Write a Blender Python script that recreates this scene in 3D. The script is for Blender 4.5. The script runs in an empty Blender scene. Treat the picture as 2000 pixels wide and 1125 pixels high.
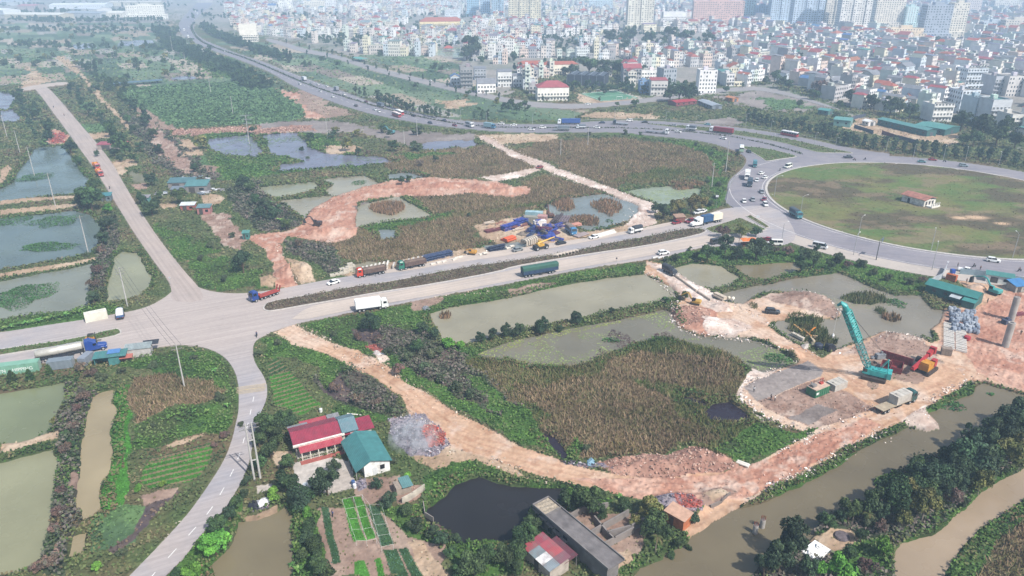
import bpy,bmesh,math,random
import numpy as np
from mathutils import Vector,Matrix
from math import sin,cos,pi,radians,atan2,hypot
F,TH,H=1450.0,radians(23.5),100.0
ST,CT=sin(TH),cos(TH)
def G(px,py,z=0.0):
 """photo pixel -> point on the horizontal plane at height z"""
 x=(px-1000)/F;y=(562.5-py)/F
 t=(H-z)/(ST-y*CT)
 return(x*t,(CT+y*ST)*t)
def GV(px,py,z=0.0):
 a=G(px,py,z);return Vector((a[0],a[1],z))
def PTS(s):
 return[tuple(float(v)for v in w.split(','))for w in s.split()]
def GP(s):
 return[G(*p)for p in(PTS(s)if isinstance(s,str)else s)]
def hgt(px,py,py_top):
 """height of a vertical thing standing at (px,py) whose top shows at row py_top"""
 x,y=G(px,py);b=(562.5-py_top)/F
 return H-y*(ST-b*CT)/(CT+b*ST)
scene=bpy.context.scene
COL=scene.collection
cam_d=bpy.data.cameras.new('camera');cam=bpy.data.objects.new('camera',cam_d);COL.objects.link(cam)
cam.location=(0,0,H);cam.rotation_euler=(pi/2-TH,0,0)
cam_d.sensor_width=36;cam_d.lens=36*F/2000
cam_d.clip_start=1;cam_d.clip_end=30000
scene.camera=cam
KALB=1.55
def lin(c):return c/12.92 if c<=.04045 else((c+.055)/1.055)**2.4
def hx(h,k=None):
 h=h.lstrip('#')
 if k is None:k=1.2 if min(int(h[i:i+2],16)for i in(0,2,4))>0xC6 else KALB
 return tuple(min(.9,lin(int(h[i:i+2],16)/255)/k)for i in(0,2,4))
def _hash(ix,iy,seed):
 n=(ix.astype(np.int64)*374761393+iy.astype(np.int64)*668265263+seed*974711)&0xFFFFFFFF
 n=((n^(n>>13))*1274126177)&0xFFFFFFFF
 return((n^(n>>16))&0xFFFF)/65535.0
def vnoise(x,y,seed=0):
 ix=np.floor(x);iy=np.floor(y);fx=x-ix;fy=y-iy
 fx=fx*fx*(3-2*fx);fy=fy*fy*(3-2*fy)
 a=_hash(ix,iy,seed);b=_hash(ix+1,iy,seed);c=_hash(ix,iy+1,seed);d=_hash(ix+1,iy+1,seed)
 return(a*(1-fx)+b*fx)*(1-fy)+(c*(1-fx)+d*fx)*fy
def fbm(x,y,scale,octv=3,seed=0):
 s=0;a=1;t=0;f=1.0/scale
 for o in range(octv):
  s=s+a*vnoise(x*f+17.3*o,y*f-9.1*o,seed+o*31);t+=a;a*=.55;f*=2.03
 return s/t
def mesh_np(name,V,Fc,mats,col=None,mi=None,smooth=False,uv=None):
 """V (n,3); Fc (m,k) int array; col per-vertex rgb"""
 V=np.asarray(V,np.float32);Fc=np.asarray(Fc,np.int32)
 me=bpy.data.meshes.new(name)
 m,k=Fc.shape
 me.vertices.add(len(V));me.vertices.foreach_set('co',V.ravel())
 me.loops.add(m*k);me.loops.foreach_set('vertex_index',Fc.ravel())
 me.polygons.add(m);me.polygons.foreach_set('loop_start',np.arange(0,m*k,k,dtype=np.int32))
 if mi is not None:me.polygons.foreach_set('material_index',np.asarray(mi,np.int32))
 if smooth:me.polygons.foreach_set('use_smooth',np.ones(m,bool))
 for mt in(mats if isinstance(mats,(list,tuple))else[mats]):me.materials.append(mt)
 me.update(calc_edges=True)
 if col is not None:
  at=me.color_attributes.new('Col','FLOAT_COLOR','POINT')
  c=np.ones((len(V),4),np.float32);c[:,:3]=col
  at.data.foreach_set('color',c.ravel())
 if uv is not None:
  u=me.uv_layers.new(name='UVMap');u.data.foreach_set('uv',np.asarray(uv,np.float32).ravel())
 return me
def add(name,me,parent=None,loc=None,rz=None):
 o=bpy.data.objects.new(name,me);COL.objects.link(o)
 if parent is not None:o.parent=parent
 if loc is not None:o.location=loc
 if rz is not None:o.rotation_euler=(0,0,rz)
 return o
def tag(o,label=None,cat=None,group=None,kind=None):
 if label:o['label']=label
 if cat:o['category']=cat
 if group:o['group']=group
 if kind:o['kind']=kind
 return o
def empty(name,label,cat,loc=(0,0,0),rz=0,group=None):
 o=bpy.data.objects.new(name,None);COL.objects.link(o)
 o.location=loc;o.rotation_euler=(0,0,rz);o.empty_display_size=.5
 return tag(o,label,cat,group)
KIDS={}
def copy_tree(o,loc=None,rz=None,label=None,parent=None,group=None):
 c=o.copy();COL.objects.link(c)
 if parent is not None:
  c.parent=parent
  if o.parent:c.matrix_parent_inverse=o.matrix_parent_inverse.copy()
 if loc is not None:c.location=loc
 if rz is not None:c.rotation_euler=(0,0,rz)
 if label:c['label']=label
 if group:c['group']=group
 for ch in list(o.children):copy_tree(ch,parent=c)
 return c
class MB:
 """collects boxes, prisms, tubes and lofts into ONE mesh"""
 def __init__(s):s.v=[];s.f=[]
 def _add(s,vs,fs):
  n=len(s.v);s.v+=[tuple(v)for v in vs];s.f+=[tuple(i+n for i in f)for f in fs];return s
 def box(s,c,d,rz=0,ry=0,rx=0,taper=1.0):
  x,y,z=d[0]/2,d[1]/2,d[2]/2
  R=Matrix.Rotation(rz,3,'Z')@Matrix.Rotation(ry,3,'Y')@Matrix.Rotation(rx,3,'X')
  vs=[]
  for sz in(-1,1):
   k=1 if sz<0 else taper
   for sx,sy in((-1,-1),(1,-1),(1,1),(-1,1)):
    vs.append(R@Vector((sx*x*k,sy*y*k,sz*z))+Vector(c))
  return s._add(vs,[(3,2,1,0),(4,5,6,7),(0,1,5,4),(1,2,6,5),(2,3,7,6),(3,0,4,7)])
 def prism(s,prof,y0,y1,axis='y',ins=0.0):
  """profile (list of (x,z)) extruded along y (or polygon (x,y) along z with axis='z')"""
  n=len(prof)
  if axis=='y':a=[(p[0],y0,p[1])for p in prof];b=[(p[0],y1,p[1])for p in prof]
  elif axis=='x':a=[(y0,p[0],p[1])for p in prof];b=[(y1,p[0],p[1])for p in prof]
  else:a=[(p[0],p[1],y0)for p in prof];b=[(p[0],p[1],y1)for p in prof]
  fs=[tuple(range(n)),tuple(range(2*n-1,n-1,-1))]
  fs+=[(i,i+n,(i+1)%n+n,(i+1)%n)for i in range(n)]
  return s._add(a+b,fs)
 def tube(s,pts,r,seg=8,cap=True):
  pts=[Vector(p)for p in pts];rs=r if isinstance(r,(list,tuple))else[r]*len(pts)
  rings=[]
  for i,p in enumerate(pts):
   d=(pts[min(i+1,len(pts)-1)]-pts[max(i-1,0)]).normalized()
   up=Vector((0,0,1))if abs(d.z)<.95 else Vector((1,0,0))
   a=d.cross(up).normalized();b=d.cross(a)
   rings.append([p+(a*cos(t)+b*sin(t))*rs[i]for t in[2*pi*k/seg for k in range(seg)]])
  vs=[v for rg in rings for v in rg];fs=[]
  for i in range(len(pts)-1):
   for k in range(seg):
    fs.append((i*seg+k,i*seg+(k+1)%seg,(i+1)*seg+(k+1)%seg,(i+1)*seg+k))
  if cap:fs+=[tuple(range(seg)),tuple(range(len(vs)-1,len(vs)-seg-1,-1))]
  return s._add(vs,fs)
 def cyl(s,a,b,r,seg=10):return s.tube([a,b],r,seg)
 def quad(s,a,b,c,d):return s._add([a,b,c,d],[(0,1,2,3)])
 def loft(s,secs):
  n=len(secs[0]);vs=[v for q in secs for v in q];fs=[]
  for i in range(len(secs)-1):
   for k in range(n):
    fs.append((i*n+k,i*n+(k+1)%n,(i+1)*n+(k+1)%n,(i+1)*n+k))
  fs+=[tuple(range(n-1,-1,-1)),tuple(range(len(vs)-n,len(vs)))]
  return s._add(vs,fs)
 def mesh(s,name,mat,smooth=False,fix=True):
  me=bpy.data.meshes.new(name);me.from_pydata([tuple(v)for v in s.v],[],s.f)
  for m in(mat if isinstance(mat,(list,tuple))else[mat]):me.materials.append(m)
  if fix:
   bm=bmesh.new();bm.from_mesh(me);bmesh.ops.recalc_face_normals(bm,faces=bm.faces);bm.to_mesh(me);bm.free()
  if smooth:me.polygons.foreach_set('use_smooth',[True]*len(me.polygons))
  me.update();return me
 def obj(s,name,mat,parent=None,loc=None,rz=None,smooth=False):
  return add(name,s.mesh(name,mat,smooth),parent,loc,rz)
def new_mat(name):
 m=bpy.data.materials.new(name);m.use_nodes=True
 nt=m.node_tree;b=nt.nodes['Principled BSDF']
 return m,nt,b
def N(nt,t,**kw):
 n=nt.nodes.new(t)
 for k,v in kw.items():
  if k.startswith('i_'):n.inputs[k[2:].replace('_',' ')].default_value=v
  else:setattr(n,k,v)
 return n
def noise_fac(nt,scale,lo,hi,detail=3,co='Object',vec=None):
 tc=N(nt,'ShaderNodeTexCoord');nz=N(nt,'ShaderNodeTexNoise');nz.inputs['Scale'].default_value=scale;nz.inputs['Detail'].default_value=detail
 nt.links.new(vec if vec is not None else tc.outputs[co],nz.inputs['Vector'])
 mr=N(nt,'ShaderNodeMapRange');mr.inputs['From Min'].default_value=.3;mr.inputs['From Max'].default_value=.7
 mr.inputs['To Min'].default_value=lo;mr.inputs['To Max'].default_value=hi
 nt.links.new(nz.outputs['Fac'],mr.inputs['Value']);return mr.outputs['Result']
_mc={}
def mat(hexc,rough=.6,metal=0,var=.18,scale=1.2,spec=.4,dirt=None,co='Object',bump=0):
 key=(hexc,rough,metal,var,scale,spec,dirt,bump)
 if key in _mc:return _mc[key]
 m,nt,b=new_mat('paint_'+hexc.strip('#'))
 c=hx(hexc)
 b.inputs['Roughness'].default_value=rough;b.inputs['Metallic'].default_value=metal
 b.inputs['Specular IOR Level'].default_value=spec
 f=noise_fac(nt,scale,1-var,1+var,4,co)
 mx=N(nt,'ShaderNodeMix',data_type='RGBA',blend_type='MULTIPLY');mx.inputs[0].default_value=1
 mx.inputs[6].default_value=(*c,1)
 cb=N(nt,'ShaderNodeCombineColor')
 for i in range(3):nt.links.new(f,cb.inputs[i])
 nt.links.new(cb.outputs[0],mx.inputs[7])
 out=mx.outputs[2]
 if dirt:
  f2=noise_fac(nt,scale*.7,-.35,.75,5,co)
  m2=N(nt,'ShaderNodeMix',data_type='RGBA');m2.clamp_factor=True
  nt.links.new(f2,m2.inputs[0]);nt.links.new(out,m2.inputs[6]);m2.inputs[7].default_value=(*hx(dirt),1)
  out=m2.outputs[2]
 nt.links.new(out,b.inputs['Base Color'])
 if bump:
  bp=N(nt,'ShaderNodeBump');bp.inputs['Strength'].default_value=bump;bp.inputs['Distance'].default_value=.1
  nt.links.new(noise_fac(nt,scale*3,0,1,3,co),bp.inputs['Height']);nt.links.new(bp.outputs[0],b.inputs['Normal'])
 _mc[key]=m;return m
def ribbed(hexc,pitch=.35,var=.15,dirt=None,axis=0,rough=.45):
 """corrugated sheet metal: ribs as bump and slight tone"""
 key=('rib',hexc,pitch,dirt,axis)
 if key in _mc:return _mc[key]
 m,nt,b=new_mat('sheet_'+hexc.strip('#'));c=hx(hexc)
 tc=N(nt,'ShaderNodeTexCoord');sp=N(nt,'ShaderNodeSeparateXYZ');nt.links.new(tc.outputs['Object'],sp.inputs[0])
 mu=N(nt,'ShaderNodeMath',operation='MULTIPLY');mu.inputs[1].default_value=2*pi/pitch;nt.links.new(sp.outputs[axis],mu.inputs[0])
 sn=N(nt,'ShaderNodeMath',operation='SINE');nt.links.new(mu.outputs[0],sn.inputs[0])
 bp=N(nt,'ShaderNodeBump');bp.inputs['Strength'].default_value=.5;bp.inputs['Distance'].default_value=.05
 nt.links.new(sn.outputs[0],bp.inputs['Height']);nt.links.new(bp.outputs[0],b.inputs['Normal'])
 f=noise_fac(nt,.5,1-var,1+var,5)
 mx=N(nt,'ShaderNodeMix',data_type='RGBA',blend_type='MULTIPLY');mx.inputs[0].default_value=1;mx.inputs[6].default_value=(*c,1)
 cb=N(nt,'ShaderNodeCombineColor')
 for i in range(3):nt.links.new(f,cb.inputs[i])
 nt.links.new(cb.outputs[0],mx.inputs[7]);out=mx.outputs[2]
 if dirt:
  m2=N(nt,'ShaderNodeMix',data_type='RGBA');nt.links.new(noise_fac(nt,.8,-.4,.7,5),m2.inputs[0])
  nt.links.new(out,m2.inputs[6]);m2.inputs[7].default_value=(*hx(dirt),1);out=m2.outputs[2]
 nt.links.new(out,b.inputs['Base Color']);b.inputs['Roughness'].default_value=rough
 _mc[key]=m;return m
def attr_mat(name,rough=.9,scale=2.0,var=.2,spec=.1,trans=0.0,objrand=0.0,bump=0):
 m,nt,b=new_mat(name)
 a=N(nt,'ShaderNodeAttribute',attribute_name='Col')
 f=noise_fac(nt,scale,1-var,1+var,4)
 cb=N(nt,'ShaderNodeCombineColor')
 for i in range(3):nt.links.new(f,cb.inputs[i])
 mx=N(nt,'ShaderNodeMix',data_type='RGBA',blend_type='MULTIPLY');mx.inputs[0].default_value=1
 nt.links.new(a.outputs['Color'],mx.inputs[6]);nt.links.new(cb.outputs[0],mx.inputs[7])
 out=mx.outputs[2]
 if objrand:
  oi=N(nt,'ShaderNodeObjectInfo');hs=N(nt,'ShaderNodeHueSaturation')
  for idx,(inp,lo,hi)in enumerate((('Hue',.5-.03*objrand,.5+.025*objrand),('Value',1-.3*objrand,1+.3*objrand))):
   mr=N(nt,'ShaderNodeMapRange');mr.inputs['To Min'].default_value=lo;mr.inputs['To Max'].default_value=hi
   src=oi.outputs['Random']
   if idx:
    fr=N(nt,'ShaderNodeMath',operation='MULTIPLY');fr.inputs[1].default_value=7.37;nt.links.new(src,fr.inputs[0])
    f2=N(nt,'ShaderNodeMath',operation='FRACT');nt.links.new(fr.outputs[0],f2.inputs[0]);src=f2.outputs[0]
   nt.links.new(src,mr.inputs['Value']);nt.links.new(mr.outputs[0],hs.inputs[inp])
  nt.links.new(out,hs.inputs['Color']);out=hs.outputs[0]
 nt.links.new(out,b.inputs['Base Color'])
 b.inputs['Roughness'].default_value=rough;b.inputs['Specular IOR Level'].default_value=spec
 if bump:
  bp=N(nt,'ShaderNodeBump');bp.inputs['Strength'].default_value=bump;bp.inputs['Distance'].default_value=.2
  nt.links.new(noise_fac(nt,scale*1.5,0,1,4),bp.inputs['Height']);nt.links.new(bp.outputs[0],b.inputs['Normal'])
 return m
M_LEAF=attr_mat('foliage',rough=.75,scale=.6,var=.18,spec=.25,objrand=1.0)
M_TUFT=attr_mat('wild_growth',rough=.85,scale=.08,var=.15,spec=.15)
M_LAND=attr_mat('soil_and_grass',rough=.95,scale=.9,var=.16,spec=.1,bump=.35)
SUN_AZ=Vector((0.69,-0.72));SUN_EL=radians(49)
w=bpy.data.worlds.new('World');scene.world=w;w.use_nodes=True
nt=w.node_tree;bg=nt.nodes['Background']
sky=nt.nodes.new('ShaderNodeTexSky');sky.sky_type='NISHITA';sky.sun_disc=False
sky.sun_elevation=SUN_EL;sky.sun_rotation=atan2(SUN_AZ.x,SUN_AZ.y);sky.air_density=1.2;sky.dust_density=2.5;sky.altitude=50
nt.links.new(sky.outputs[0],bg.inputs[0]);bg.inputs[1].default_value=.125
sl=bpy.data.lights.new('sun','SUN');sl.energy=4.9;sl.angle=radians(.6);sl.color=(1,.96,.90)
so=bpy.data.objects.new('sun',sl);COL.objects.link(so)
d=Vector((SUN_AZ.x*cos(SUN_EL),SUN_AZ.y*cos(SUN_EL),sin(SUN_EL)))
so.rotation_euler=d.to_track_quat('Z','Y').to_euler();so.location=(0,0,400)
scene.view_settings.view_transform='Standard';scene.view_settings.look='None'
scene.view_settings.exposure=0.38;scene.view_settings.gamma=1
scene.cycles.use_denoising=True
scene.cycles.max_bounces=6;scene.cycles.diffuse_bounces=2;scene.cycles.glossy_bounces=2;scene.cycles.volume_bounces=1
HAZE_D=.00036
PAL={'rough':('#56673f #66694a #74664f',14,.35),'lush':('#45632f #537538 #4b5836',7,.3),'scrub':('#46523c #58564a #645750',9,.5),'reed':('#7d6c54 #6c6a48 #8c785e',10,.25),'reedg':('#5f6c42 #71704a #84745a',7,.3),'lawn':('#65734a #76764e #66594c',12,.12),'dirt':('#d9b599 #cda88b #e0c6b0',6,.06),'red':('#c99a84 #bb8a76 #d4ae9a',5,.4),'tan':('#c2a78d #b0967d #d0baa2',6,.25),'white':('#dccabd #d0b8aa #e4d8cf',4,.12),'mud':('#948a86 #a29893 #867b76',9,.1),'cropb':('#487c30 #528a38 #427230',5,.05),'cropd':('#3c5a36 #46663a #3a5238',5,.05),'bedb':('#4a8030 #548e38 #447430',4,.05),'bedd':('#3a5636 #44623c #4c6848',3,.08),'soil':('#a48b7c #9a8072 #b09a8a',4,.06),'pave':('#c8bfb6 #bdb3aa #d2cac2',5,.0),'city':('#a8a19a #98938c #8a8c80',30,.0),'patch':('#607860 #6f8468 #86796e',20,.0),'shrubf':('#52704a #5b7850 #4a6644',8,.3),'litter':('#8d8590 #a59aa0 #6c6570',1.6,.4),'bed':('#7d7c68 #74735f #86856f',9,.0),'road':('#b7aea8 #aea6a2 #c0b6ae',8,.0),'burnt':('#5e5356 #6b5d58 #54494c',3,.1),'orange':('#b86a60 #9c5a52 #8a7a80',1.2,.35),'reddark':('#b08878 #a37c6e #c09a88',4,.35),'clay':('#a98e80 #9d8274 #b49a8c',5,.25),'green2':('#5c784e #688456 #587250',9,.2),'weedp':('#55402f #4e3f42 #5d5148',3,.1)}
CLS={k:i for i,k in enumerate(PAL)}
LAY=[]
def L(c,s,j=1.2,soft=None):LAY.append((c,GP(s),j))
L('city',"430,60 560,78 760,132 1000,188 1290,190 1420,180 1500,168 1640,215 1800,262 2000,290 2700,360 4200,-60 300,-64 330,0 345,40",6)
L('city',"-900,-64 335,-64 335,44 0,48 -700,60",6)
L('patch',"0,45 330,44 352,62 380,85 470,120 530,150 560,175 620,205 520,225 335,250 240,152 160,150 80,165 0,165 -400,165 -400,60",3)
L('patch',"420,82 560,82 760,138 960,192 1010,206 1150,216 1110,236 890,232 760,204 640,165 560,136",3)
L('patch',"700,108 800,100 900,118 905,150 960,175 900,172 800,145",2)
L('rough',"1150,215 1290,205 1500,195 1640,215 1720,260 1700,285 1560,262 1350,236 1200,232",2)
L('rough',"1000,188 1290,186 1290,132 1130,140 1000,140",4);L('rough',"1290,188 1420,176 1500,164 1640,213 1850,268 2000,290 2100,275 1850,222 1650,207 1560,168 1420,152 1300,165",4)
L('pave',"1125,183 1203,174 1256,192 1174,200",.5);L('tan',"1120,178 1135,200 1180,205 1260,196 1245,188 1180,196",2);L('mud',"1400,188 1500,174 1620,210 1560,218 1450,205",5);L('green2',"1480,190 1560,196 1590,212 1520,214",4);L('tan',"1660,225 1880,262 1860,282 1660,255",3);L('mud',"1340,238 1430,230 1460,240 1420,246",2);L('tan',"1165,219 1270,222 1295,231 1180,232 1130,228",3);L('tan',"860,195 905,192 930,205 880,212",3)
L('shrubf',"245,172 330,165 476,158 560,180 615,223 560,238 500,241 420,246 335,250 300,222",2)
L('green2',"228,178 248,176 300,220 330,248 300,250 262,212",1.5)
L('soil',"255,208 285,210 330,245 345,250 320,255 285,235",1.5)
L('green2',"150,200 180,198 190,212 160,216",1);L('green2',"155,243 215,240 225,256 165,260",1);L('tan',"165,262 220,258 222,270 168,272",1)
L('green2',"0,235 60,240 80,275 20,290 0,300 -200,300 -200,240",2)
L('lush',"360,110 470,110 480,150 420,152",4)
L('rough',"0,165 75,172 130,255 185,335 235,400 262,455 300,510 338,565 200,620 0,650 -300,650 -300,165",2)
L('tan',"60,125 95,160 60,172 40,172 52,150",2);L('tan',"110,112 140,140 155,148 150,135 128,112",1.5)
L('mud',"500,240 640,235 760,255 930,262 940,285 830,290 700,258 600,262 520,262",3)
L('red',"540,172 590,185 640,205 690,222 640,232 600,230 585,205",2)
L('reddark',"330,252 440,248 520,246 490,256 400,262 340,265",3)
L('tan',"324,270 372,272 398,302 350,308",1);L('soil',"322,268 352,268 358,276 328,278",.6)
L('green2',"352,308 398,304 415,322 375,324",.8);L('soil',"375,326 416,322 440,350 410,352",1)
L('lush',"395,262 500,255 640,262 700,300 770,318 700,325 560,338 470,350 430,350 405,300",2)
L('reddark',"470,252 600,243 620,255 560,258 500,262",3)
L('tan',"625,285 692,280 702,296 640,302",1.5)
L('reed',"700,300 830,308 900,290 935,283 1000,300 1050,330 1000,338 930,347 860,345 800,346 760,330",2)
L('lush',"770,300 850,295 940,283 900,298 800,312",2);L('reed',"800,300 880,288 930,290 900,297",2)
L('scrub',"450,365 500,352 520,380 545,395 590,430 588,440 545,452 510,450 470,420 440,390",2)
L('reed',"780,382 850,378 935,375 1000,370 1060,340 1130,360 1190,380 1110,390 1060,402 1000,425 930,440 930,462 1000,470 940,480 870,500 800,512 700,515 620,470 690,448 730,440 850,420",2)
L('reedg',"845,420 1060,395 1190,380 1110,390 1050,402 850,430 700,450",2)
L('lush',"700,445 850,418 900,412 850,428 720,455",1.5);L('lush',"778,382 810,385 850,420 830,422",1.5)
L('scrub',"552,470 590,468 650,480 665,510 670,530 640,535 600,510 560,490",1.5)
L('reed',"1000,300 1050,275 1200,268 1320,282 1390,300 1402,330 1380,345 1250,352 1200,368 1150,350 1080,318",2)
L('reedg',"1180,355 1300,325 1380,335 1400,345 1330,355 1260,362",2)
L('lush',"1040,262 1180,258 1280,268 1380,300 1410,345 1420,300 1340,275 1200,262 1100,255",1.5)
L('lush',"1380,345 1425,345 1412,400 1380,415 1360,400 1372,370",1.5)
L('rough',"1220,365 1380,340 1400,400 1300,425 1280,410",1.5)
L('tan',"940,262 1090,262 1095,272 1000,282 975,282",2)
L('soil',"590,150 640,205 700,222 640,232 580,200",2)
L('rough',"250,380 330,420 430,450 520,500 528,560 440,572 395,565 330,490 280,420",1.5)
L('lush',"300,430 380,460 420,500 520,545 525,560 430,570 390,555 330,480",3)
L('clay',"392,418 440,415 470,450 485,468 470,490 440,480 410,450",1.5)
L('tan',"390,382 420,378 438,388 430,398 400,400",.8);L('tan',"310,398 350,395 345,405 315,408",.8)
L('tan',"215,315 262,310 270,322 240,328 245,342 230,340",1);L('bed',"252,332 275,340 285,358 262,356",1)
L('clay',"255,360 285,358 290,368 265,372",.8)
L('scrub',"240,215 330,260 400,330 440,352 340,352 300,310 250,250",3)
L('clay',"280,225 320,262 372,318 390,345 350,335 300,285",2)
L('lush',"1290,500 1400,482 1500,488 1570,488 1680,505 1830,532 1800,575 1720,562 1640,528 1570,538 1500,548 1440,520 1320,518",1.5)
L('lush',"1376,447 1446,427 1496,450 1425,460",.6)
L('lush',"595,640 700,612 860,580 1000,556 1240,514 1262,520 1262,532 1120,552 1000,580 880,600 840,618 848,640 862,668 925,672 950,690 900,720 1000,830 1110,898 1000,860 850,775 720,695 620,655",2)
L('scrub',"690,650 760,640 850,650 900,690 960,750 1020,800 1080,850 1000,830 880,760 800,720",2)
L('burnt',"690,640 735,645 755,665 730,680 700,665",2)
L('soil',"800,590 870,578 870,590 830,605 810,608",1.5);L('soil',"990,565 1060,552 1100,550 1060,562 1000,578",1)
L('reedg',"905,700 960,700 1030,712 1120,714 1150,704 1240,668 1300,655 1430,690 1460,715 1450,760 1440,780 1490,830 1580,850 1540,880 1430,905 1350,870 1200,880 1130,895 1060,830 980,760",2)
L('reed',"1010,760 1120,740 1250,690 1420,700 1440,745 1330,760 1320,800 1400,830 1430,860 1330,870 1200,880 1130,885 1060,820",4)
L('reedg',"1230,735 1290,745 1400,800 1480,830 1400,850 1330,800",3)
L('lush',"1480,825 1580,850 1540,880 1440,905 1400,880",2)
L('lush',"1130,850 1150,870 1130,900 1110,890",2)
L('lush',"1060,830 1100,870 1100,895 1040,870 980,820 900,730 930,735",2)
L('scrub',"640,720 700,718 760,765 785,800 780,815 720,812 660,790 620,740",2)
L('burnt',"625,740 665,735 690,770 670,785 640,770",1.5)
L('lush',"500,660 560,660 620,690 700,720 660,730 640,760 620,720 575,700 520,700",1.5)
L('lush',"650,790 720,800 780,815 700,830 640,815",2)
L('rough',"520,700 545,700 635,790 640,815 560,830 500,840 520,790",1)
L('rough',"305,679 400,672 450,710 468,760 460,840 420,930 350,1030 255,1125 -40,1125 -40,760 130,742 200,700",1.5)
L('lush',"230,710 330,685 420,690 455,740 460,790 440,790 400,740 300,735",2.5)
L('reed',"255,740 330,732 420,740 440,765 400,785 330,795 265,830 250,790",1.5)
L('lush',"270,830 330,800 440,785 455,820 440,850 400,845 300,875 255,880",1.5)
L('bedb',"225,757 250,750 255,850 262,900 250,950 235,990 195,1000 200,945 217,880 220,810",1.2)
L('green2',"185,1010 240,985 300,990 280,1020 270,1060 230,1070 170,1085 168,1040 180,1020",1.2)
L('burnt',"285,985 320,960 345,965 300,1010 270,1050 220,1085 205,1080 262,1040",1.5)
L('soil',"268,968 345,955 330,975 280,990",1)
L('scrub',"130,745 200,765 175,800 160,850 155,900 145,945 150,990 165,1015 140,1050 125,1125 75,1125 95,1030 100,960 110,900 105,840 120,780",1.5)
L('clay',"133,925 148,925 148,955 132,953",.6);L('clay',"108,1060 122,1065 118,1085 105,1080",.6)
L('cropb',"293,901 418,872 406,911 376,941 288,955 270,940",.7);L('cropd',"295,895 415,865 420,870 293,900",.5)
L('tan',"320,870 405,845 400,852 325,878",.8)
L('cropd',"522,708 541,699 565,722 528,733",.4);L('cropb',"528,734 565,724 625,790 585,812 540,792",.5)
L('pave',"575,905 620,890 680,900 695,950 640,965 580,950",.6);L('tan',"530,880 570,880 572,905 545,910",.8)
L('pave',"500,950 530,945 535,955 500,965",.4)
L('soil',"620,985 830,1000 870,1010 880,1080 830,1125 640,1125 600,1050",1)
L('lush',"740,990 830,975 830,1010 880,1060 800,1050 760,1010",1.2)
L('soil',"695,935 780,925 790,960 720,985 690,960",1);L('litter',"690,938 715,932 722,950 700,958",1)
L('clay',"760,950 825,945 828,965 780,985",.8)
L('tan',"800,1060 830,1055 890,1125 830,1125",1)
for(a,b)in(("626,990 640,988 665,1100 650,1102",'bedd'),("668,975 685,970 715,1055 690,1058",'bedb'),("690,970 705,968 735,1050 718,1055",'bedb'),("718,985 740,990 770,1062 745,1068",'bedd'),("748,1075 775,1072 800,1125 765,1125",'bedd'),("778,1072 795,1070 828,1125 805,1125",'bedd'),("690,1098 710,1096 722,1125 692,1125",'bedb'),("730,1092 742,1090 752,1125 738,1125",'bedb')):L(b,a,.25)
L('tan',"838,830 900,880 1000,905 1040,940 950,930 900,900 870,925 820,905 790,880",1)
L('dirt',"533,649 575,634 608,652 640,667 700,684 738,709 776,727 801,749 851,779 901,812 963,842 1000,863 1050,886 1100,897 1150,913 1213,928 1276,936 1200,958 1113,948 1050,928 1000,911 926,888 871,876 838,830 796,807 788,782 763,762 726,734 680,712 650,697 575,672",.8)
L('reddark',"1160,905 1200,895 1290,885 1360,872 1420,900 1460,912 1376,923 1276,936 1213,930",1.5)
L('dirt',"1150,913 1213,928 1276,936 1376,923 1463,916 1501,893 1600,843 1675,810 1711,786 1811,782 1876,750 1920,742 2000,765 2300,800 2300,560 2000,548 1846,527 1905,580 1901,600 1848,604 1836,627 1816,639 1836,664 1820,670 1776,652 1725,644 1685,659 1675,669 1635,679 1610,699 1538,662 1500,637 1520,624 1575,617 1630,622 1643,609 1625,589 1580,572 1550,567 1488,582 1436,592 1391,577 1371,564 1300,518 1263,508 1260,533 1290,548 1313,564 1351,577 1326,592 1311,607 1323,637 1371,652 1446,657 1499,664 1538,687 1565,704 1525,719 1469,727 1446,749 1441,772 1466,795 1501,817 1533,830 1565,842 1600,850 1501,897 1500,951 1440,990 1390,1018 1348,1047 1341,1033 1376,991 1300,970 1226,963 1185,961 1113,948",.8)
L('dirt',"1463,916 1501,893 1600,843 1675,803 1711,778 1811,762 1876,745 1905,738 1885,752 1845,778 1811,797 1770,822 1708,847 1650,872 1600,909 1550,939 1500,954 1440,988",.8)
L('red',"1113,935 1213,935 1376,930 1501,898 1600,850 1690,815 1720,830 1650,868 1550,936 1440,975 1376,985 1238,975 1185,958",1)
L('red',"1850,610 1905,605 1990,560 2300,570 2300,790 1990,760 1920,735 1880,690 1840,680",1.5)
L('red',"1310,610 1350,598 1400,608 1410,635 1385,655 1330,640",1);L('reddark',"1316,605 1350,598 1388,610 1392,628 1330,635",1)
L('clay',"1480,582 1540,566 1590,575 1640,600 1630,622 1575,605",1.5)
L('white',"1375,620 1440,625 1470,640 1440,660 1390,655 1375,640",1.5);L('white',"1264,510 1310,560 1350,590 1400,610 1440,610 1390,570 1300,520",1.2)
L('clay',"1640,690 1690,662 1730,646 1780,655 1830,680 1835,700 1780,700 1720,690",2)
L('mud',"1452,755 1490,735 1580,705 1612,725 1606,735 1480,785",.5)
L('clay',"1480,785 1606,738 1680,780 1710,800 1590,838 1500,800",.8);L('mud',"1540,815 1600,790 1640,800 1580,832",1)
L('soil',"1690,690 1840,700 1800,740 1700,760",3)
L('white',"1760,822 1808,790 1825,805 1833,834 1808,840 1770,830",.6);L('white',"1470,720 1530,715 1500,735 1450,750 1455,790 1500,825 1490,822 1440,775 1446,749",.6)
L('lush',"1565,845 1600,835 1590,850 1560,862",.8)
L('lush',"1500,965 1560,935 1640,895 1700,860 1745,830 1765,828 1740,845 1675,880 1640,908 1563,952 1525,968",.8)
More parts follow.
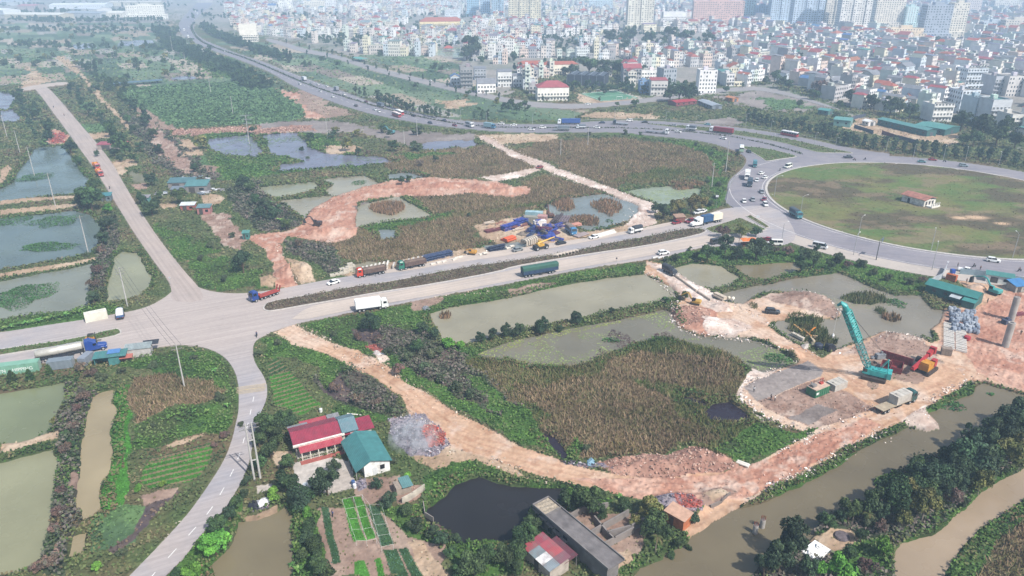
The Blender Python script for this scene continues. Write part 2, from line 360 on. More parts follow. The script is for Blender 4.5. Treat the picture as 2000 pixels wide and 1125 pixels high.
L('lush',"1808,800 1845,775 1900,742 1906,756 1900,766 1862,780 1850,790 1880,802 1850,805 1840,800 1815,808",.8)
L('litter',"758,815 830,808 860,835 880,870 850,890 800,890 775,865",1);L('orange',"820,842 850,832 872,845 868,870 835,872",1)
L('litter',"1270,970 1330,968 1375,985 1372,1000 1330,1010 1300,1005",1);L('orange',"1310,975 1350,968 1378,992 1360,1000 1325,995",.8)
L('orange',"712,676 735,672 752,684 735,690",.8);L('white',"725,692 745,688 760,705 742,712",.8)
L('clay',"1370,965 1420,950 1440,960 1395,995 1375,990",1);L('tan',"1375,968 1410,955 1425,965 1392,985",.6)
L('litter',"1100,895 1130,898 1185,908 1200,915 1150,910 1105,905",1)
L('soil',"1080,1000 1260,1000 1260,1060 1240,1100 1190,1120 1120,1050",.8);L('tan',"1160,1090 1235,1075 1240,1100 1195,1125 1180,1110",1)
L('lush',"1195,1125 1250,1092 1262,1100 1225,1125",1)
L('lush',"830,930 880,900 930,905 1000,930 1100,950 1110,965 1000,945 930,925 880,962 835,985",1.5)
L('lush',"880,1060 960,1052 1030,1010 1100,960 1200,975 1080,1010 1050,1060 1030,1125 900,1125",2)
L('lush',"550,1000 590,980 620,990 640,1125 568,1125 570,1080 562,1030",1.5)
L('lush',"326,1125 400,1035 470,960 470,1015 450,1060 411,1103 420,1125",1)
L('tan',"468,1010 500,1005 540,985 540,1000 500,1018",.8);L('litter',"480,985 520,975 525,990 490,1000",.8)
L('scrub',"1460,1125 1500,1073 1515,1050 1582,1051 1600,1016 1640,993 1675,983 1713,963 1705,933 1743,916 1778,916 1778,893 1838,883 1885,853 1905,846 1935,815 2000,778 2400,700 2400,760 2000,915 1931,946 1901,973 1863,1008 1821,1043 1763,1058 1753,1073 1753,1140 1460,1140",1.2)
L('lush',"1700,935 1745,916 1790,930 1770,990 1713,963",1.5);L('lush',"1640,1055 1720,1050 1750,1075 1753,1125 1620,1125",1.5)
L('tan',"1582,1051 1620,1030 1655,1030 1672,1050 1640,1075 1585,1105 1570,1095",.8)
L('lush',"1753,1062 1821,1045 1870,1012 1905,975 2000,905 2300,800 2300,790 2000,893 1890,970 1840,1020",.8)
L('lush',"2000,973 1963,996 1926,1023 1888,1056 1861,1091 1836,1135 1900,1135 1950,1060 2000,1010 2300,880 2300,860",1.0)
L('reed',"1900,1140 1950,1060 2000,1012 2300,885 2400,1140",1.5)
L('white',"926,262 948,264 1000,293 1088,327 1175,360 1251,387 1293,405 1278,417 1281,437 1251,445 1215,450 1226,432 1246,402 1185,377 1110,350 1045,325 1000,306",.8)
L('white',"934,347 999,337 1045,327 1055,332 1010,348 971,355",.7)
L('red',"500,457 550,453 588,442 600,422 613,405 650,385 675,370 738,357 801,348 851,346 926,350 971,355 1000,362 1035,365 1032,380 1000,385 926,377 876,382 813,382 778,382 740,387 698,395 693,432 703,450 690,465 645,475 600,467 558,460 548,475 553,500 570,533 583,560 540,563 528,512 515,487 500,472 480,465",.8)
L('tan',"557,503 580,508 608,535 618,550 590,555 575,540",.8);L('tan',"507,548 525,542 543,552 535,562 510,562",.6)
L('mud',"693,400 740,390 720,432 697,436",2)
L('tan',"930,440 1000,425 1090,405 1130,450 1140,470 1060,480 1000,485 940,462",1.2)
L('tan',"665,535 760,512 880,492 1000,474 1140,455 1230,440 1225,452 1100,470 1000,490 830,520 690,542",.8)
L('tan',"0,388 150,382 145,386 60,393 0,400",.6);L('tan',"0,410 100,400 150,398 150,404 60,414 0,420",.6)
L('tan',"0,535 100,518 190,502 188,508 100,527 0,543",.6);L('tan',"0,868 60,852 118,843 115,855 60,868 0,884",.6)
L('scrub',"175,430 235,420 235,460 215,510 210,560 208,600 170,600 172,565 190,490",1.2)
L('rough',"225,410 262,455 300,510 338,564 280,600 225,590 290,555 290,530 262,490 240,488",1.2)
L('lush',"0,625 80,612 172,598 210,590 240,610 170,624 0,648",1)
L('red',"100,250 130,262 140,280 90,282 95,265",1);L('orange',"98,262 125,258 130,278 100,280",1)
L('tan',"0,330 15,322 25,330 0,362",1)
L('tan',"110,110 130,125 160,150 180,180 210,210 240,240 252,250 258,248 240,230 205,195 178,162 150,130 125,110",.8)
PONDS=[]
def W(c,s,j=1.0):PONDS.append((c,GP(s),j))
W('blue',"68,287 125,284 147,320 170,347 160,375 0,390 -120,395 -120,360 0,368 22,357 50,315")
W('blue',"0,425 145,410 175,418 198,442 190,472 173,492 112,505 0,526 -140,545 -140,435")
W('grey',"0,548 150,520 180,512 175,564 172,596 120,609 75,611 37,614 0,625 -140,640 -140,560")
W('olive',"240,489 266,492 278,513 296,538 288,560 270,575 225,588 209,588 210,564 218,532 223,500",.7)
W('green',"-140,785 0,765 75,754 130,743 123,777 105,805 100,840 60,855 0,866 -140,880")
W('olive',"-140,905 0,899 100,877 110,906 100,943 100,983 95,1031 83,1081 70,1103 20,1116 -140,1150")
W('tan',"200,762 225,757 223,772 218,782 230,796 220,814 217,846 217,868 215,918 195,943 194,973 198,993 180,1008 160,1013 160,993 148,988 148,943 155,908 158,863 165,834 173,799 180,772",.6)
W('tan',"143,1043 168,1037 160,1076 133,1086",.5)
W('brown',"465,1016 500,1013 538,998 558,986 573,1003 563,1031 570,1083 568,1140 425,1140 411,1103 451,1063 463,1038",.6)
W('dark',"830,988 876,963 890,946 935,928 975,943 1015,948 1100,951 1098,968 1082,983 1062,996 1032,1003 1000,1038 998,1050 958,1051 888,1058 880,1035 855,1018 833,1023 828,1003",.8)
W('canal',"1225,1140 1250,1108 1295,1088 1300,1076 1345,1061 1348,1047 1390,1018 1440,990 1500,975 1525,966 1563,950 1640,906 1675,878 1713,858 1750,845 1770,832 1808,840 1834,835 1830,822 1810,806 1845,790 1861,780 1900,765 1905,757 1920,745 2000,768 2500,860 2500,700 2000,778 1990,780 1958,805 1935,815 1905,846 1885,853 1838,883 1778,893 1778,916 1743,916 1705,933 1713,963 1675,983 1640,993 1600,1016 1582,1051 1515,1050 1500,1073 1455,1140",.6)
W('silt',"2200,825 2000,913 1931,946 1901,973 1863,1008 1821,1043 1763,1058 1753,1073 1753,1140 1836,1140 1861,1091 1888,1056 1926,1023 1963,996 2000,973 2200,880",.6)
W('pale',"840,610 876,599 1000,579 1075,560 1175,543 1260,533 1266,538 1288,548 1313,560 1323,579 1300,586 1250,592 1175,609 1110,624 1083,629 1000,643 921,667 893,669 868,667 861,647 846,627",.6)
W('lily',"925,690 1000,664 1100,642 1200,624 1300,602 1311,607 1323,637 1363,652 1401,657 1451,657 1499,669 1538,690 1560,706 1525,716 1491,724 1466,714 1430,693 1400,682 1290,655 1240,670 1150,704 1120,714 1038,712 1000,702 950,700",.8)
W('black',"1376,805 1391,787 1426,782 1451,797 1469,815 1439,820 1388,818",.6);W('black',"1335,772 1383,785 1378,792 1335,780",.5);W('black',"1060,842 1085,850 1110,885 1105,898 1085,880",.5)
W('pond',"1390,580 1421,568 1500,553 1570,540 1600,535 1635,530 1663,540 1710,563 1750,574 1798,574 1806,587 1826,602 1846,604 1836,627 1816,639 1821,664 1776,652 1725,644 1685,659 1635,679 1595,675 1550,664 1512,636 1520,624 1580,619 1635,622 1643,609 1625,589 1575,569 1550,566 1488,570 1451,592",.8)
W('pale',"1311,523 1351,513 1391,515 1411,518 1426,528 1446,540 1426,556 1386,562 1363,556",.6)
W('brown',"1436,517 1500,512 1560,510 1568,524 1520,537 1500,544 1470,542 1445,528",.6)
W('olive',"500,365 615,353 623,362 610,370 543,385 508,372",.6);W('pale',"630,348 711,341 740,357 690,370 650,382 635,372 650,360",.6)
W('pale',"545,390 648,380 648,385 610,407 595,425 583,415 550,395",.6);W('pale',"778,382 846,420 725,436 695,442 695,422 700,400 740,390",.6)
W('dim',"738,447 770,446 768,462 745,466",1);W('dim',"755,340 800,335 830,345 760,350",.8)
W('violet',"405,270 490,262 505,285 515,295 500,306 440,300 410,290",1.5);W('violet',"515,262 580,258 600,285 640,300 750,305 768,315 700,322 600,330 540,333 550,320 600,315 560,305 530,300",1.5)
W('dim',"1063,402 1105,387 1180,377 1226,392 1248,402 1246,412 1221,432 1175,445 1150,450 1120,440 1088,422",.8)
W('pgreen',"1221,372 1251,367 1301,362 1371,367 1363,382 1311,395 1301,402 1276,392",.8)
W('dim',"940,478 1010,470 1040,478 960,490",.6);W('pale',"670,520 720,508 760,512 690,530",.5)
W('violet',"795,285 850,275 930,272 935,282 850,292",1.5);W('violet',"0,215 25,213 45,233 25,238 0,236",1);W('violet',"0,177 37,186 15,212 0,212 -60,200",1)
W('violet',"235,80 298,78 305,88 230,90",1);W('violet',"143,86 180,85 190,93 145,95",1);W('violet',"335,150 380,148 380,155 335,155",1);W('pgreen',"870,95 905,93 940,100 900,112 830,104",2)
WCOL={'blue':'#6a7874','grey':'#8a8d7e','olive':'#989778','green':'#858c6a','tan':'#ab9c7c','brown':'#857a60','dark':'#2f2c2c','canal':'#7c715a','silt':'#a8957e','pale':'#a29b84','lily':'#827d6c','black':'#332a35','pond':'#928a7a','dim':'#8a9290','violet':'#7d7c8c','pgreen':'#96a088'}
def chaikin(P,it=2,closed=True):
 for _ in range(it):
  Q=[];n=len(P)
  for i in range(n if closed else n-1):
   a,b=P[i],P[(i+1)%n]
   Q+=[(a[0]*.75+b[0]*.25,a[1]*.75+b[1]*.25),(a[0]*.25+b[0]*.75,a[1]*.25+b[1]*.75)]
  if not closed:Q=[P[0]]+Q+[P[-1]]
  P=Q
 return P
RC,RR=(194.52,329.63),74.42
def circ(r,a0=0,a1=2*pi,n=160):return[(RC[0]+r*cos(a0+(a1-a0)*i/n),RC[1]+r*sin(a0+(a1-a0)*i/n))for i in range(n)]
ROADS={}
ROADS['highway']=chaikin(GP("386,3 371,20 353,38 347,53 358,72 400,93 440,107 490,125 530,142 555,158 583,173 625,190 675,208 725,223 776,233 826,242 901,251 1000,259 1100,259 1200,257 1275,265 1350,272 1400,282 1437,295 1455,305 1459,315 1450,330 1432,344 1421,370 1413,400 1480,420 1560,330 1700,315 1750,301 1700,296 1625,282 1575,270 1500,257 1425,247 1350,241 1275,236 1200,235 1125,239 1088,243 1000,243 951,240 876,233 826,223 776,213 725,200 675,180 625,163 575,145 525,125 498,115 463,105 426,90 391,75 377,58 379,42 393,25 412,12 418,0 425,-20 405,-20"))
ROADS['roundabout_road']=circ(92)
ROADS['avenue']=chaikin(GP("-60,655 0,650 100,634 168,624 240,611 275,604 305,592 328,577 345,560 370,552 393,564 421,571 463,574 500,571 550,564 625,549 690,538 836,517 888,502 1000,488 1120,470 1213,455 1276,442 1376,420 1420,405 1520,400 1560,460 1540,478 1500,481 1391,480 1350,487 1306,500 1240,510 1125,527 1000,552 936,564 876,574 776,594 690,609 625,623 575,633 535,646 512,658 498,666 493,682 496,707 515,734 522,754 522,772 515,795 502,820 494,860 488,900 474,935 464,956 431,1006 396,1038 361,1089 326,1121 290,1160 220,1160 253,1125 301,1076 346,1028 376,993 421,928 441,893 454,858 460,830 466,805 467,775 466,754 461,729 446,704 425,688 391,676 343,673 305,679 190,694 80,709 0,719 -60,727"))
ROADS['country_road']=chaikin(GP("60,168 75,166 95,170 150,235 215,310 245,365 285,430 320,480 360,530 393,566 400,590 330,590 338,560 300,510 262,455 225,395 185,330 130,255 72,176"))
ROADS['side_lane']=chaikin(GP("40,172 60,168 100,162 132,160 132,165 100,168 60,176 40,178"),1)
ROADS['boulevard']=chaikin(GP("520,74 545,80 600,97 650,105 725,129 826,154 926,177 1000,194 1060,201 1125,204 1200,199 1290,189 1350,179 1420,171 1500,168 1640,212 1640,216 1500,176 1420,178 1350,187 1290,197 1200,207 1125,213 1040,210 1000,203 926,187 826,164 725,138 650,112 600,105 545,87 520,80"))
SHOULDER=circ(101,radians(188),radians(330),120)+circ(90,radians(330),radians(188),120)
ISLANDS={}
ISLANDS['avenue median']=('medscrub',chaikin(GP("513,600 525,589 608,576 675,562 750,553 900,523 1000,510 1080,498 1125,490 1200,473 1250,465 1338,447 1371,446 1384,454 1326,468 1250,483 1175,493 1075,509 1000,522 976,531 851,555 738,572 650,588 595,597 530,609 515,607"),1))
ISLANDS['west median']=('medgrass',chaikin(GP("-60,695 0,682 150,662 226,641 238,645 237,654 195,664 125,676 0,695 -60,706"),1))
ISLANDS['corner verge']=('medgrass',GP("1376,447 1446,426 1498,449 1470,456 1425,459 1390,455"))
ISLANDS['splitter']=('medgrass',GP("1456,423 1466,421 1490,434 1504,444 1496,446"))
ISLANDS['wedge']=('medgrass',chaikin(GP("1440,285 1500,290 1550,303 1558,307 1525,311 1496,316 1487,309 1465,296"),1))
ISLANDS['slip verge']=('medgrass',chaikin(GP("1250,241 1375,248 1430,254 1500,264 1575,279 1625,291 1675,300 1640,299 1600,299 1570,291 1520,277 1430,263 1300,247"),1))
ISLANDS['roundabout green']=('lawn',circ(RR))
def inside(P,X,Y):
 P=np.asarray(P);ins=np.zeros(X.shape,bool)
 x0,y0=P[-1]
 for x1,y1 in P:
  if y0!=y1:
   c=((y1>Y)!=(y0>Y))
   if c.any():ins^=c&(X<(x0-x1)*(Y-y1)/(y0-y1)+x1)
  x0,y0=x1,y1
 return ins
def sdist(P,X,Y):
 d2=np.full(X.shape,1e18);x0,y0=P[-1]
 for x1,y1 in P:
  ex,ey=x1-x0,y1-y0;l=ex*ex+ey*ey+1e-9
  t=np.clip(((X-x0)*ex+(Y-y0)*ey)/l,0,1)
  d2=np.minimum(d2,(X-x0-t*ex)**2+(Y-y0-t*ey)**2);x0,y0=x1,y1
 return np.sqrt(d2)*np.where(inside(P,X,Y),1,-1)
rows=[45.0]
while rows[-1]<16000:
 dd=rows[-1];rows.append(dd+max(.3,1.9*(dd*dd+1e4)/145000 if dd<2600 else dd*.03))
rows=np.array(rows)
uf=np.arange(-.80,.8001,1.9/F);uo=np.array([.84,.9,1,1.15,1.4,1.8,2.4,3.2])
uu=np.concatenate([-uo[::-1],uf,uo])
U,Yg=np.meshgrid(uu,rows);Xg=U*(Yg*CT+H*ST)
NR,NC=Xg.shape
wx=(fbm(Xg,Yg,7,3,11)-.5)*2;wy=(fbm(Xg,Yg,7,3,57)-.5)*2
far=1+np.clip((Yg-200)/300,0,6)
cls=np.full(Xg.shape,CLS['rough'],np.int16);rowang=np.zeros(Xg.shape)
def submask(P,jit):
 P=np.asarray(P);m=jit*3+4
 y0,y1=P[:,1].min()-m*3,P[:,1].max()+m*3
 r0,r1=np.searchsorted(rows,y0),np.searchsorted(rows,y1)+1
 return slice(max(r0,0),min(r1,NR))
for c,P,j in LAY:
 s=submask(P,j)
 if s.stop<=s.start:continue
 x0,x1=np.asarray(P)[:,0].min(),np.asarray(P)[:,0].max()
 jj=j*1.3*far[s]
 Xs=Xg[s]+wx[s]*jj;Ys=Yg[s]+wy[s]*jj
 cs=cls[s];im=inside(P,Xs,Ys);cs[im]=CLS[c]
 if c in('cropb','cropd','green2'):ra_=rowang[s];ra_[im]=atan2(P[1][1]-P[0][1],P[1][0]-P[0][0])
Z=np.zeros(Xg.shape);shore=np.full(Xg.shape,-99.0)
PSUB=[]
for c,P,j in PONDS:
 s=submask(P,6);Pn=np.asarray(P)
 lo,hi=Pn[:,0].min()-12,Pn[:,0].max()+12
 sub=(Xg[s]>lo)&(Xg[s]<hi)
 jj=j*.9*np.minimum(far[s],2.5)
 dd=sdist(P,(Xg[s]+wx[s]*jj)[sub],(Yg[s]+wy[s]*jj)[sub])
 v=shore[s];v[sub]=np.maximum(v[sub],dd);dm=np.full(v.shape,-99.0,np.float32);dm[sub]=dd;PSUB.append((c,s,dm))
wetk=np.clip((shore+.9)/2.6,0,1);wetk=wetk*wetk*(3-2*wetk)
roadm=np.zeros(Xg.shape,bool)
for k,P in list(ROADS.items())+[('s',SHOULDER)]:
 s=submask(P,1);roadm[s]|=inside(P,Xg[s],Yg[s])
cls[roadm]=CLS['road']
inwater=shore>.3
colr=np.zeros(Xg.shape+(3,),np.float32);bump=np.zeros(Xg.shape)
n_med=fbm(Xg,Yg,1.6,3,3);n_fine=fbm(Xg,Yg,.7,2,5)
for k,(hs,sc,bh)in PAL.items():
 m=cls==CLS[k]
 if not m.any():continue
 a,b,c=[np.array(hx(h))for h in hs.split()]
 x,y=Xg[m],Yg[m];sc2=sc
 t1=np.clip((fbm(x,y,sc2,4,CLS[k]+70)-.38)/.26,0,1)[:,None];t2=np.clip((fbm(x,y,sc2*1.7,4,CLS[k]+170)-.5)/.2,0,1)[:,None]
 cc=a*(1-t1)+b*t1;cc=cc*(1-t2)+c*t2
 if k=='patch':
  ang=.55;xr=x*cos(ang)+y*sin(ang);yr=-x*sin(ang)+y*cos(ang)
  hcell=_hash(np.floor(xr/26+.3*np.sin(np.floor(yr/60))),np.floor(yr/60),4)
  pal=np.array([hx(h)for h in '#60785a #728468 #50644c #a89a88 #627660 #90847a #7e9072 #56694f #a5a29a #b8ac9c'.split()])
  cc=pal[(hcell*9.999).astype(int)]*(.92+.16*vnoise(xr/3,yr/40,9))[:,None]
 if k in('cropb','cropd'):
  a_=rowang[m];fr=np.sin((y*np.cos(a_)-x*np.sin(a_))*2*pi/1.9)>.5;cc[fr]=np.array(hx('#8a7a5e'))
 colr[m]=cc;bump[m]=bh
def polyd(P,X,Y):
 d2=np.full(X.shape,1e9)
 for(x0,y0),(x1,y1)in zip(P,P[1:]):
  ex,ey=x1-x0,y1-y0;t=np.clip(((X-x0)*ex+(Y-y0)*ey)/(ex*ex+ey*ey),0,1);d2=np.minimum(d2,(X-x0-t*ex)**2+(Y-y0-t*ey)**2)
 return np.sqrt(d2)
mod_=.80+.4*n_med;sm_=np.isin(cls,[CLS[k]for k in('dirt','red','white','tan')]);mod_[sm_]=1+(mod_[sm_]-1)*.45;colr*=mod_[...,None]
dirtm=np.isin(cls,[CLS[k]for k in('dirt','red','white','clay')])
blot=np.clip((fbm(Xg,Yg,2.6,3,611)-.60)/.07,0,1)*dirtm;colr=colr*(1-blot[...,None]*np.array([.14,.20,.22]))
blot=np.clip((fbm(Xg,Yg,4.5,4,617)-.60)/.1,0,1)*dirtm;colr=colr*(1-.5*blot[...,None])+.5*blot[...,None]*np.array(hx('#e2cfc0'))
RUTS="550,645 600,668 680,700 740,735 800,785 850,830 920,868 1000,888 1100,918 1213,944 1300,952 1400,945 1500,922 1600,876 1700,818 1790,785 1870,755 1910,720 1930,650|1275,515 1330,568 1380,592 1440,620 1500,650 1560,690 1640,740 1690,790|545,560 540,500 560,465 620,440 650,400 700,375 800,360 900,358 990,368|960,275 1020,310 1100,340 1190,370 1260,405 1255,440|1560,690 1620,700 1700,690|1910,720 1960,740 2000,755|1850,760 1800,780 1720,760 1650,720|1930,650 1900,620 1960,590 2000,585".split('|')
for s_ in RUTS:
 P=chaikin(GP(s_),2,False);s=submask(P,3);X,Y=Xg[s],Yg[s];b=dirtm[s]&(X>min(p[0]for p in P)-6)&(X<max(p[0]for p in P)+6)
 if not b.any():continue
 d_=polyd(P,X[b]+wx[s][b]*.5,Y[b]+wy[s][b]*.5);wv_=vnoise(X[b]/9,Y[b]/9,31)
 r=np.exp(-((d_-.95)/.28)**2)+.8*np.exp(-((d_-2.3-wv_)/.3)**2)+.6*np.exp(-((d_-3.6+wv_)/.3)**2);k_=colr[s];k_[b]*=(1-.20*np.clip(r,0,1)*(.4+.9*vnoise(X[b]/4,Y[b]/4,77)))[:,None]**np.array([.7,1.05,1.15])
near=np.clip(1.6-Yg/400,.25,1)
Z+=bump*(n_med-.5+.6*(n_fine-.5))*1.6*np.clip(Yg/200,1,2)
Z[roadm]=-.25
Z=Z*(1-wetk)-1.7*wetk
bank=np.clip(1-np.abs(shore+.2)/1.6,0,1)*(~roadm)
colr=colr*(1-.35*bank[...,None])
colr[inwater]=hx('#6f6a58')
MOUNDS=[(583,532,9,9,3.2),(525,553,6,4.5,2.4),(1390,632,7,5,1.0),(1350,610,8,5,1.2),(1600,585,14,7,1.4),(1550,692,3,2.5,1.6),(1910,565,4,3,1.8),(640,452,9,5,2.0),(690,455,8,4,1.6),(870,362,10,5,1.5),(950,362,8,4,1.3),(1000,372,9,5,1.6),(820,850,6,5,1.6),(1330,985,7,4,1.4),(1250,905,12,4,1.2),(1380,895,9,4,1.3),(1310,915,9,3,1.0),(1395,970,4,3,.7),(1800,815,3.5,3,.7),(740,700,3,2.5,1.0),(680,735,4,3,1),(1410,600,4,3,1),(1770,662,9,6,.25),(1227,420,4,3,1)]
for px,py,rx,ry,hh in MOUNDS:
 cx,cy=G(px,py);s=slice(np.searchsorted(rows,cy-ry*2),np.searchsorted(rows,cy+ry*2)+1)
 q=np.clip(1-(((Xg[s]-cx)/rx)**2+((Yg[s]-cy)/ry)**2)*(.8+.5*n_med[s]),0,1)
 Z[s]+=hh*q*(.7+.6*n_med[s])*(1-wetk[s])*(~roadm[s])
hill=np.clip((Yg-2300)/2500,0,1)*fbm(Xg,Yg,1500,4,77)*150
Z+=hill
hm=Yg>2500;colr[hm]=np.array(hx('#5f7058'))*(.8+.4*n_med[hm])[:,None]
def land_at(x,y):
 """nearest land cell of a world point (arrays)"""
 r=np.clip(np.searchsorted(rows,y),0,NR-1);u=x/(y*CT+H*ST)
 c=np.clip(np.round((u-uf[0])/(1.9/F)).astype(int)+len(uo),0,NC-1)
 return r,c
def ground_z(x,y):
 r,c=land_at(np.array([x]),np.array([y]));return float(Z[r[0],c[0]])
V=np.stack([Xg,Yg,Z],-1).reshape(-1,3)
ii=np.arange(NR*NC).reshape(NR,NC)
Q=np.stack([ii[:-1,:-1],ii[:-1,1:],ii[1:,1:],ii[1:,:-1]],-1).reshape(-1,4)
fc=cls[:-1,:-1].reshape(-1)
OWN={'dirt_track':('dirt','red','white'),'bare_earth':('tan','clay','soil','reddark','burnt','mud'),'crop_field':('bedb','bedd','cropb','cropd','green2','shrubf','patch'),'town_ground':('city','pave')}
done=np.zeros(len(Q),bool)
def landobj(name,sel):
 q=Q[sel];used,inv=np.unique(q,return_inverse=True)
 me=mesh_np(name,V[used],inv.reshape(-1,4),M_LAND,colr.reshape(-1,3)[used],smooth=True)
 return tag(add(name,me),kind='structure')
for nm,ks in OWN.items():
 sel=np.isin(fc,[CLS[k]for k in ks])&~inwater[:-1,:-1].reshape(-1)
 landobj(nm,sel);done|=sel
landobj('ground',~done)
def water_mat(name,hexc):
 m,nt,b=new_mat(name);c=hx(hexc)
 tc=N(nt,'ShaderNodeTexCoord')
 nz=noise_fac(nt,.05,.82,1.16,6);mx=N(nt,'ShaderNodeMix',data_type='RGBA',blend_type='MULTIPLY');mx.inputs[0].default_value=1
 cb=N(nt,'ShaderNodeCombineColor')
 for i in range(3):nt.links.new(nz,cb.inputs[i])
 mx.inputs[6].default_value=(*c,1);nt.links.new(cb.outputs[0],mx.inputs[7]);nt.links.new(mx.outputs[2],b.inputs['Base Color'])
 nt.links.new(noise_fac(nt,.09,.06,.38,4),b.inputs['Roughness']);b.inputs['IOR'].default_value=1.33
 bp=N(nt,'ShaderNodeBump');bp.inputs['Strength'].default_value=.12;bp.inputs['Distance'].default_value=.05
 nt.links.new(noise_fac(nt,1.1,0,1,5),bp.inputs['Height']);nt.links.new(bp.outputs[0],b.inputs['Normal'])
 return m
WM={k:water_mat('water_'+k,v)for k,v in WCOL.items()}
def grow(P,d):
 P=np.asarray(P);n=len(P);a=0
 for i in range(n):a+=P[i-1][0]*P[i][1]-P[i][0]*P[i-1][1]
 out=[]
 for i in range(n):
  e0=P[i]-P[i-1];e1=P[(i+1)%n]-P[i]
  nn=np.array([e0[1],-e0[0]])/(np.hypot(*e0)+1e-9)+np.array([e1[1],-e1[0]])/(np.hypot(*e1)+1e-9)
  l=np.hypot(*nn);nn=nn/max(l,.5);out.append(P[i]+nn*d*(1 if a>0 else-1))
 return[tuple(p)for p in out]
def sheet(name,P,z,mt,thick=0.0):
 from mathutils.geometry import tessellate_polygon
 P3=[Vector((p[0],p[1],0))for p in P];T=tessellate_polygon([P3])
 me=bpy.data.meshes.new(name);vs=[(p[0],p[1],z)for p in P];fs=[]
 for t in T:
  a,b,c=[P3[i]for i in t]
  fs.append(tuple(t)if(b-a).cross(c-a).z>0 else tuple(t[::-1]))
 n=len(vs)
 if thick:
  vs+=[(p[0],p[1],z-thick)for p in P];fs+=[(i,(i+1)%n,(i+1)%n+n,i+n)for i in range(n)]
 me.from_pydata(vs,[],fs);me.materials.append(mt);me.update();return me
PN={'canal':'canal_water','silt':'ditch_water'}
for i,(c,s,dm)in enumerate(PSUB):
 b=dm>-2.6;f=b[:-1,:-1]|b[:-1,1:]|b[1:,:-1]|b[1:,1:];q=(ii[s][:-1,:-1][f],ii[s][:-1,1:][f],ii[s][1:,1:][f],ii[s][1:,:-1][f]);q=np.stack(q,-1);used,inv=np.unique(q,return_inverse=True)
 vv=V[used].copy();vv[:,2]=-.5+.004*(i%9)
 if len(q):tag(add(PN.get(c,'pond_water'),mesh_np('water',vv,inv.reshape(-1,4),WM[c])),kind='structure')
def road_mat(name,base,dust,dark,dust_amt,centre=None,rad=60,ang=None):
 m,nt,b=new_mat(name);tc=N(nt,'ShaderNodeTexCoord')
 f1=noise_fac(nt,.06,0,1,5);f2=noise_fac(nt,.9,.95,1.05,5);f3=noise_fac(nt,.22,-.5,.9,6)
 m1=N(nt,'ShaderNodeMix',data_type='RGBA');m1.inputs[6].default_value=(*hx(base),1);m1.inputs[7].default_value=(*hx(dark),1);nt.links.new(f3,m1.inputs[0]);m1.clamp_factor=True
 fac=N(nt,'ShaderNodeMath',operation='MULTIPLY');nt.links.new(f1,fac.inputs[0]);fac.inputs[1].default_value=dust_amt;fo=fac.outputs[0]
 if centre:
  ds=N(nt,'ShaderNodeVectorMath',operation='DISTANCE');nt.links.new(tc.outputs['Object'],ds.inputs[0]);ds.inputs[1].default_value=(*centre,0)
  mr=N(nt,'ShaderNodeMapRange');mr.inputs['From Min'].default_value=rad*.4;mr.inputs['From Max'].default_value=rad;mr.inputs['To Min'].default_value=.75;mr.inputs['To Max'].default_value=0
  nt.links.new(ds.outputs['Value'],mr.inputs['Value']);ad=N(nt,'ShaderNodeMath',operation='MAXIMUM');nt.links.new(fo,ad.inputs[0]);nt.links.new(mr.outputs[0],ad.inputs[1]);fo=ad.outputs[0]
 m2=N(nt,'ShaderNodeMix',data_type='RGBA');m2.clamp_factor=True;nt.links.new(fo,m2.inputs[0]);nt.links.new(m1.outputs[2],m2.inputs[6]);m2.inputs[7].default_value=(*hx(dust),1)
 mx=N(nt,'ShaderNodeMix',data_type='RGBA',blend_type='MULTIPLY');mx.inputs[0].default_value=1;cb=N(nt,'ShaderNodeCombineColor')
 if ang is not None:
  mp=N(nt,'ShaderNodeMapping',vector_type='TEXTURE');mp.inputs['Rotation'].default_value=(0,0,ang);mp.inputs['Scale'].default_value=(28,.9,1);nt.links.new(tc.outputs['Object'],mp.inputs[0]);f4=noise_fac(nt,1.0,.86,1.1,3,vec=mp.outputs[0]);mm=N(nt,'ShaderNodeMath',operation='MULTIPLY');nt.links.new(f2,mm.inputs[0]);nt.links.new(f4,mm.inputs[1]);f2=mm.outputs[0]
 for i in range(3):nt.links.new(f2,cb.inputs[i])
 nt.links.new(m2.outputs[2],mx.inputs[6]);nt.links.new(cb.outputs[0],mx.inputs[7]);nt.links.new(mx.outputs[2],b.inputs['Base Color'])
 b.inputs['Roughness'].default_value=.85;b.inputs['Specular IOR Level'].default_value=.25
 return m
dirang=lambda a,b:atan2(G(*b)[1]-G(*a)[1],G(*b)[0]-G(*a)[0]);AVA=dirang((560,600),(1330,460))
RM={'highway':road_mat('asphalt_highway','#8c8991','#a09a9e','#807e88',.6),'roundabout_road':road_mat('asphalt_roundabout','#949097','#aaa3a6','#85828e',.6,ang=dirang((1500,480),(1900,520))),'avenue':road_mat('asphalt_avenue','#aeabb0','#c9bab0','#a3a2aa',.8,G(400,610),60,AVA),'country_road':road_mat('concrete_lane','#b9aca6','#c6b5aa','#ada29c',.8,ang=dirang((85,180),(360,560))),'side_lane':road_mat('concrete_side','#c4b5aa','#c9baae','#b8aaa0',.8),'boulevard':road_mat('asphalt_boulevard','#9c989a','#aaa29c','#918f94',.6)}
for i,(k,P)in enumerate(ROADS.items()):
 tag(add(k,sheet(k,P,.03+.012*i,RM[k],.3)),kind='structure')
tag(add('road_shoulder',sheet('road_shoulder',SHOULDER,.022,road_mat('dusty_shoulder','#c2b8b0','#d0c4b8','#b4aaa6',.8),.3)),kind='structure')
def strip_sheet(name,s,z,mt,j=0):
 return tag(add(name,sheet(name,GP(s)if isinstance(s,str)else s,z,mt)),kind='structure')
DUST=road_mat('dusty_lane','#cdbfb4','#d8c8ba','#beb3ac',.8,ang=AVA)
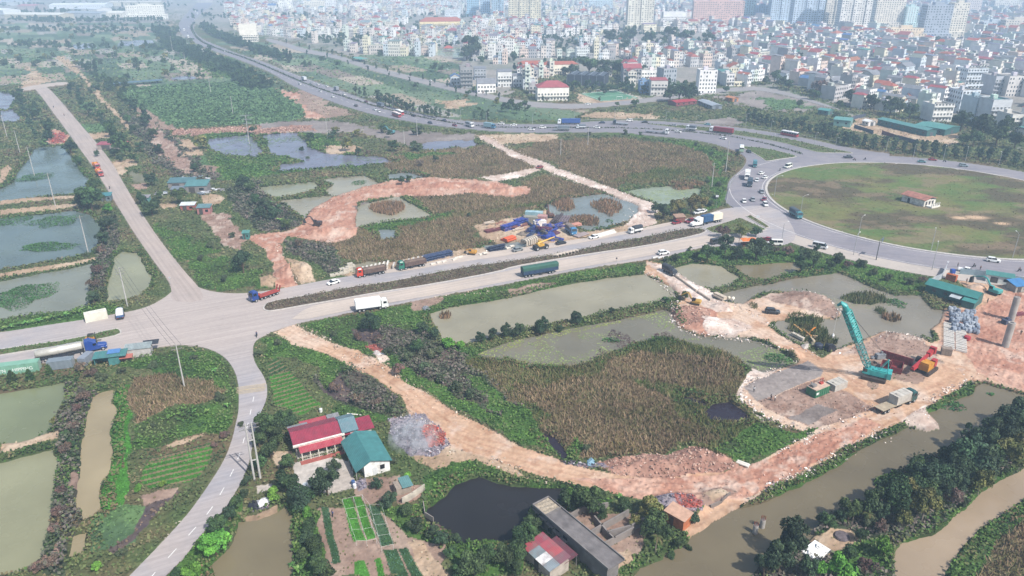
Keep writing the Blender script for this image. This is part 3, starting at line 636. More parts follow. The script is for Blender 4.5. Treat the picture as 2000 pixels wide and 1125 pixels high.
strip_sheet('dusty_lane',chaikin(GP("560,632 700,603 850,576 1000,548 1130,523 1250,503 1350,484 1400,474 1480,474 1470,460 1390,458 1326,470 1250,485 1075,511 976,533 851,557 738,574 650,590 600,600"),1),.125,DUST)
strip_sheet('dusty_lane',chaikin(GP("690,537 836,515 888,501 1000,487 1120,469 1213,454 1276,441 1340,428 1330,436 1250,452 1120,478 1000,498 880,515 760,535"),1),.128,DUST)
KERB=mat('#cfc9c2',.8,var=.2)
CG=attr_mat('island_soil',rough=.95,scale=.8,var=.2)
for k,(kind,P)in ISLANDS.items():
 tag(add('kerb',sheet('kerb',P,.24,KERB,.3)),kind='structure')
 inn=grow(P,-.45 if k!='roundabout green' else-1.0)
 base={'medscrub':'#6a5c50','medgrass':'#66744a','lawn':'#6a7048'}[kind]
 if k=='roundabout green':continue
 sh=sheet('verge',inn,.262,mat(base,.95,var=.3,scale=.4,spec=.1,dirt='#7c6a58'))
 tag(add('verge',sh),kind='structure')
rr=np.linspace(.01,RR-1.2,170);aa=np.linspace(0,2*pi,480,endpoint=False)
RA,AA=np.meshgrid(rr,aa,indexing='ij');xx=RC[0]+RA*np.cos(AA);yy=RC[1]+RA*np.sin(AA)
t1=np.clip((fbm(xx,yy,16,5,401)-.36)/.28,0,1)[...,None];t2=np.clip((fbm(xx,yy*1.8,30,5,402)-.49)/.12,0,1)[...,None];t3=np.clip((fbm(xx,yy*1.5,13,4,403)-.56)/.10,0,1)[...,None]
g=np.array(hx('#647a46'))*(1-t1)+np.array(hx('#7d7d50'))*t1;g=g*(1-.8*t2)+np.array(hx('#625449'))*.8*t2;g=g*(1-.6*t3)+np.array(hx('#94806a'))*.6*t3
for px,py,r in((1905,428,4.5),(1875,429,3.5),(1955,440,3)):
 cx,cy=G(px,py);q=np.exp(-(((xx-cx)/r)**2+((yy-cy)/(r*.6))**2)**2)[...,None];g=g*(1-q)+np.array(hx('#d8b898'))*q
zz=.27+.55*np.clip((RR-RA)/25,0,1)+.25*(fbm(xx,yy,4,3,8)-.5)
idx=np.arange(rr.size*aa.size).reshape(rr.size,aa.size);nx=np.roll(idx,-1,1)
FQ=np.stack([idx[:-1],nx[:-1],nx[1:],idx[1:]],-1).reshape(-1,4)
tag(add('roundabout_turf',mesh_np('roundabout_turf',np.stack([xx,yy,zz],-1).reshape(-1,3),FQ[:,::-1],M_LAND,g.reshape(-1,3),smooth=True)),kind='structure')
LINE=mat('#e2e0de',.7,var=.25,scale=2)
def along(P,step):
 P=[Vector((p[0],p[1]))for p in P];out=[];d=0;nxt=0
 for a,b in zip(P,P[1:]):
  l=(b-a).length
  while nxt<=d+l:
   t=(nxt-d)/l;out.append((a.lerp(b,t),(b-a).normalized()));nxt+=step
  d+=l
 return out
def dashes(P,step,ln,wd,z):
 mb=MB()
 for p,t in along(P,step):
  n=Vector((-t.y,t.x))*wd/2;a=p-t*ln/2;b=p+t*ln/2
  mb.quad((*(a-n),z),(*(b-n),z),(*(b+n),z),(*(a+n),z))
 return mb
mid=chaikin(GP("495,780 482,840 465,900 440,950 410,1000 365,1050 315,1105 285,1140"),2,False)
tag(dashes(mid,6.0,2.4,.16,.105).obj('lane_marking',LINE),kind='structure')
hwl=chaikin(GP("525,132 575,152 625,172 675,191 725,209 776,221 826,230 876,240 951,247 1000,249"),2,False)
for off in(-6.5,6.5):
 P=[]
 for p,t in along(hwl,8):P.append((p.x-t.y*off,p.y+t.x*off))
 tag(dashes(P,12,5,.3,.05).obj('lane_marking',LINE),kind='structure')
mb=MB()
for s,n in(("462,758 520,750",4),("462,765 520,757",4)):
 a,b=GP(s)
 for i in range(n):
  o=.55*i;mb.quad((a[0],a[1]-o,.107),(b[0],b[1]-o,.107),(b[0],b[1]-o+.25,.107),(a[0],a[1]-o+.25,.107))
tag(mb.obj('speed_hump_marking',mat('#cdbb9c',.8)),kind='structure')
mb=MB()
for r in(RR+1.3,91.0):
 Pc=circ(r,radians(120),radians(360),200);
 for a,b in zip(Pc,Pc[1:]):
  va,vb=Vector(a),Vector(b);n=(vb-va).normalized();n=Vector((-n.y,n.x))*.09
  mb.quad((*(va-n),.06),(*(vb-n),.06),(*(vb+n),.06),(*(va+n),.06))
tag(mb.obj('edge_marking',LINE),kind='structure')
rng=np.random.default_rng(7)
def cards(P,size,up=.5,aspect=.7,rng=rng):
 """leaf-sized quads at points P with random facing (biased up)"""
 n=len(P);nrm=rng.normal(size=(n,3));nrm[:,2]=np.abs(nrm[:,2])+up;nrm/=np.linalg.norm(nrm,axis=1)[:,None]
 a=rng.normal(size=(n,3));a-=(a*nrm).sum(1)[:,None]*nrm;a/=np.linalg.norm(a,axis=1)[:,None]+1e-9
 b=np.cross(nrm,a);s=(np.asarray(size)*rng.uniform(.6,1.3,n)*.5)[:,None]
 q=np.stack([P-a*s-b*s*aspect*.4,P+a*s*.2-b*s*aspect,P+a*s+b*s*aspect*.3,P-a*s*.1+b*s*aspect],1)
 return q.reshape(-1,3),np.arange(n*4).reshape(n,4)
def blades(P,hgt_,wid,lean=.25,rng=rng):
 n=len(P);az=rng.uniform(0,2*pi,n);d=np.stack([np.cos(az),np.sin(az),np.zeros(n)],1)*(wid*.5)[:,None]
 la=rng.uniform(0,2*pi,n);lo=np.stack([np.cos(la),np.sin(la),np.zeros(n)],1)*(hgt_*rng.uniform(0,lean,n))[:,None]
 top=P+lo;top[:,2]+=hgt_
 q=np.stack([P-d,P+d,top+d*.35,top-d*.35],1)
 return q.reshape(-1,3),np.arange(n*4).reshape(n,4)
def palmix(h,n,x,y,sc,seed,rng=rng,var=.25):
 c=np.array([hx(k)for k in h.split()]);t=np.clip(fbm(x,y,sc,3,seed)*1.6-.3+rng.normal(0,.16,n),0,.999)*(len(c)-1)
 i=t.astype(int);f=(t-i)[:,None];cc=c[i]*(1-f)+c[np.minimum(i+1,len(c)-1)]*f
 return 1.12*cc*(1+rng.uniform(-var,var,n))[:,None]
def sample(dens,ymin,ymax):
 """random points over the visible land, density per m2 falling with distance"""
 X=[];Y=[];edges=np.geomspace(ymin,ymax,40)
 for a,b in zip(edges,edges[1:]):
  m=(a+b)/2;wv=.74*(m*CT+H*ST);d=dens*min(1,(190/m)**1.4)
  n=int(2*wv*(b-a)*d);yy=rng.uniform(a,b,n);u=rng.uniform(-.74,.74,n)
  X.append(u*(yy*CT+H*ST));Y.append(yy)
 return np.concatenate(X),np.concatenate(Y)
ROADN=np.stack([roadm,np.roll(roadm,2,0),np.roll(roadm,-2,0),np.roll(roadm,2,1),np.roll(roadm,-2,1)]).any(0)
GROW={'rough':('rough_grass','leaf',3.0,.65,.8,'#46563a #5c6c42 #70764e #86785c',5),'lush':('lush_weeds','leaf',4.0,.6,.95,'#3a5430 #4e6e38 #64843f #5a6e40 #6f7a50',4),'scrub':('scrub','leaf',5.0,.7,2.2,'#3e4a36 #525e44 #68665a #7a6c68 #5c6a4a',6),'reed':('dry_reeds','blade',9.0,.15,1.25,'#6a6644 #85705a #97806a #6e6e48 #a68e74 #8a745c #787048',8),'reedg':('green_reeds','blade',9.0,.15,1.3,'#4e6236 #62703f #7a744e #8c7a5e #6a7646',8),'cropb':('vegetable_rows','crop',7.0,.36,.35,'#427030 #56903c #4c8036',3),'cropd':('vegetable_rows','crop',7.0,.36,.4,'#2f4c30 #3c5c3a #466a44',3),'bedb':('vegetable_rows','leaf',7,.34,.35,'#468032 #5a9840 #50883a',3),'bedd':('vegetable_rows','leaf',7,.36,.45,'#35503a #44664a #587a62',2),'green2':('vegetable_rows','leaf',1.6,.6,.4,'#4f7042 #688454 #5a7848',5),'shrubf':('shrub_field','leaf',3.5,.75,1.0,'#46603e #56744a #668458 #5c7450',4),'litter':('litter','leaf',5.0,.55,.5,'#6c6880 #9a94a4 #5a5560 #c9c4c8 #8a6a66',1),'orange':('orange_waste','leaf',7.0,.45,.5,'#b8483c #cf5a4a #8a5a56 #d88a78 #7a6a70 #c9503f',1),'patch':('vegetable_rows','leaf',.28,.9,.5,'#4f6f48 #6a8558 #7d7a5e',14),'white':('rubble','leaf',.5,.5,.2,'#d8ccc2 #bfb2a8 #efe8e2',2),'reddark':('rubble','leaf',3.0,.55,.35,'#a07c6c #b89484 #ccae9e #8f7262',2),'red':('rubble','leaf',.22,.5,.2,'#b08676 #d0ac9c #a07868 #dcc4b6',2),'dirt':('rubble','leaf',.06,.4,.15,'#c49c84 #e8d4c4 #a88470',2),'clay':('rubble','leaf',.8,.5,.2,'#8f776a #b49a8a',2),'burnt':('scrub','leaf',1.4,.6,.5,'#4a3d3a #6e5c50 #8a7460',3),'tan':('rough_grass','leaf',.5,.5,.35,'#6b7048 #8a8058 #c4b49c',4),'weedp':('scrub','leaf',2,.6,.4,'#3e2f36 #54463c',3),'soil':('rough_grass','leaf',.35,.5,.3,'#5c6a40 #7a6a50',4)}
BYID={CLS[k]:k for k in GROW}
acc={}
def put(obj,q,c):acc.setdefault(obj,[]).append((q,np.repeat(c,4,0)))
x,y=sample(9.0,84,1000)
r,c=land_at(x,y);kc=cls[r,c];dry=(shore[r,c]<-.15)&~ROADN[r,c];zz0=Z[r,c]
rnd=rng.uniform(0,9.0,len(x))
for k,(ob,kind,dens,sz,hg,pal,lump)in GROW.items():
 m=(kc==CLS[k])&dry&(rnd<dens)
 if not m.any():continue
 px_,py_=x[m],y[m];n=m.sum();fs=np.maximum(1,py_/230)**.9
 lumpn=np.clip(fbm(px_,py_,lump,3,CLS[k]+500)*2.4-.6,.1,1.25)
 if kind=='crop':
  a_=rowang[r,c][m];v=py_*np.cos(a_)-px_*np.sin(a_);keep=np.sin(v*2*pi/1.9)<.42
  px_,py_,fs,lumpn=px_[keep],py_[keep],fs[keep],lumpn[keep];n=len(px_)
  if not n:continue
 base=np.stack([px_,py_,zz0[m][keep]if kind=='crop' else zz0[m]],1)
 cc=palmix(pal,n,px_,py_,lump*1.6,CLS[k]+900)
 if kind=='blade':
  q,_=blades(base,hg*rng.uniform(.5,1.1,n)*(.6+.4*lumpn),sz*rng.uniform(.7,1.4,n)*fs**.7*1.5,1.1)
 else:
  base[:,2]+=hg*lumpn*np.sqrt(rng.uniform(0,1,n))+.02
  q,_=cards(base,sz*fs,.6)
 put(ob,q,cc)
x,y=sample(6.0,84,700);r,c=land_at(x,y);s=shore[r,c]
m=(s>-3.0)&(s<-.05)&~ROADN[r,c]&~np.isin(cls[r,c],[CLS[k]for k in('dirt','red','white','tan','mud','pave','clay')])&(rng.uniform(0,1,len(x))<.75)
x,y=x[m],y[m];n=len(x);base=np.stack([x,y,np.maximum(Z[r,c][m],-.6)],1)
ln=np.clip(fbm(x,y,6,3,1234)*2.4-.6,.08,1.2);base[:,2]+=1.1*ln*np.sqrt(rng.uniform(0,1,n))
q,_=cards(base,.7*np.maximum(1,y/230),.5);put('bank_growth',q,palmix('#34482a #4c6a34 #6a7448 #74644c',n,x,y,9,321))
ISL="67,347,30,9 108,432,48,12 20,430,38,13 88,482,53,10 40,578,58,24 640,360,12,4 702,357,14,5 755,407,34,13 1748,591,20,8 1690,585,42,12 1150,432,22,8 1100,400,22,12 1185,405,26,14 1135,432,30,9 1190,432,8,4 1845,787,30,6 1860,795,24,8 1935,770,8,3 1570,628,35,14 1580,650,34,16 1740,622,18,6 1720,610,10,6 1340,362,40,8 1130,350,10,3 870,618,10,6 1760,600,8,3 1885,762,6,3 1720,960,3,2 1790,985,4,2 1520,700,30,10 1195,665,20,5 1610,665,26,10 1470,600,8,6".split()
dryI={'755','1150','1100','1185','1135','870','1740','1340'}
for w_ in ISL:
 px,py,rx,ry=[float(v)for v in w_.split(',')]
 cx,cy=G(px,py,-.45);sx=abs(G(px+rx,py,-.45)[0]-cx);sy=abs(G(px,py-ry,-.45)[1]-cy)
 n=int(max(40,sx*sy*3.1*(9 if cy<300 else 5)));t=rng.uniform(0,2*pi,n);rr_=np.sqrt(rng.uniform(0,1,n))*(1+.3*(vnoise(np.cos(t)*2.2+px,np.sin(t)*2.2+py,5)-.5)*2)
 xx=cx+sx*rr_*np.cos(t);yy=cy+sy*rr_*np.sin(t);b=np.stack([xx,yy,np.full(n,-.49)],1)
 if w_.split(',')[0]in dryI:
  q,_=blades(b,rng.uniform(.8,1.8,n),np.full(n,.4),.4);put('dry_reeds',q,palmix('#7b6a50 #93765e #a58468 #6a6444',n,xx,yy,5,40))
 elif w_.split(',')[0]in('1570','1580','1690','1610','1720','1470'):
  q,_=blades(b,rng.uniform(.6,1.7,n),np.full(n,.3),.4);put('green_reeds',q,palmix('#4a5a34 #616c42 #76704a',n,xx,yy,5,41))
 else:
  b[:,2]+=.55*np.sqrt(np.clip(1-rr_**2,0,1))*rng.uniform(.2,1,n);q,_=cards(b,np.full(n,.55),1.2);put('floating_plants',q,palmix('#3a5a34 #4c7440 #3f6440',n,xx,yy,6,42))
def lilies(poly,dens,thr,sc,pal,seed,obj='lily_pads',size=.55):
 P=GP(poly);A=np.asarray(P);n=int((np.ptp(A[:,0]))*(np.ptp(A[:,1]))*dens);xx=rng.uniform(A[:,0].min(),A[:,0].max(),n);yy=rng.uniform(A[:,1].min(),A[:,1].max(),n)
 k=inside(P,xx,yy)&(fbm(xx,yy,sc,4,seed)+rng.normal(0,.05,n)>thr);xx,yy=xx[k],yy[k];n=len(xx);r,c=land_at(xx,yy);k=shore[r,c]>.2;xx,yy=xx[k],yy[k];n=len(xx)
 if n:q,_=cards(np.stack([xx,yy,np.full(n,-.455)+rng.uniform(0,.02,n)],1),np.full(n,size),9);put(obj,q,palmix(pal,n,xx,yy,5,seed+1))
lilies("950,690 1100,650 1300,605 1320,640 1400,665 1330,660 1240,675 1120,715 1000,705",3.2,.50,9,'#7d8c5a #93a068 #6d7c50',60)
lilies("1430,690 1499,669 1560,706 1525,716 1480,720",4,.42,8,'#7d8c5a #8a9a66 #6d7c50',61);lilies("930,690 960,672 1100,640 1300,600 1310,606 1100,652 960,690",4,.38,6,'#8a9650 #9aa45c #74864a',62)
lilies("1165,690 1195,640 1225,650 1245,668 1200,690 1120,712",5,.34,7,'#4a383f #5a4846 #3f3236',63,'dark_weed',.6);lilies("1275,650 1300,645 1320,655 1285,672",5,.3,7,'#4a383f #5a4846 #3f3236',64,'dark_weed',.6)
lilies("1440,580 1640,535 1800,600 1640,600 1560,568",1.6,.56,12,'#8c9270 #a0a080 #7c8664',65);lilies("1221,372 1371,367 1363,382 1311,395 1276,392",2.2,.45,8,'#8a9a5c #9aa868 #7d8e58',66);lilies("1500,630 1600,640 1640,670 1560,670",2,.5,7,'#8c9270 #76805c',67)
lilies("400,262 600,255 770,318 540,335 400,300",.7,.58,14,'#5f7a50 #748a5a #566e4c',68,'floating_plants',1.1);lilies("1063,402 1180,377 1248,402 1175,445 1120,440",1.2,.5,9,'#8a7a66 #74806a #6d7a60',69)
for k,dens,hg,pal,ob in(('avenue median',6,.95,'#5a5444 #6e6850 #7d6e62 #62704a #877a64','median_shrubs'),('west median',5,.45,'#4a6636 #5f7a44 #6e6a4c','median_grass'),('corner verge',2.5,.35,'#566a3c #6c7a48 #7a704e','median_grass'),('wedge',1.2,.35,'#567040 #66804a','median_grass'),('slip verge',1.0,.4,'#566640 #6c7a50 #5f6a48','median_grass'),('splitter',2,.3,'#6c7048 #7a6a50','median_grass')):
 P=grow(ISLANDS[k][1],-.6);A=np.asarray(P);n=int(np.ptp(A[:,0])*np.ptp(A[:,1])*dens);xx=rng.uniform(A[:,0].min(),A[:,0].max(),n);yy=rng.uniform(A[:,1].min(),A[:,1].max(),n)
 kk=inside(P,xx,yy);xx,yy=xx[kk],yy[kk];n=len(xx);ln=np.clip(fbm(xx,yy,3,2,77)*2.2-.4,.2,1.2)
 q,_=cards(np.stack([xx,yy,.27+hg*ln*np.sqrt(rng.uniform(0,1,n))],1),np.full(n,.5)*np.maximum(1,yy/260),.5);put(ob,q,palmix(pal,n,xx,yy,6,88))
hwm=chaikin(GP("380,44 372,52 385,78 425,96 470,110 520,130 560,148 600,165 655,184 700,198 751,213 800,224 851,235 900,243 951,248 1000,250 1125,250 1200,250 1275,252 1337,257 1387,262 1450,270 1525,288 1568,302"),2,False)
pts=along(hwm,.8);a=np.array([(p.x,p.y)for p,t in pts]);n=len(a)*3;i=rng.integers(0,len(a),n)
b=np.stack([a[i,0]+rng.normal(0,.5,n),a[i,1]+rng.normal(0,.5,n),.1+rng.uniform(0,.9,n)*(vnoise(a[i,0]/6,a[i,1]/6,3))],1)
q,_=cards(b,1.2*np.maximum(.5,b[:,1]/500),.4);put('median_shrubs',q,palmix('#3f4a38 #56604a #6a6a58',n,b[:,0],b[:,1],20,3))
n=6000;t=rng.uniform(0,2*pi,n);rd=np.sqrt(rng.uniform(0,1,n))*(RR-2);xx=RC[0]+rd*np.cos(t);yy=RC[1]+rd*np.sin(t);k=(fbm(xx,yy*1.8,30,5,402)>.5)|(rng.uniform(0,1,n)<.25);xx,yy,rd=xx[k],yy[k],rd[k];n=len(xx)
q,_=cards(np.stack([xx,yy,.35+.55*np.clip((RR-rd)/25,0,1)+rng.uniform(0,.12,n)],1),np.full(n,.6),1.4);put('turf_weeds',q,palmix('#5c6640 #6c6a48 #665a4a #74784e',n,xx,yy,12,31))
g3=np.random.default_rng(33)
for s_,wd_,dn,pal in(("1463,916 1501,893 1600,846 1675,812 1711,790",1.2,5,0),("1440,992 1500,953 1563,928 1640,890 1700,852 1760,838",1.6,7,0),("1441,765 1462,795 1501,820 1533,832 1575,845",1.8,9,0),("1452,752 1490,732 1530,716",1.5,8,0),("1262,533 1290,548 1326,585 1311,607 1323,640 1371,655 1446,660 1500,668 1560,706",1.3,7,0),("1300,518 1371,566 1430,592 1500,630 1545,664 1600,700",1.2,5,0),("1550,566 1600,580 1643,605 1630,622",1.2,6,0),("575,634 640,667 700,684 738,709 801,749 851,779 901,812 963,842",1.3,4,1),("590,645 640,664 690,690 740,715",2.2,4,1),("788,782 800,810 838,830 875,880 926,890 1000,910 1100,946",1.5,4,1),("1811,785 1876,752 1906,738",1.5,7,0),("928,266 1000,306 1110,352 1185,379 1240,402 1222,440",1.5,3,0),("955,266 1010,296 1088,328 1175,361 1251,388 1290,408",1.4,2.5,0),("548,475 560,510 583,556",1.5,4,1),("600,425 650,388 740,360 851,348 930,350",1.6,3,1),("1640,692 1690,664 1730,648 1780,656 1830,680",1.6,5,0),("300,1085 340,1040 380,1000 420,940",1.2,1.2,1),("840,585 900,578 980,568",2,3,1),("650,548 760,520 880,500 1000,484",1.6,3,0)):
 pts=along(chaikin(GP(s_),1,False),.5);a=np.array([(p.x,p.y)for p,t in pts]);n=int(len(a)*.42*dn*wd_);i=g3.integers(0,len(a),n);x,y=a[i,0]+g3.normal(0,wd_*.6,n),a[i,1]+g3.normal(0,wd_*.6,n);r,c=land_at(x,y);k=~roadm[r,c]&(fbm(x,y,5,3,99)>.42);x,y,r,c=x[k],y[k],r[k],c[k];n=len(x)
 q,_=cards(np.stack([x,y,np.maximum(Z[r,c],-.5)+g3.uniform(.03,.3,n)],1),g3.uniform(.2,.75,n)*np.maximum(1,y/300),.5);put('rubble',q,palmix(('#e8dcd2 #d2c2b6 #b8a69c #f0e8e2 #a8948c','#c8b8a4 #a8927e #d8ccbc #8a7a6c')[pal],n,x,y,3,9))
def flush(ob,mt=M_TUFT):
 L_=acc.pop(ob);q=np.concatenate([a for a,b in L_]);c=np.concatenate([b for a,b in L_])
 return tag(add(ob,mesh_np(ob,q,np.arange(len(q)).reshape(-1,4),mt,c)),kind='stuff')
for ob in list(acc):flush(ob)
LM={'farmhouse':(660,880),'dark pond':(960,1000),'teal crane':(1700,740),'roundabout hut':(1790,397),'road junction':(400,610),'football pitch':(1190,188),'tank truck':(120,695),'concrete ruin':(1120,1080),'teal shed':(1860,580),'lorry trailer':(1055,535),'rubble track':(1150,370),'box truck':(726,595),'orange trucks':(190,335),'scrap yard':(370,365),'blue steel pile':(1040,445),'orange awning':(1458,478),'waste heap':(810,860),'white grave':(1590,1080),'shrub field':(430,210),'white hall':(1080,185),'sports cage':(1145,165),'bare block':(1378,160),'yellow hall':(865,55),'coach':(1541,268),'red container':(1408,262),'blue container':(1110,243),'teal depot':(1790,255),'slim tower':(1885,215),'arched shell':(912,160),'concrete piers':(1965,660),'lake pavilion':(880,100),'banana rows':(80,625),'concrete slab':(1540,770),'pink slab':(1400,40),'twin palms':(1680,1015),'tower row':(1560,50),'striped office':(285,30),'temple tower':(485,65)}
LMW={k:G(*v)for k,v in LM.items()}
LMN=list(LMW);LMA=np.array([LMW[k]for k in LMN])
ORD='nearest first second third fourth fifth sixth seventh eighth ninth tenth eleventh twelfth thirteenth fourteenth fifteenth sixteenth seventeenth eighteenth nineteenth twentieth'.split()
def ordinal(n):
 if n<=20:return ORD[n]
 t={2:'twenty',3:'thirty',4:'forty',5:'fifty',6:'sixty',7:'seventy',8:'eighty',9:'ninety'}
 if n%10==0:return{20:'twentieth',30:'thirtieth',40:'fortieth',50:'fiftieth'}.get(n,'hundredth')
 return t[min(n//10,9)]+'-'+ORD[n%10]
LABELQ=[]
def queue_label(o,look,x,y):LABELQ.append((o,look,x,y))
def settle_labels():
 """'<look>, second from the football pitch towards the teal crane': unique by construction"""
 grp={}
 for o,look,x,y in LABELQ:
  d=np.hypot(LMA[:,0]-x,LMA[:,1]-y);i=int(d.argmin());v=np.array([x,y])-LMA[i]
  w_=LMA-LMA[i];l=np.hypot(w_[:,0],w_[:,1])+1e-6;cs=(w_@v)/l/(np.hypot(*v)+1e-6)-l/1500;cs[i]=-9;j=int(cs.argmax())
  grp.setdefault((look,i,j),[]).append((d[i],o))
 for(look,i,j),L_ in grp.items():
  L_.sort(key=lambda t:t[0])
  for k,(d,o)in enumerate(L_):
   o['label']=f"{look}, {ordinal(k + 1)} from the {LMN[i]} towards the {LMN[j]}" if len(L_)>1 else f"{look} by the {LMN[i]} towards the {LMN[j]}"
 LABELQ.clear()
M_BARK=mat('#6b5a4c',.95,var=.3,spec=.1)
M_PALEBARK=mat('#9a9084',.95,var=.3,spec=.1)
TP={}
def crown_mesh(seed,kind):
 g=np.random.default_rng(seed)
 if kind=='B':k,pal,n,sz,hh=13,'#2c3d27 #3c5232 #4c6238 #33462c',2600,.17,1.9
 elif kind=='D':k,pal,n,sz,hh=12,'#2c3c2e #384a34 #43573a #324432',2600,.16,1.9
 elif kind=='L':k,pal,n,sz,hh=12,'#4a7030 #5f8a34 #6f9a3c #527a30',2200,.19,1.6
 elif kind=='O':k,pal,n,sz,hh=11,'#5c6034 #6f6e3e #7a744a #50582f',1500,.19,1.8
 elif kind=='R':k,pal,n,sz,hh=10,'#6a544c #5e4e48 #74604e #565048',1300,.18,1.6
 elif kind=='S':k,pal,n,sz,hh=9,'#3c4a34 #4c5a3e #565c44 #44503a',1500,.2,1.4
 else:k,pal,n,sz,hh=10,'#2c4032 #3a5038 #46583c #344838',1200,.24,2.6
 C_=[]
 for i in range(k):
  t=g.uniform(0,2*pi);rd=.62*math.sqrt(g.uniform(0,1));z=g.uniform(.42,.95)*hh*(1-.25*rd)
  if kind=='E':rd*=.6;z=g.uniform(.2,.97)*hh
  if kind=='S':z=g.uniform(.12,.75)*hh
  C_.append((rd*cos(t),rd*sin(t),z,g.uniform(.24,.46)*(.75 if kind=='E' else 1)*(1.1 if z<.7*hh else.85)))
 C_=np.array(C_);i=g.integers(0,k,n);d=g.normal(size=(n,3));d/=np.linalg.norm(d,axis=1)[:,None];d[:,2]=np.where(d[:,2]<-.3,-d[:,2]*.5,d[:,2])
 P=C_[i,:3]+d*(C_[i,3]*g.uniform(.55,1.05,n)**.6)[:,None];P[:,2]=np.maximum(P[:,2],.05)
 nrm=d+g.normal(0,.55,(n,3));nrm/=np.linalg.norm(nrm,axis=1)[:,None]
 a=g.normal(size=(n,3));a-=(a*nrm).sum(1)[:,None]*nrm;a/=np.linalg.norm(a,axis=1)[:,None];b=np.cross(nrm,a);s=(sz*g.uniform(.5,1.2,n)*.5)[:,None]
 q=np.stack([P-a*s-b*s*.3,P+a*s*.2-b*s*.75,P+a*s+b*s*.25,P-a*s*.1+b*s*.75],1).reshape(-1,3)
 cl=np.array([hx(h)for h in pal.split()]);lumpc=g.uniform(.82,1.2,k)
 c=cl[g.integers(0,4,n)]*.5+cl[g.integers(0,4,k)][i]*.5;c=c*(1.42*lumpc[i]*g.uniform(.75,1.25,n))[:,None]
 me=mesh_np('crown_'+kind,q,np.arange(len(q)).reshape(-1,4),M_LEAF,np.repeat(c,4,0))
 mb=MB();top=hh*.55;mb.tube([(0,0,-.1),(.02,.01,top*.5),(.03,-.02,top)],[.075,.055,.035],7)
 for q_ in C_[:6]:mb.tube([(0.02,0,top*.45),(q_[0]*.5,q_[1]*.5,(top*.45+q_[2])/2),tuple(q_[:3])],[.035,.025,.012],5)
 return me,mb.mesh('trunk',M_PALEBARK if kind in 'OR' else M_BARK),hh
def palm_mesh(seed,kind):
 g=np.random.default_rng(seed);V_=[];F_=[];cc=[]
 pal=[hx(h)for h in(('#4a6638','#5d7840','#6d7a48','#8a8058')if kind=='P' else('#4f7a38','#6a9448','#5c8540','#7d9a58'))]
 if kind=='P':nf,top,ln,wd,seg=22,2.2,1.25,.2,8
 else:nf,top,ln,wd,seg=9,.7,1.15,.42,6
 for f in range(nf):
  az=2*pi*f/nf+g.uniform(-.25,.25);el=g.uniform(-.2,1.2)if kind=='P' else g.uniform(.5,1.3);col=np.array(pal[g.integers(0,4)])*g.uniform(.8,1.2)
  p=Vector((0,0,top));d=el;l=ln*g.uniform(.8,1.1)/seg;pts_=[p.copy()]
  for s_ in range(seg):p=p+Vector((cos(az)*cos(d),sin(az)*cos(d),sin(d)))*l;pts_.append(p.copy());d-=(.3 if kind=='P' else.28)*g.uniform(.8,1.2)
  side=Vector((-sin(az),cos(az),0))
  if kind=='P':
   for s_ in range(1,len(pts_)):
    w2=wd*(1.25-s_/seg)+.06
    for sg in(-1,1):
     for e in(0,.5):
      a=pts_[s_-1].lerp(pts_[s_],e);b=pts_[s_-1].lerp(pts_[s_],e+.32);tip=a.lerp(b,1.6)+side*sg*w2-Vector((0,0,w2*.45));n0=len(V_)
      V_+=[a,b,tip,tip.lerp(a,.5)];F_.append((n0,n0+1,n0+2,n0+3));cc+=[col]*4
  else:
   for s_ in range(1,len(pts_)):
    w0=wd*.5*sin(pi*(s_-1+.3)/(seg+.4));w1=wd*.5*sin(pi*min(seg+.2,s_+.3)/(seg+.4))
    for sg in(-1,1):
     n0=len(V_);V_+=[pts_[s_-1],pts_[s_],pts_[s_]+side*sg*w1-Vector((0,0,w1*.35)),pts_[s_-1]+side*sg*w0-Vector((0,0,w0*.35))];F_.append((n0,n0+1,n0+2,n0+3));cc+=[col]*4
 me=mesh_np('crown_'+kind,[tuple(v)for v in V_],F_,M_LEAF,np.array(cc))
 mb=MB();mb.tube([(0,0,-.1),(.05,.02,top*.5),(0,0,top)],[.1,.07,.06]if kind=='P' else[.09,.08,.05],7)
 return me,mb.mesh('trunk',M_PALEBARK if kind=='P' else mat('#7d8a5a',.8)),2.6 if kind=='P' else 1.5
def cone_mesh(seed):
 g=np.random.default_rng(seed);n=2200;z=g.uniform(0.02,1,n)**1.0;r=(1-.8*z**1.6)*(.75+.25*np.sin(z*26))*g.uniform(.6,1.05,n);t=g.uniform(0,2*pi,n)
 P=np.stack([r*np.cos(t),r*np.sin(t),.15+z*2.5],1);q,f=cards(P,np.full(n,.24),.3,rng=g);cl=np.array([hx(h)for h in '#33492e #456038 #5a7a3c'.split()]);c=cl[g.integers(0,3,n)]*g.uniform(.8,1.2,n)[:,None]
 mb=MB();mb.tube([(0,0,-.1),(0,0,2.4)],[.06,.02],6)
 return mesh_np('crown_C',q,f,M_LEAF,np.repeat(c,4,0)),mb.mesh('trunk',M_BARK),2.7
for kd in 'BDLORSE':TP[kd]=[crown_mesh(100*ord(kd)+s_,kd)for s_ in range(5 if kd in 'BDE' else 3)]
TP['P']=[palm_mesh(s_,'P')for s_ in(1,2)];TP['N']=[palm_mesh(s_,'N')for s_ in(3,4,5)];TP['C']=[cone_mesh(6),cone_mesh(7)]
TNAME={'B':('broadleaf_tree','bushy green broadleaf tree','tree'),'D':('dark_tree','dense dark green tree','tree'),'L':('bright_tree','bright yellow-green leafy tree','tree'),'O':('olive_tree_crown','loose olive-brown tree','tree'),'R':('dry_bush','purplish brown dry bush','bush'),'S':('round_shrub','low dark green shrub','shrub'),'E':('roadside_tree','upright blue-green tree','tree'),'P':('palm_tree','feathery coconut palm','palm'),'N':('banana_plant','broad-leaved banana plant','banana plant'),'C':('cone_tree','small cone-shaped evergreen tree','tree')}
TNAME['O']=('feathery_tree',)+TNAME['O'][1:]
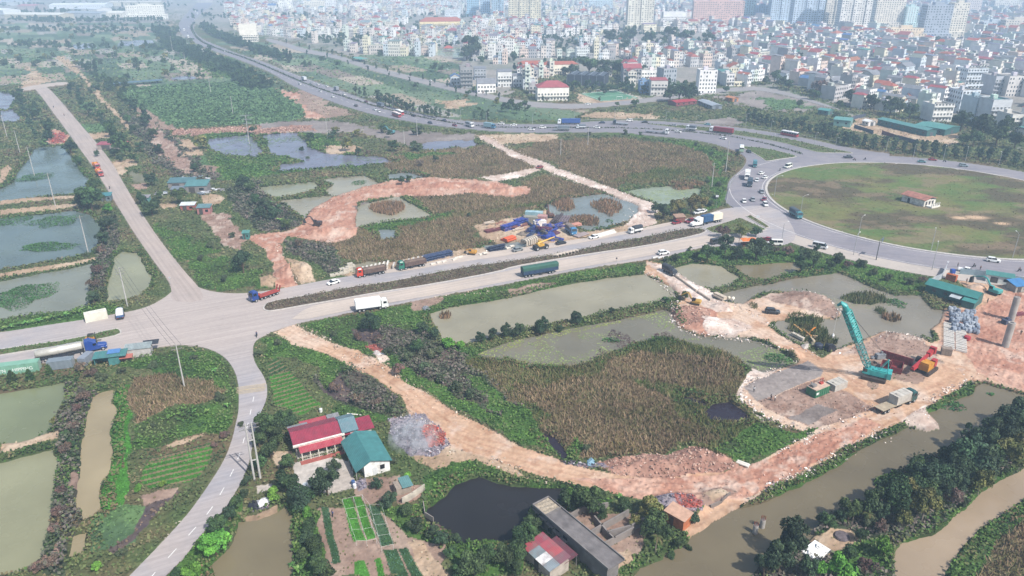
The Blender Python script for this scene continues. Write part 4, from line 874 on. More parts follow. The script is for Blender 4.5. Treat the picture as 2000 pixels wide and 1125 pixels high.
trng=random.Random(5);TREES=[]
def tree(x,y,r,kd,group,hs=1.0,z=None):
 nm,look,cat=TNAME[kd];cm,tm,hh=TP[kd][trng.randrange(len(TP[kd]))]
 o=empty(nm,None,cat,(x,y,(min(ground_z(x,y),.2)if z is None else z)),trng.uniform(0,6.28),group);k=trng.uniform(.92,1.08)*hs;o.scale=(r,r*trng.uniform(.9,1.1),r*k)
 add('trunk',tm,o);add('crown',cm,o);big=r*hh*k
 size='' if kd in 'PNCS' else('tall ' if big>10 else('small ' if big<5.2 else ''))
 queue_label(o,size+look,x,y);TREES.append(o);return o
def ppm(px,py):
 x,y=G(px,py);return F/(y*CT+H*ST)
def T(s,group,hs=1.0,rs=1.0):
 for w_ in s.split():
  a=w_.split(',');px,py,r=float(a[0]),float(a[1]),float(a[2]);kd=a[3]if len(a)>3 else 'B'
  f={'C':1.0,'P':.5,'N':.6,'S':.45,'R':.5}.get(kd,.75);by=py+r*f;x,y=G(px,by);rm=r/ppm(px,by)*(1.05 if kd not in 'PN' else.9)*rs
  tree(x,y,rm,kd,group,hs)
T("560,815,20 545,850,22 525,830,26 507,860,18 565,824,14,D 530,880,20 507,905,18 564,904,17 640,945,30,D 655,915,16,D 622,955,18,D 559,945,26 587,977,26,D 609,967,14 535,965,16,L 736,945,13,D 762,978,18,D 796,934,12,L 771,900,10,S 695,928,6,S 716,827,9,L 690,830,8,S 470,828,8,S",'trees round the farmyard')
T("793,998,15 813,1028,16,D 846,1041,16,D 863,1056,18,D 878,1078,14 890,1050,12,D 926,1100,30,B 900,1118,18 955,1085,22 988,1084,24,B 608,1028,18 620,1066,22 625,1103,24 600,1050,14,D 600,1000,12,L 640,1118,16 590,1085,14",'trees round the vegetable garden')
T("578,1063,12,N 583,1110,14,N 570,1095,10,N",'banana plants by the garden pond');T("464,983,14 451,1006,16,D 428,1024,20 423,1060,30,L 400,1062,14,L 484,940,12,D 376,1116,20,L 345,1122,14,B 440,1040,12 478,965,10,D",'trees along the bend in the road')
T("1105,983,22 1150,983,32 1128,975,22 1174,1000,18,B 1210,968,9,N 1215,988,16 1275,990,24,O 1275,1022,28 1295,1042,20 1258,1040,16 1353,1013,13,D 1326,1058,13 1310,1075,10 1050,1003,18 1025,1041,30 1015,1080,24 1008,1112,20 1040,1022,18 1238,1018,14,O 1255,1005,14,O 1345,1062,8",'trees round the ruined yard')
T("1280,1070,19,P",'coconut palms');T("1690,1018,15,P 1665,1012,13,P",'coconut palms')
T("1542,1068,28,D 1520,1100,26,D 1490,1110,20,D 1615,1023,14 1655,1003,18 1640,1013,10,D 1603,1018,10,D 1700,993,22 1738,983,26 1795,948,24,D 1765,975,22,O 1800,998,24,O 1825,943,24,D 1880,903,32,D 1860,930,24,D 1910,915,26,D 1920,883,24,D 1890,868,20,D 1950,863,24,D 1963,898,26,O 1858,983,18,R 1910,948,20,O 1938,918,18,S 1975,875,20,O 1960,840,24,D 1988,818,22,D 1930,850,18,D 1725,1075,18,L 1640,1113,22,L 1690,1115,16,R 1680,1050,12 1715,1010,16,D 1760,945,14 1840,965,16,D 1780,925,18,B 1745,960,16,D 1720,965,14 1675,1000,12 1600,1115,14,L 1655,1085,12 1575,1115,18,D 1885,985,9,S 1760,1020,14,O 1720,1035,12,R 1850,905,20,B 1830,925,18,D 1780,965,20,B 1810,975,18,B 1750,1000,16 1895,890,18,B 1935,900,20,B 1700,1025,12,S 1985,850,20,B 2000,835,24,D 1970,865,18,D 1900,940,16,B 1870,955,16,D",'trees on the far bank of the canal',1.3,1.2)
T("476,517,22,D 393,505,9,S 353,387,15 298,407,18 276,390,12 296,355,13,D 313,382,7 476,357,14,D 490,365,12 180,392,26 163,392,16,D 188,366,14 140,290,14,D 155,317,10 213,408,12,L 213,442,16,D 204,468,14,D 200,490,12,R 185,557,12,R 170,497,6,S 190,492,8,S 115,505,5,S 185,584,14,D 190,530,14,R 455,460,8,S 440,545,10,S 410,480,9,S 520,400,14,D 540,420,16,D 560,440,12 510,420,14,D 500,395,12 548,430,10,N 530,395,8,N 585,480,10,R 610,495,10,S 640,505,9,S 600,520,9,S 250,235,9 260,255,9 300,262,10 285,240,8,D 190,300,7,D 225,300,9,D 235,310,8,D 275,290,10,D 310,295,10,D 380,330,9",'trees along the country lane')
T("25,736,10,C 60,734,10,C 98,725,8,C",'cone-shaped trees behind the containers');T("10,640,9,N 25,636,9,N 40,633,8,N 52,630,9,N 66,628,8,N 78,625,9,N 92,622,8,N 104,620,9,N 118,616,8,N 130,613,9,N 145,609,8,N 158,606,8,N",'banana plants by the fish ponds')
T("420,722,9,N 445,790,10,N 405,802,9,N 380,802,7,N 350,808,6,N 330,815,6,N 432,775,12,S 300,830,7,S 180,730,12,R 165,775,14,R 150,800,12,R 145,835,12,R 160,720,12,R 200,735,12,S 130,880,14,R 120,960,12,R 118,1000,14,R 108,1035,14,R 100,1100,18,R 75,1110,14,R 440,850,10,R 270,955,10,L 320,945,8,L 420,870,8,R 128,850,10 140,870,10 105,820,8,O 240,725,10,S 300,715,11,S 380,700,9,S 240,1080,12,S 190,1105,12,L",'shrubs on the plots beside the bend')
T("725,632,20,D 826,642,14,D 848,654,12,D 813,677,16 851,694,16,S 876,672,14,L 901,674,10,L 938,659,12,D 963,654,12,D 988,647,14,D 1012,647,14,D 1058,637,18,D 1093,639,8,D 1125,622,14,D 1175,619,6,S 1195,607,6,D 1300,587,9 1338,580,9 800,700,14,S 830,720,16,S 860,740,14,S 890,755,16,S 920,770,14,S 760,690,12,S 740,665,10,R 780,725,14,R 700,660,10,R 655,760,12,R 700,780,14,R 735,790,12,R 760,800,10,S 650,655,10,S 545,670,9,S 505,690,9,S 1190,890,6,S 1145,875,10,S",'shrubs along the pond banks')
T("1295,417,15,D 1280,408,10,D 1320,407,18,O 1350,402,20,O 1371,400,15,O 1335,415,10 1411,456,15,R 1448,452,15,O 1476,454,12,B 1416,482,19,D 1381,500,17 1438,497,16,D 1476,492,22,D 1496,487,16,D 1348,487,6,S 1320,505,10,S 1360,500,10,S 1300,508,8,S 1570,497,14,D 1588,509,18 1538,494,12,R 1563,522,13 1638,507,14,S 1680,517,12,S 1705,534,10,S 1735,545,10,S 1775,552,11,S 1800,548,9,R 1620,520,10 1512,490,12,R 1655,520,9,R 1595,488,8,D",'trees at the mouth of the roundabout')
T("1420,330,7,S 1405,360,7,S 1400,385,7,S 1388,400,8,S 1440,300,6,S 1390,300,6,S 1360,282,6,S 1220,260,7,S 1380,355,6,S 1250,262,5,S 1150,262,5,S 760,405,8,R 915,420,6,S 590,288,6 640,285,6 600,305,6,S 785,355,8,D 800,350,8 820,320,9,R 850,312,7 700,296,7,D 720,300,6,R",'shrubs in the reed marsh')
T("921,100,22,D 912,108,14,D 1326,183,22,D 1308,188,16,D 1345,185,20,D 1205,204,5 1418,176,7 1025,205,8 1015,207,7 1240,204,8 1150,133,20 1180,137,18,D 1120,140,14,D 1105,140,10 1205,138,16 1225,146,12,D 1252,142,12,D 1190,76,16,D 1230,74,18,D 1265,82,16,D 1310,77,18,D 1340,80,18,D 1380,87,16,D 1220,92,12,D 1290,90,12 1600,180,18,R 1590,186,12 1660,192,15,D 1700,204,15,D 1738,210,20,D 1775,222,15,D 1755,215,13 1525,163,13,D 1512,152,12 1540,170,10,D 1875,242,20,D 1912,252,28,D 1962,250,20,D 1945,268,22 1900,275,16 1980,280,16,D 1495,160,8,D 1470,150,8 1420,145,8 1640,205,8 1560,205,8 1570,235,9 1630,228,9,D 1880,275,12 850,134,8,D 862,136,7,D",'trees at the edge of the town')
T("655,86,7,P 668,87,6,P 682,88,7,P 694,90,6,P 708,91,7,P 722,92,6,P 738,92,7,P 752,93,6,P 812,88,6,P 826,88,7,P 838,88,6,P 848,90,7,P 858,90,6,P 800,90,6,P",'palms along the lake')
T(" ".join(f'{x},{y},{r},E' for x,y,r in[(560,82,4),(585,89,4),(605,95,4),(628,99,4),(650,104,5),(668,109,4),(690,117,5),(712,124,4),(735,131,5),(757,137,4),(780,142,5),(802,148,4),(826,153,5),(850,160,4),(874,166,5),(900,172,4),(925,177,5),(950,183,4),(975,190,5),(1000,196,4),(600,104,4),(640,111,4),(680,124,4),(720,136,4),(760,147,4),(800,157,4),(840,166,4),(890,178,5),(930,188,4),(1060,196,5),(1110,198,5),(1170,196,5),(1300,185,5),(1390,172,5),(1450,168,5)]),'street trees along the boulevard')
T("695,180,8,E 703,182,7,E 713,185,8,E 738,194,9,E 745,196,9,E 753,199,10,E 761,201,10,E 769,203,10,E 777,206,10,E 785,209,10,E 793,212,9,E 801,213,9,E 808,215,8,E 828,218,8,E 836,220,9,E 844,222,9,E 852,223,9,E 860,224,7,E 876,226,7,E 925,230,6,E 941,228,8,E 953,227,8,E 820,217,6,E",'roadside trees along the highway')
grow_pts=[]
for s_,step,wdt,r0 in(("1452,240 1500,249 1550,258 1606,270",3.6,9,3.2),("1606,272 1650,288 1700,294 1750,300 1800,306 1850,311 1900,316 1950,322 2010,332",3.6,10,3.2)):
 for row in range(2):
  for p,t in along(GP(s_),step*1.5):
   off=trng.uniform(0,3)+row*wdt*.55+3;x,y=p.x-t.y*off*(1 if t.x>0 else-1),p.y+abs(t.x)*off
   if x/(y*CT+H*ST)<.74:tree(x,y,r0*trng.uniform(.8,1.25),'E','roadside trees along the highway',.85)
def wood(name,pts_,r0,r1,kinds,seed):
 g=np.random.default_rng(seed);Vs=[];Fs=[];Cs=[];n0=0
 for x,y in pts_:
  kd=kinds[g.integers(0,len(kinds))];cm=TP[kd][g.integers(0,len(TP[kd]))][0];nv=len(cm.vertices)
  co=np.empty(nv*3,np.float32);cm.vertices.foreach_get('co',co);co=co.reshape(-1,4,3);cl=np.empty(nv*4,np.float32);cm.color_attributes['Col'].data.foreach_get('color',cl);cl=cl.reshape(-1,4,4)[:,:,:3]
  sel=g.permutation(len(co))[:260];q=co[sel];ctr=q.mean(1,keepdims=True);q=ctr+(q-ctr)*2.2;r=g.uniform(r0,r1);a=g.uniform(0,6.28);R=np.array([[cos(a),-sin(a),0],[sin(a),cos(a),0],[0,0,g.uniform(.8,1.15)]])
  Vs.append((q.reshape(-1,3)@R.T)*r+np.array([x,y,0]));Cs.append((cl[sel]*g.uniform(.75,1.25)).reshape(-1,3))
 q=np.concatenate(Vs);return tag(add(name,mesh_np(name,q,np.arange(len(q)).reshape(-1,4),M_TUFT,np.concatenate(Cs))),kind='stuff')
g=np.random.default_rng(3);PT=[]
for poly,n in(("0,45 330,44 352,62 400,96 520,145 560,175 470,160 330,160 240,150 0,165",420),("0,165 240,150 330,250 245,260 180,180 60,172",110),("420,82 560,90 760,142 1000,200 1100,220 900,228 700,180 560,130",60),("560,70 900,95 930,150 760,128",70),("335,262 900,250 900,300 400,310",25)):
 P=GP(poly);A=np.asarray(P);k=0
 while k<n:
  x=g.uniform(A[:,0].min(),A[:,0].max());y=g.uniform(A[:,1].min(),A[:,1].max())
  if inside(P,np.array([x]),np.array([y]))[0]:
   r,c=land_at(np.array([x]),np.array([y]))
   if not roadm[r[0],c[0]]and shore[r[0],c[0]]<-2 and vnoise(np.array([x/55]),np.array([y/55]),8)[0]+g.uniform(-.2,.2)>.52:PT.append((x,y))
   k+=1
wood('scattered_woodland',PT,2.4,4.6,'BDBSO',12)
PT=[]
for s_,step,wd_,side in(("330,58 352,82 400,108 450,128 500,148 545,172",5,26,-1),("388,52 402,66 440,84 480,98 520,112 545,122",6,14,1),("0,42 80,46 200,45 320,42",6,60,1),("0,28 120,27 240,25 330,22",9,80,1),("-40,14 120,14 320,13",12,120,1),("420,40 600,34 760,30",12,160,1),("430,14 700,10 900,10",14,260,1),("1000,8 1500,6 2000,8",16,300,1),("0,62 120,66 300,64",14,60,1),("0,95 160,100 330,98",14,40,1),("150,130 190,170 230,215 262,250",13,14,1),("130,185 170,235 205,285 235,330",16,9,1),("400,62 440,55 500,62 560,68",9,60,1),("60,185 100,240 140,290",12,14,-1)):
 for p,t in along(GP(s_),step):
  for q_ in range(3 if wd_>15 or wd_==6 or(side==1 and wd_==14 and step==6)else 1):off=g.uniform(3,wd_)*side;PT.append((p.x-t.y*off,p.y+t.x*off))
PT=[p for p in PT if not ROADN[tuple(v[0]for v in land_at(np.array([p[0]]),np.array([p[1]])))]]
wood('roadside_woodland',PT,2.6,4.8,'BDE',13)
M_GLASS=mat('#20262c',.12,var=.05,spec=.8);M_TYRE=mat('#26262a',.9,var=.1);M_RIM=mat('#b8b8b8',.4,var=.1);M_CHAS=mat('#3a393c',.8);M_LAMP=mat('#f2f2ea',.2,var=.02);M_RED=mat('#b02a26',.3,var=.05)
def paint(h):return mat(h,.3,var=.06,scale=.6,spec=.5)
_wheel={}
def wheels(root,spots,r,wd=.28,rim=False):
 key=(r,wd)
 if key not in _wheel:
  mb=MB();mb.tube([(0,-wd/2,0),(0,-wd/2+.02,0),(0,wd/2-.02,0),(0,wd/2,0)],[r*.9,r,r,r*.9],14)
  rb=MB();rb.tube([(0,-wd/2-.015,0),(0,wd/2+.015,0)],r*.55,10)
  _wheel[key]=(mb.mesh('wheel',M_TYRE),rb.mesh('rim',M_RIM))
 for x,y in spots:
  w_=add('wheel',_wheel[key][0],root,(x,y,r))
  if rim:add('rim',_wheel[key][1],w_)
def secbox(secs):
 """loft of rounded-rectangle sections (x, half width, z0, z1)"""
 out=[]
 for x,hw,z0,z1 in secs:
  b=min(.12,(z1-z0)*.3,hw*.3)
  out.append([(x,-hw,z0),(x,-hw,z1-b),(x,-hw+b,z1),(x,hw-b,z1),(x,hw,z1-b),(x,hw,z0)])
 return out
VP={}
def car(colr_,style='sedan'):
 if('car',colr_,style)in VP:return VP[('car',colr_,style)]
 r=bpy.data.objects.new({'sedan':'saloon_car','suv':'suv_car','van':'minibus','pickup':'pickup_truck'}[style],None);m=paint(colr_)
 if style=='sedan':
  L_,hw,bodyz,roofz=4.5,.89,.92,1.46;cab=(-1.65,-1.05,.55,1.35);sec=[(-2.22,.74,.42,.86),(-2.1,.86,.3,.95),(-.9,.89,.26,.96),(.9,.89,.26,.92),(2.0,.84,.28,.78),(2.24,.7,.38,.66)]
 elif style=='suv':
  L_,hw,bodyz,roofz=4.6,.93,1.05,1.75;cab=(-2.1,-1.75,.45,1.25);sec=[(-2.28,.82,.45,1.05),(-2.1,.92,.33,1.1),(.8,.93,.3,1.08),(2.05,.88,.33,.98),(2.3,.76,.42,.85)]
 elif style=='van':
  L_,hw,bodyz,roofz=5.6,.98,1.15,2.25;cab=(-2.7,-2.6,1.55,2.35);sec=[(-2.78,.92,.45,1.2),(-2.6,.98,.33,1.22),(1.8,.98,.3,1.2),(2.6,.93,.33,1.1),(2.82,.82,.45,.9)]
 else:
  L_,hw,bodyz,roofz=5.3,.93,1.02,1.78;cab=(-.9,-.6,1.0,1.6);sec=[(-2.62,.9,.5,1.02),(-2.5,.93,.42,1.05),(1.2,.93,.36,1.05),(2.4,.88,.4,.98),(2.64,.78,.5,.85)]
 a=MB();a.loft(secbox(sec))
 a.loft([[(x,-hw*.8,roofz-.06),(x,-hw*.74,roofz),(x,hw*.74,roofz),(x,hw*.8,roofz-.06)]for x in(cab[1],cab[1]*.5+cab[2]*.5,cab[2])])
 for sx in(cab[0]*.5+cab[1]*.5,(cab[1]+cab[2])/2):
  for s in(-1,1):a.box((sx,s*hw*.865,(bodyz+roofz)/2-.02),(.1,.05,roofz-bodyz),rx=s*.22)
 if style=='pickup':a.box((-1.75,0,1.08),(1.6,1.7,.1))
 a.obj('body',m,r)
 g=MB();z0,z1=bodyz-.06,roofz-.04
 g._add([(cab[0],-hw*.92,z0),(cab[3],-hw*.92,z0),(cab[3],hw*.92,z0),(cab[0],hw*.92,z0),(cab[1],-hw*.77,z1),(cab[2],-hw*.77,z1),(cab[2],hw*.77,z1),(cab[1],hw*.77,z1)],[(3,2,1,0),(4,5,6,7),(0,1,5,4),(1,2,6,5),(2,3,7,6),(3,0,4,7)])
 g.obj('window',M_GLASS,r)
 xf=L_*.31;rr_=.34 if style=='sedan' else.38
 wheels(r,[(xf,hw-.1),(xf,-hw+.1),(-xf,hw-.1),(-xf,-hw+.1)],rr_,.24)
 for s in(-1,1):
  h=MB();h.box((sec[-2][0]+.12,s*hw*.68,sec[-2][3]-.14),(.16,.3,.14));h.obj('headlight',M_LAMP,r)
  h=MB();h.box((sec[0][0]+.02,s*hw*.68,sec[1][3]-.2),(.1,.26,.16));h.obj('tail_light',M_RED,r)
 COL.objects.link(r);VP[('car',colr_,style)]=r;r['_proto']=1;return r
def cabover(root,x,w_,h,ln,colr_,z0=.55):
 """flat-fronted lorry cab whose front is at x"""
 m=paint(colr_);a=MB();hw=w_/2
 a.loft([[(x-ln,-hw,z0),(x-ln,-hw,z0+h),(x-ln,hw,z0+h),(x-ln,hw,z0)],[(x-.35,-hw,z0),(x-.35,-hw,z0+h*.98),(x-.35,hw,z0+h*.98),(x-.35,hw,z0)],[(x,-hw*.97,z0),(x,-hw*.97,z0+h*.5),(x,hw*.97,z0+h*.5),(x,hw*.97,z0)]])
 a.box((x-ln*.55,0,z0+h+.12),(ln*.6,w_*.8,.26),taper=.8)
 c=a.obj('cab',m,root)
 g=MB();g._add([(x+.015,-hw*.86,z0+h*.52),(x+.015,hw*.86,z0+h*.52),(x-.3,hw*.84,z0+h*.93),(x-.3,-hw*.84,z0+h*.93)],[(0,1,2,3)]);g.box((x-.17,0,z0+h*.72),(.02,.01,.01));g.obj('windscreen',M_GLASS,c)
 for s in(-1,1):
  g=MB();g.box((x-ln*.5,s*(hw+.006),z0+h*.7),(ln*.5,.012,h*.3));g.obj('side_window',M_GLASS,c)
  g=MB();g.box((x+.01,s*hw*.7,z0+h*.18),(.05,.35,.18));g.obj('headlight',M_LAMP,c)
  g=MB();g.box((x-.05,s*(hw+.16),z0+h*.68),(.1,.12,.5));g.obj('mirror',M_CHAS,c)
 return c
def bonnet(root,x,colr_):
 """long-nosed tractor cab with a raised sleeper; front at x"""
 m=paint(colr_);a=MB();hw=1.2
 a.loft(secbox([(x-5.4,hw,.7,3.5),(x-4.2,hw,.7,3.75),(x-3.3,hw,.7,3.2),(x-2.55,hw,.7,2.9),(x-2.2,hw*.95,.7,1.95),(x-.5,hw*.8,.62,1.75),(x,hw*.72,.6,1.5)]))
 for s in(-1,1):a.tube([(x-1.9,s*1.02,.75),(x-1.5,s*1.08,1.15),(x-.9,s*1.08,1.15),(x-.5,s*1.0,.8)],.22,6)
 c=a.obj('cab',m,root)
 g=MB();g._add([(x-2.18,-.98,2.0),(x-2.18,.98,2.0),(x-2.5,.95,2.85),(x-2.5,-.95,2.85)],[(0,1,2,3)]);g.obj('windscreen',M_GLASS,c)
 for s in(-1,1):
  g=MB();g.box((x-3.0,s*1.206,2.3),(.8,.012,.65));g.obj('side_window',M_GLASS,c)
  g=MB();g.tube([(x-5.6,s*1.0,.8),(x-5.6,s*1.0,3.7)],.09,8);g.obj('exhaust_stack',M_RIM,c)
  g=MB();g.box((x-.12,s*.78,1.15),(.12,.3,.22));g.obj('headlight',M_LAMP,c)
 return c
def container(root,x0,x1,colr_,z0=1.25,h=2.6,name='container',w_=2.44,cap=None):
 a=MB();n=int((x1-x0)/.56)
 P=[]
 for i in range(n+1):
  x=x0+(x1-x0)*i/n;d=.0 if i%2 else.05
  P.append((x,w_/2-d));
  if i<n:P.append((x+(x1-x0)/n*.5,w_/2-d))
 P=P+[(p[0],-p[1])for p in P[::-1]]
 a.prism(P,z0+.12,z0+h-.1,'z');a.box(((x0+x1)/2,0,z0+.06),(x1-x0,w_+.02,.14));a.box(((x0+x1)/2,0,z0+h-.05),(x1-x0,w_+.02,.12))
 for x in(x0+.06,x1-.06):
  for s in(-1,1):a.box((x,s*(w_/2-.05),z0+h/2),(.14,.14,h))
 for s in(-1,1):a.box((x0-.02,s*.6,z0+h/2),(.04,.06,h*.85))
 return a.obj(name,mat(colr_,.5,var=.14,scale=.35,spec=.4,dirt=cap),root)
def chassis(root,x0,x1,z=.95):
 a=MB()
 for s in(-1,1):a.box(((x0+x1)/2,s*.45,z),(x1-x0,.16,.28))
 k=int((x1-x0)/1.5)
 for i in range(k+1):a.box((x0+(x1-x0)*i/k,0,z),(.12,1.0,.2))
 a.box((x0+.05,0,z-.1),(.1,2.3,.18))
 for s in(-1,1):a.box(((x0+x1)/2+.3,s*.95,z-.15),(1.4,.5,.5))
 return a.obj('chassis',M_CHAS,root)
def axles(xs,dual=True):
 return[(x,s*1.02)for x in xs for s in(-1,1)]
def truck(kind,cabc,loadc,ln=9.0,roofc=None):
 key=('truck',kind,cabc,loadc,ln,roofc)
 if key in VP:return VP[key]
 r=bpy.data.objects.new({'box':'box_truck','dump':'dump_truck','canopy':'canopy_truck','flat':'flatbed_truck'}[kind],None);h=ln/2;small=ln<6.5
 cl=1.7 if small else 2.1;cw=1.9 if small else 2.45;ch=1.75 if small else 2.35
 cabover(r,h,cw,ch,cl,cabc,.5 if small else.7);chassis(r,-h,h-.3,.75 if small else.95);x0,x1=-h,h-cl-.25;zb=1.0 if small else 1.2;bw=cw+.06
 if kind=='box':
  a=MB();a.box(((x0+x1)/2,0,zb+1.3*(.8 if small else 1)),(x1-x0,bw,2.6*(.8 if small else 1)));hb=2.6*(.8 if small else 1)
  for k in range(int((x1-x0)/1.2)+1):
   for s in(-1,1):a.box((x0+.02+k*(x1-x0-.04)/int((x1-x0)/1.2),s*(bw/2+.012),zb+hb/2),(.06,.03,hb))
  for s in(-1,1):a.box(((x0+x1)/2,s*(bw/2+.01),zb+hb-.04),(x1-x0,.05,.1))
  b=a.obj('cargo_box',mat(loadc,.45,var=.06,scale=.5),r)
  d_=MB()
  for s in(-1,1):d_.box((x0-.02,s*bw*.24,zb+hb/2),(.04,bw*.46,hb*.94))
  d_.obj('rear_door',mat(loadc,.5,var=.1),b)
 elif kind=='dump':
  a=MB();zt=zb+1.5
  for s in(-1,1):
   a.box(((x0+x1)/2,s*bw/2,(zb+zt)/2),(x1-x0,.1,zt-zb))
   for k in range(9):a.box((x0+.3+k*(x1-x0-.6)/8,s*(bw/2+.09),(zb+zt)/2),(.14,.1,zt-zb))
  a.box((x1,0,(zb+zt)/2+.15),(.1,bw,zt-zb+.3));a.box((x0,0,(zb+zt)/2),(.1,bw,zt-zb));a.box(((x0+x1)/2,0,zb+.05),(x1-x0,bw,.1));a.box((x1+.5,0,zt+.2),(1.1,bw*.9,.08))
  b=a.obj('tipper_bed',mat(loadc,.8,var=.25,scale=.8),r)
  ld=MB();nn=8
  ld.loft([[(x0+.1+(x1-x0-.2)*i/nn,-bw/2+.1,zb+.2),(x0+.1+(x1-x0-.2)*i/nn,-bw/4,zt-.1+.3*sin(pi*i/nn)),(x0+.1+(x1-x0-.2)*i/nn,bw/4,zt-.05+.3*sin(pi*i/nn+.2)),(x0+.1+(x1-x0-.2)*i/nn,bw/2-.1,zb+.2)]for i in range(nn+1)]);ld.obj('load',mat(roofc or '#7a6a60',.95,var=.3),r)
 elif kind=='canopy':
  a=MB();hb=1.9 if small else 2.3
  for s in(-1,1):a.box(((x0+x1)/2,s*bw/2,zb+.35),(x1-x0,.07,.7))
  a.box(((x0+x1)/2,0,zb+.04),(x1-x0,bw,.08));a.box((x0,0,zb+.35),(.07,bw,.7));a.obj('load_bed',paint(cabc),r)
  c=MB();P=[(-bw/2,zb+.6),(-bw/2,zb+hb-.25),(-bw/3,zb+hb),(0,zb+hb+.08),(bw/3,zb+hb),(bw/2,zb+hb-.25),(bw/2,zb+.6)]
  c.prism(P,x0,x1,'x');c.obj('canopy',mat(loadc,.8,var=.15),r)
 else:
  a=MB();a.box(((x0+x1)/2,0,zb),(x1-x0,bw,.16));a.box((x1,0,zb+.5),(.1,bw,1.0));a.obj('flat_bed',mat(loadc,.8,var=.2),r)
 rr_=.4 if small else.5;ax=[h-.9]+([-h+1.2]if small else([h-2.6,-h+2.4,-h+1.1]if ln>9.5 else[-h+2.4,-h+1.1]));wheels(r,[(x,s*(cw/2-.2))for x in ax for s in(-1,1)],rr_,.32 if small else.4,rim=not small)
 t=MB()
 for s in(-1,1):t.box((-h-.03,s*cw*.38,.85),(.06,.3,.14))
 t.obj('tail_light',M_RED,r)
 COL.objects.link(r);r['_proto']=1;VP[key]=r;return r
def semi(cabc,loads,long_nose=True,kind='container',ln=15.5):
 key=('semi',cabc,str(loads),long_nose,kind,ln)
 if key in VP:return VP[key]
 r=bpy.data.objects.new({'container':'container_truck','tank':'tank_truck','low':'lowbed_truck'}[kind],None);h=ln/2
 if long_nose:bonnet(r,h,cabc);xc=h-5.9
 else:cabover(r,h,2.45,2.6,2.2,cabc,.8);xc=h-2.7
 chassis(r,-h,h-1.2,.98);x0=-h
 if kind=='container':
  span=xc-x0;n=len(loads);w_=span/n
  for i,c in enumerate(loads):container(r,x0+span*i/n+.05,x0+span*(i+1)/n-.05,c,1.25)
 elif kind=='tank':
  a=MB();pts_=[(x0,0,2.35),(x0+.12,0,2.35),(x0+.3,0,2.35),(xc-.3,0,2.35),(xc-.12,0,2.35),(xc,0,2.35)];a.tube(pts_,[.7,1.02,1.15,1.15,1.02,.7],20);tk=a.obj('tank',mat('#dcd8cf',.32,metal=.35,var=.14,scale=.4,dirt='#a9a395'),r,smooth=True)
  a=MB();a.box(((x0+xc)/2,0,3.52),(xc-x0-1,.5,.05))
  for k in range(5):a.cyl((x0+1.2+k*(xc-x0-2.4)/4,0,3.45),(x0+1.2+k*(xc-x0-2.4)/4,0,3.65),.24)
  a.obj('catwalk',M_RIM,tk)
  a=MB();
  for k in range(7):a.box((x0+.6+k*(xc-x0-1.2)/6,0,1.25),(.16,2.0,.5))
  a.obj('cradle',M_CHAS,r)
 else:
  a=MB();a.box(((x0+xc)/2,0,1.15),(xc-x0,2.5,.2));a.box((xc-.6,0,1.45),(1.2,2.5,.5))
  for s in(-1,1):
   a.box((x0-.3,s*.8,2.0),(.12,.7,1.9),ry=-.35)
  a.obj('lowbed_deck',mat(loads[0],.6,var=.15),r)
 wheels(r,[(x,s*1.02)for x in([h-1.1,xc+.9,xc-.5]if long_nose else[h-1.3,xc-.6,xc-1.9])+[x0+1.0,x0+2.3,x0+3.6]for s in(-1,1)],.5,.42,rim=True)
 t=MB();
 for s in(-1,1):t.box((-h-.03,s*.9,.95),(.06,.35,.16))
 t.obj('tail_light',M_RED,r)
 COL.objects.link(r);r['_proto']=1;VP[key]=r;return r
def bus(c1,c2,ln=11.0):
 key=('bus',c1,c2,ln)
 if key in VP:return VP[key]
 r=bpy.data.objects.new('coach_bus',None);h=ln/2
 a=MB();a.loft(secbox([(-h,1.2,.4,1.75),(-h+.15,1.25,.35,1.8),(h-.3,1.25,.35,1.8),(h,1.15,.4,1.7)]));b=a.obj('body',paint(c2),r)
 a=MB();a.loft(secbox([(-h+.1,1.2,2.65,3.15),(h-.6,1.2,2.65,3.15),(h-.3,1.1,2.6,3.0)]));a.box((-1,0,3.25),(2.6,1.6,.25),taper=.9);a.obj('roof',paint(c1),r)
 g=MB();g.box((-.1,0,2.22),(ln-.4,2.44,.9));g.obj('window',M_GLASS,r)
 a=MB()
 for k in range(7):
  for s in(-1,1):a.box((-h+.3+k*(ln-.8)/6,s*1.225,2.22),(.14,.04,.9))
 a.obj('pillar',paint(c1),r)
 wheels(r,[(x,s*1.06)for x in(h-2.4,-h+2.6)for s in(-1,1)],.5,.34)
 for s in(-1,1):g=MB();g.box((h+.01,s*.85,.85),(.06,.35,.2));g.obj('headlight',M_LAMP,r)
 COL.objects.link(r);r['_proto']=1;VP[key]=r;return r
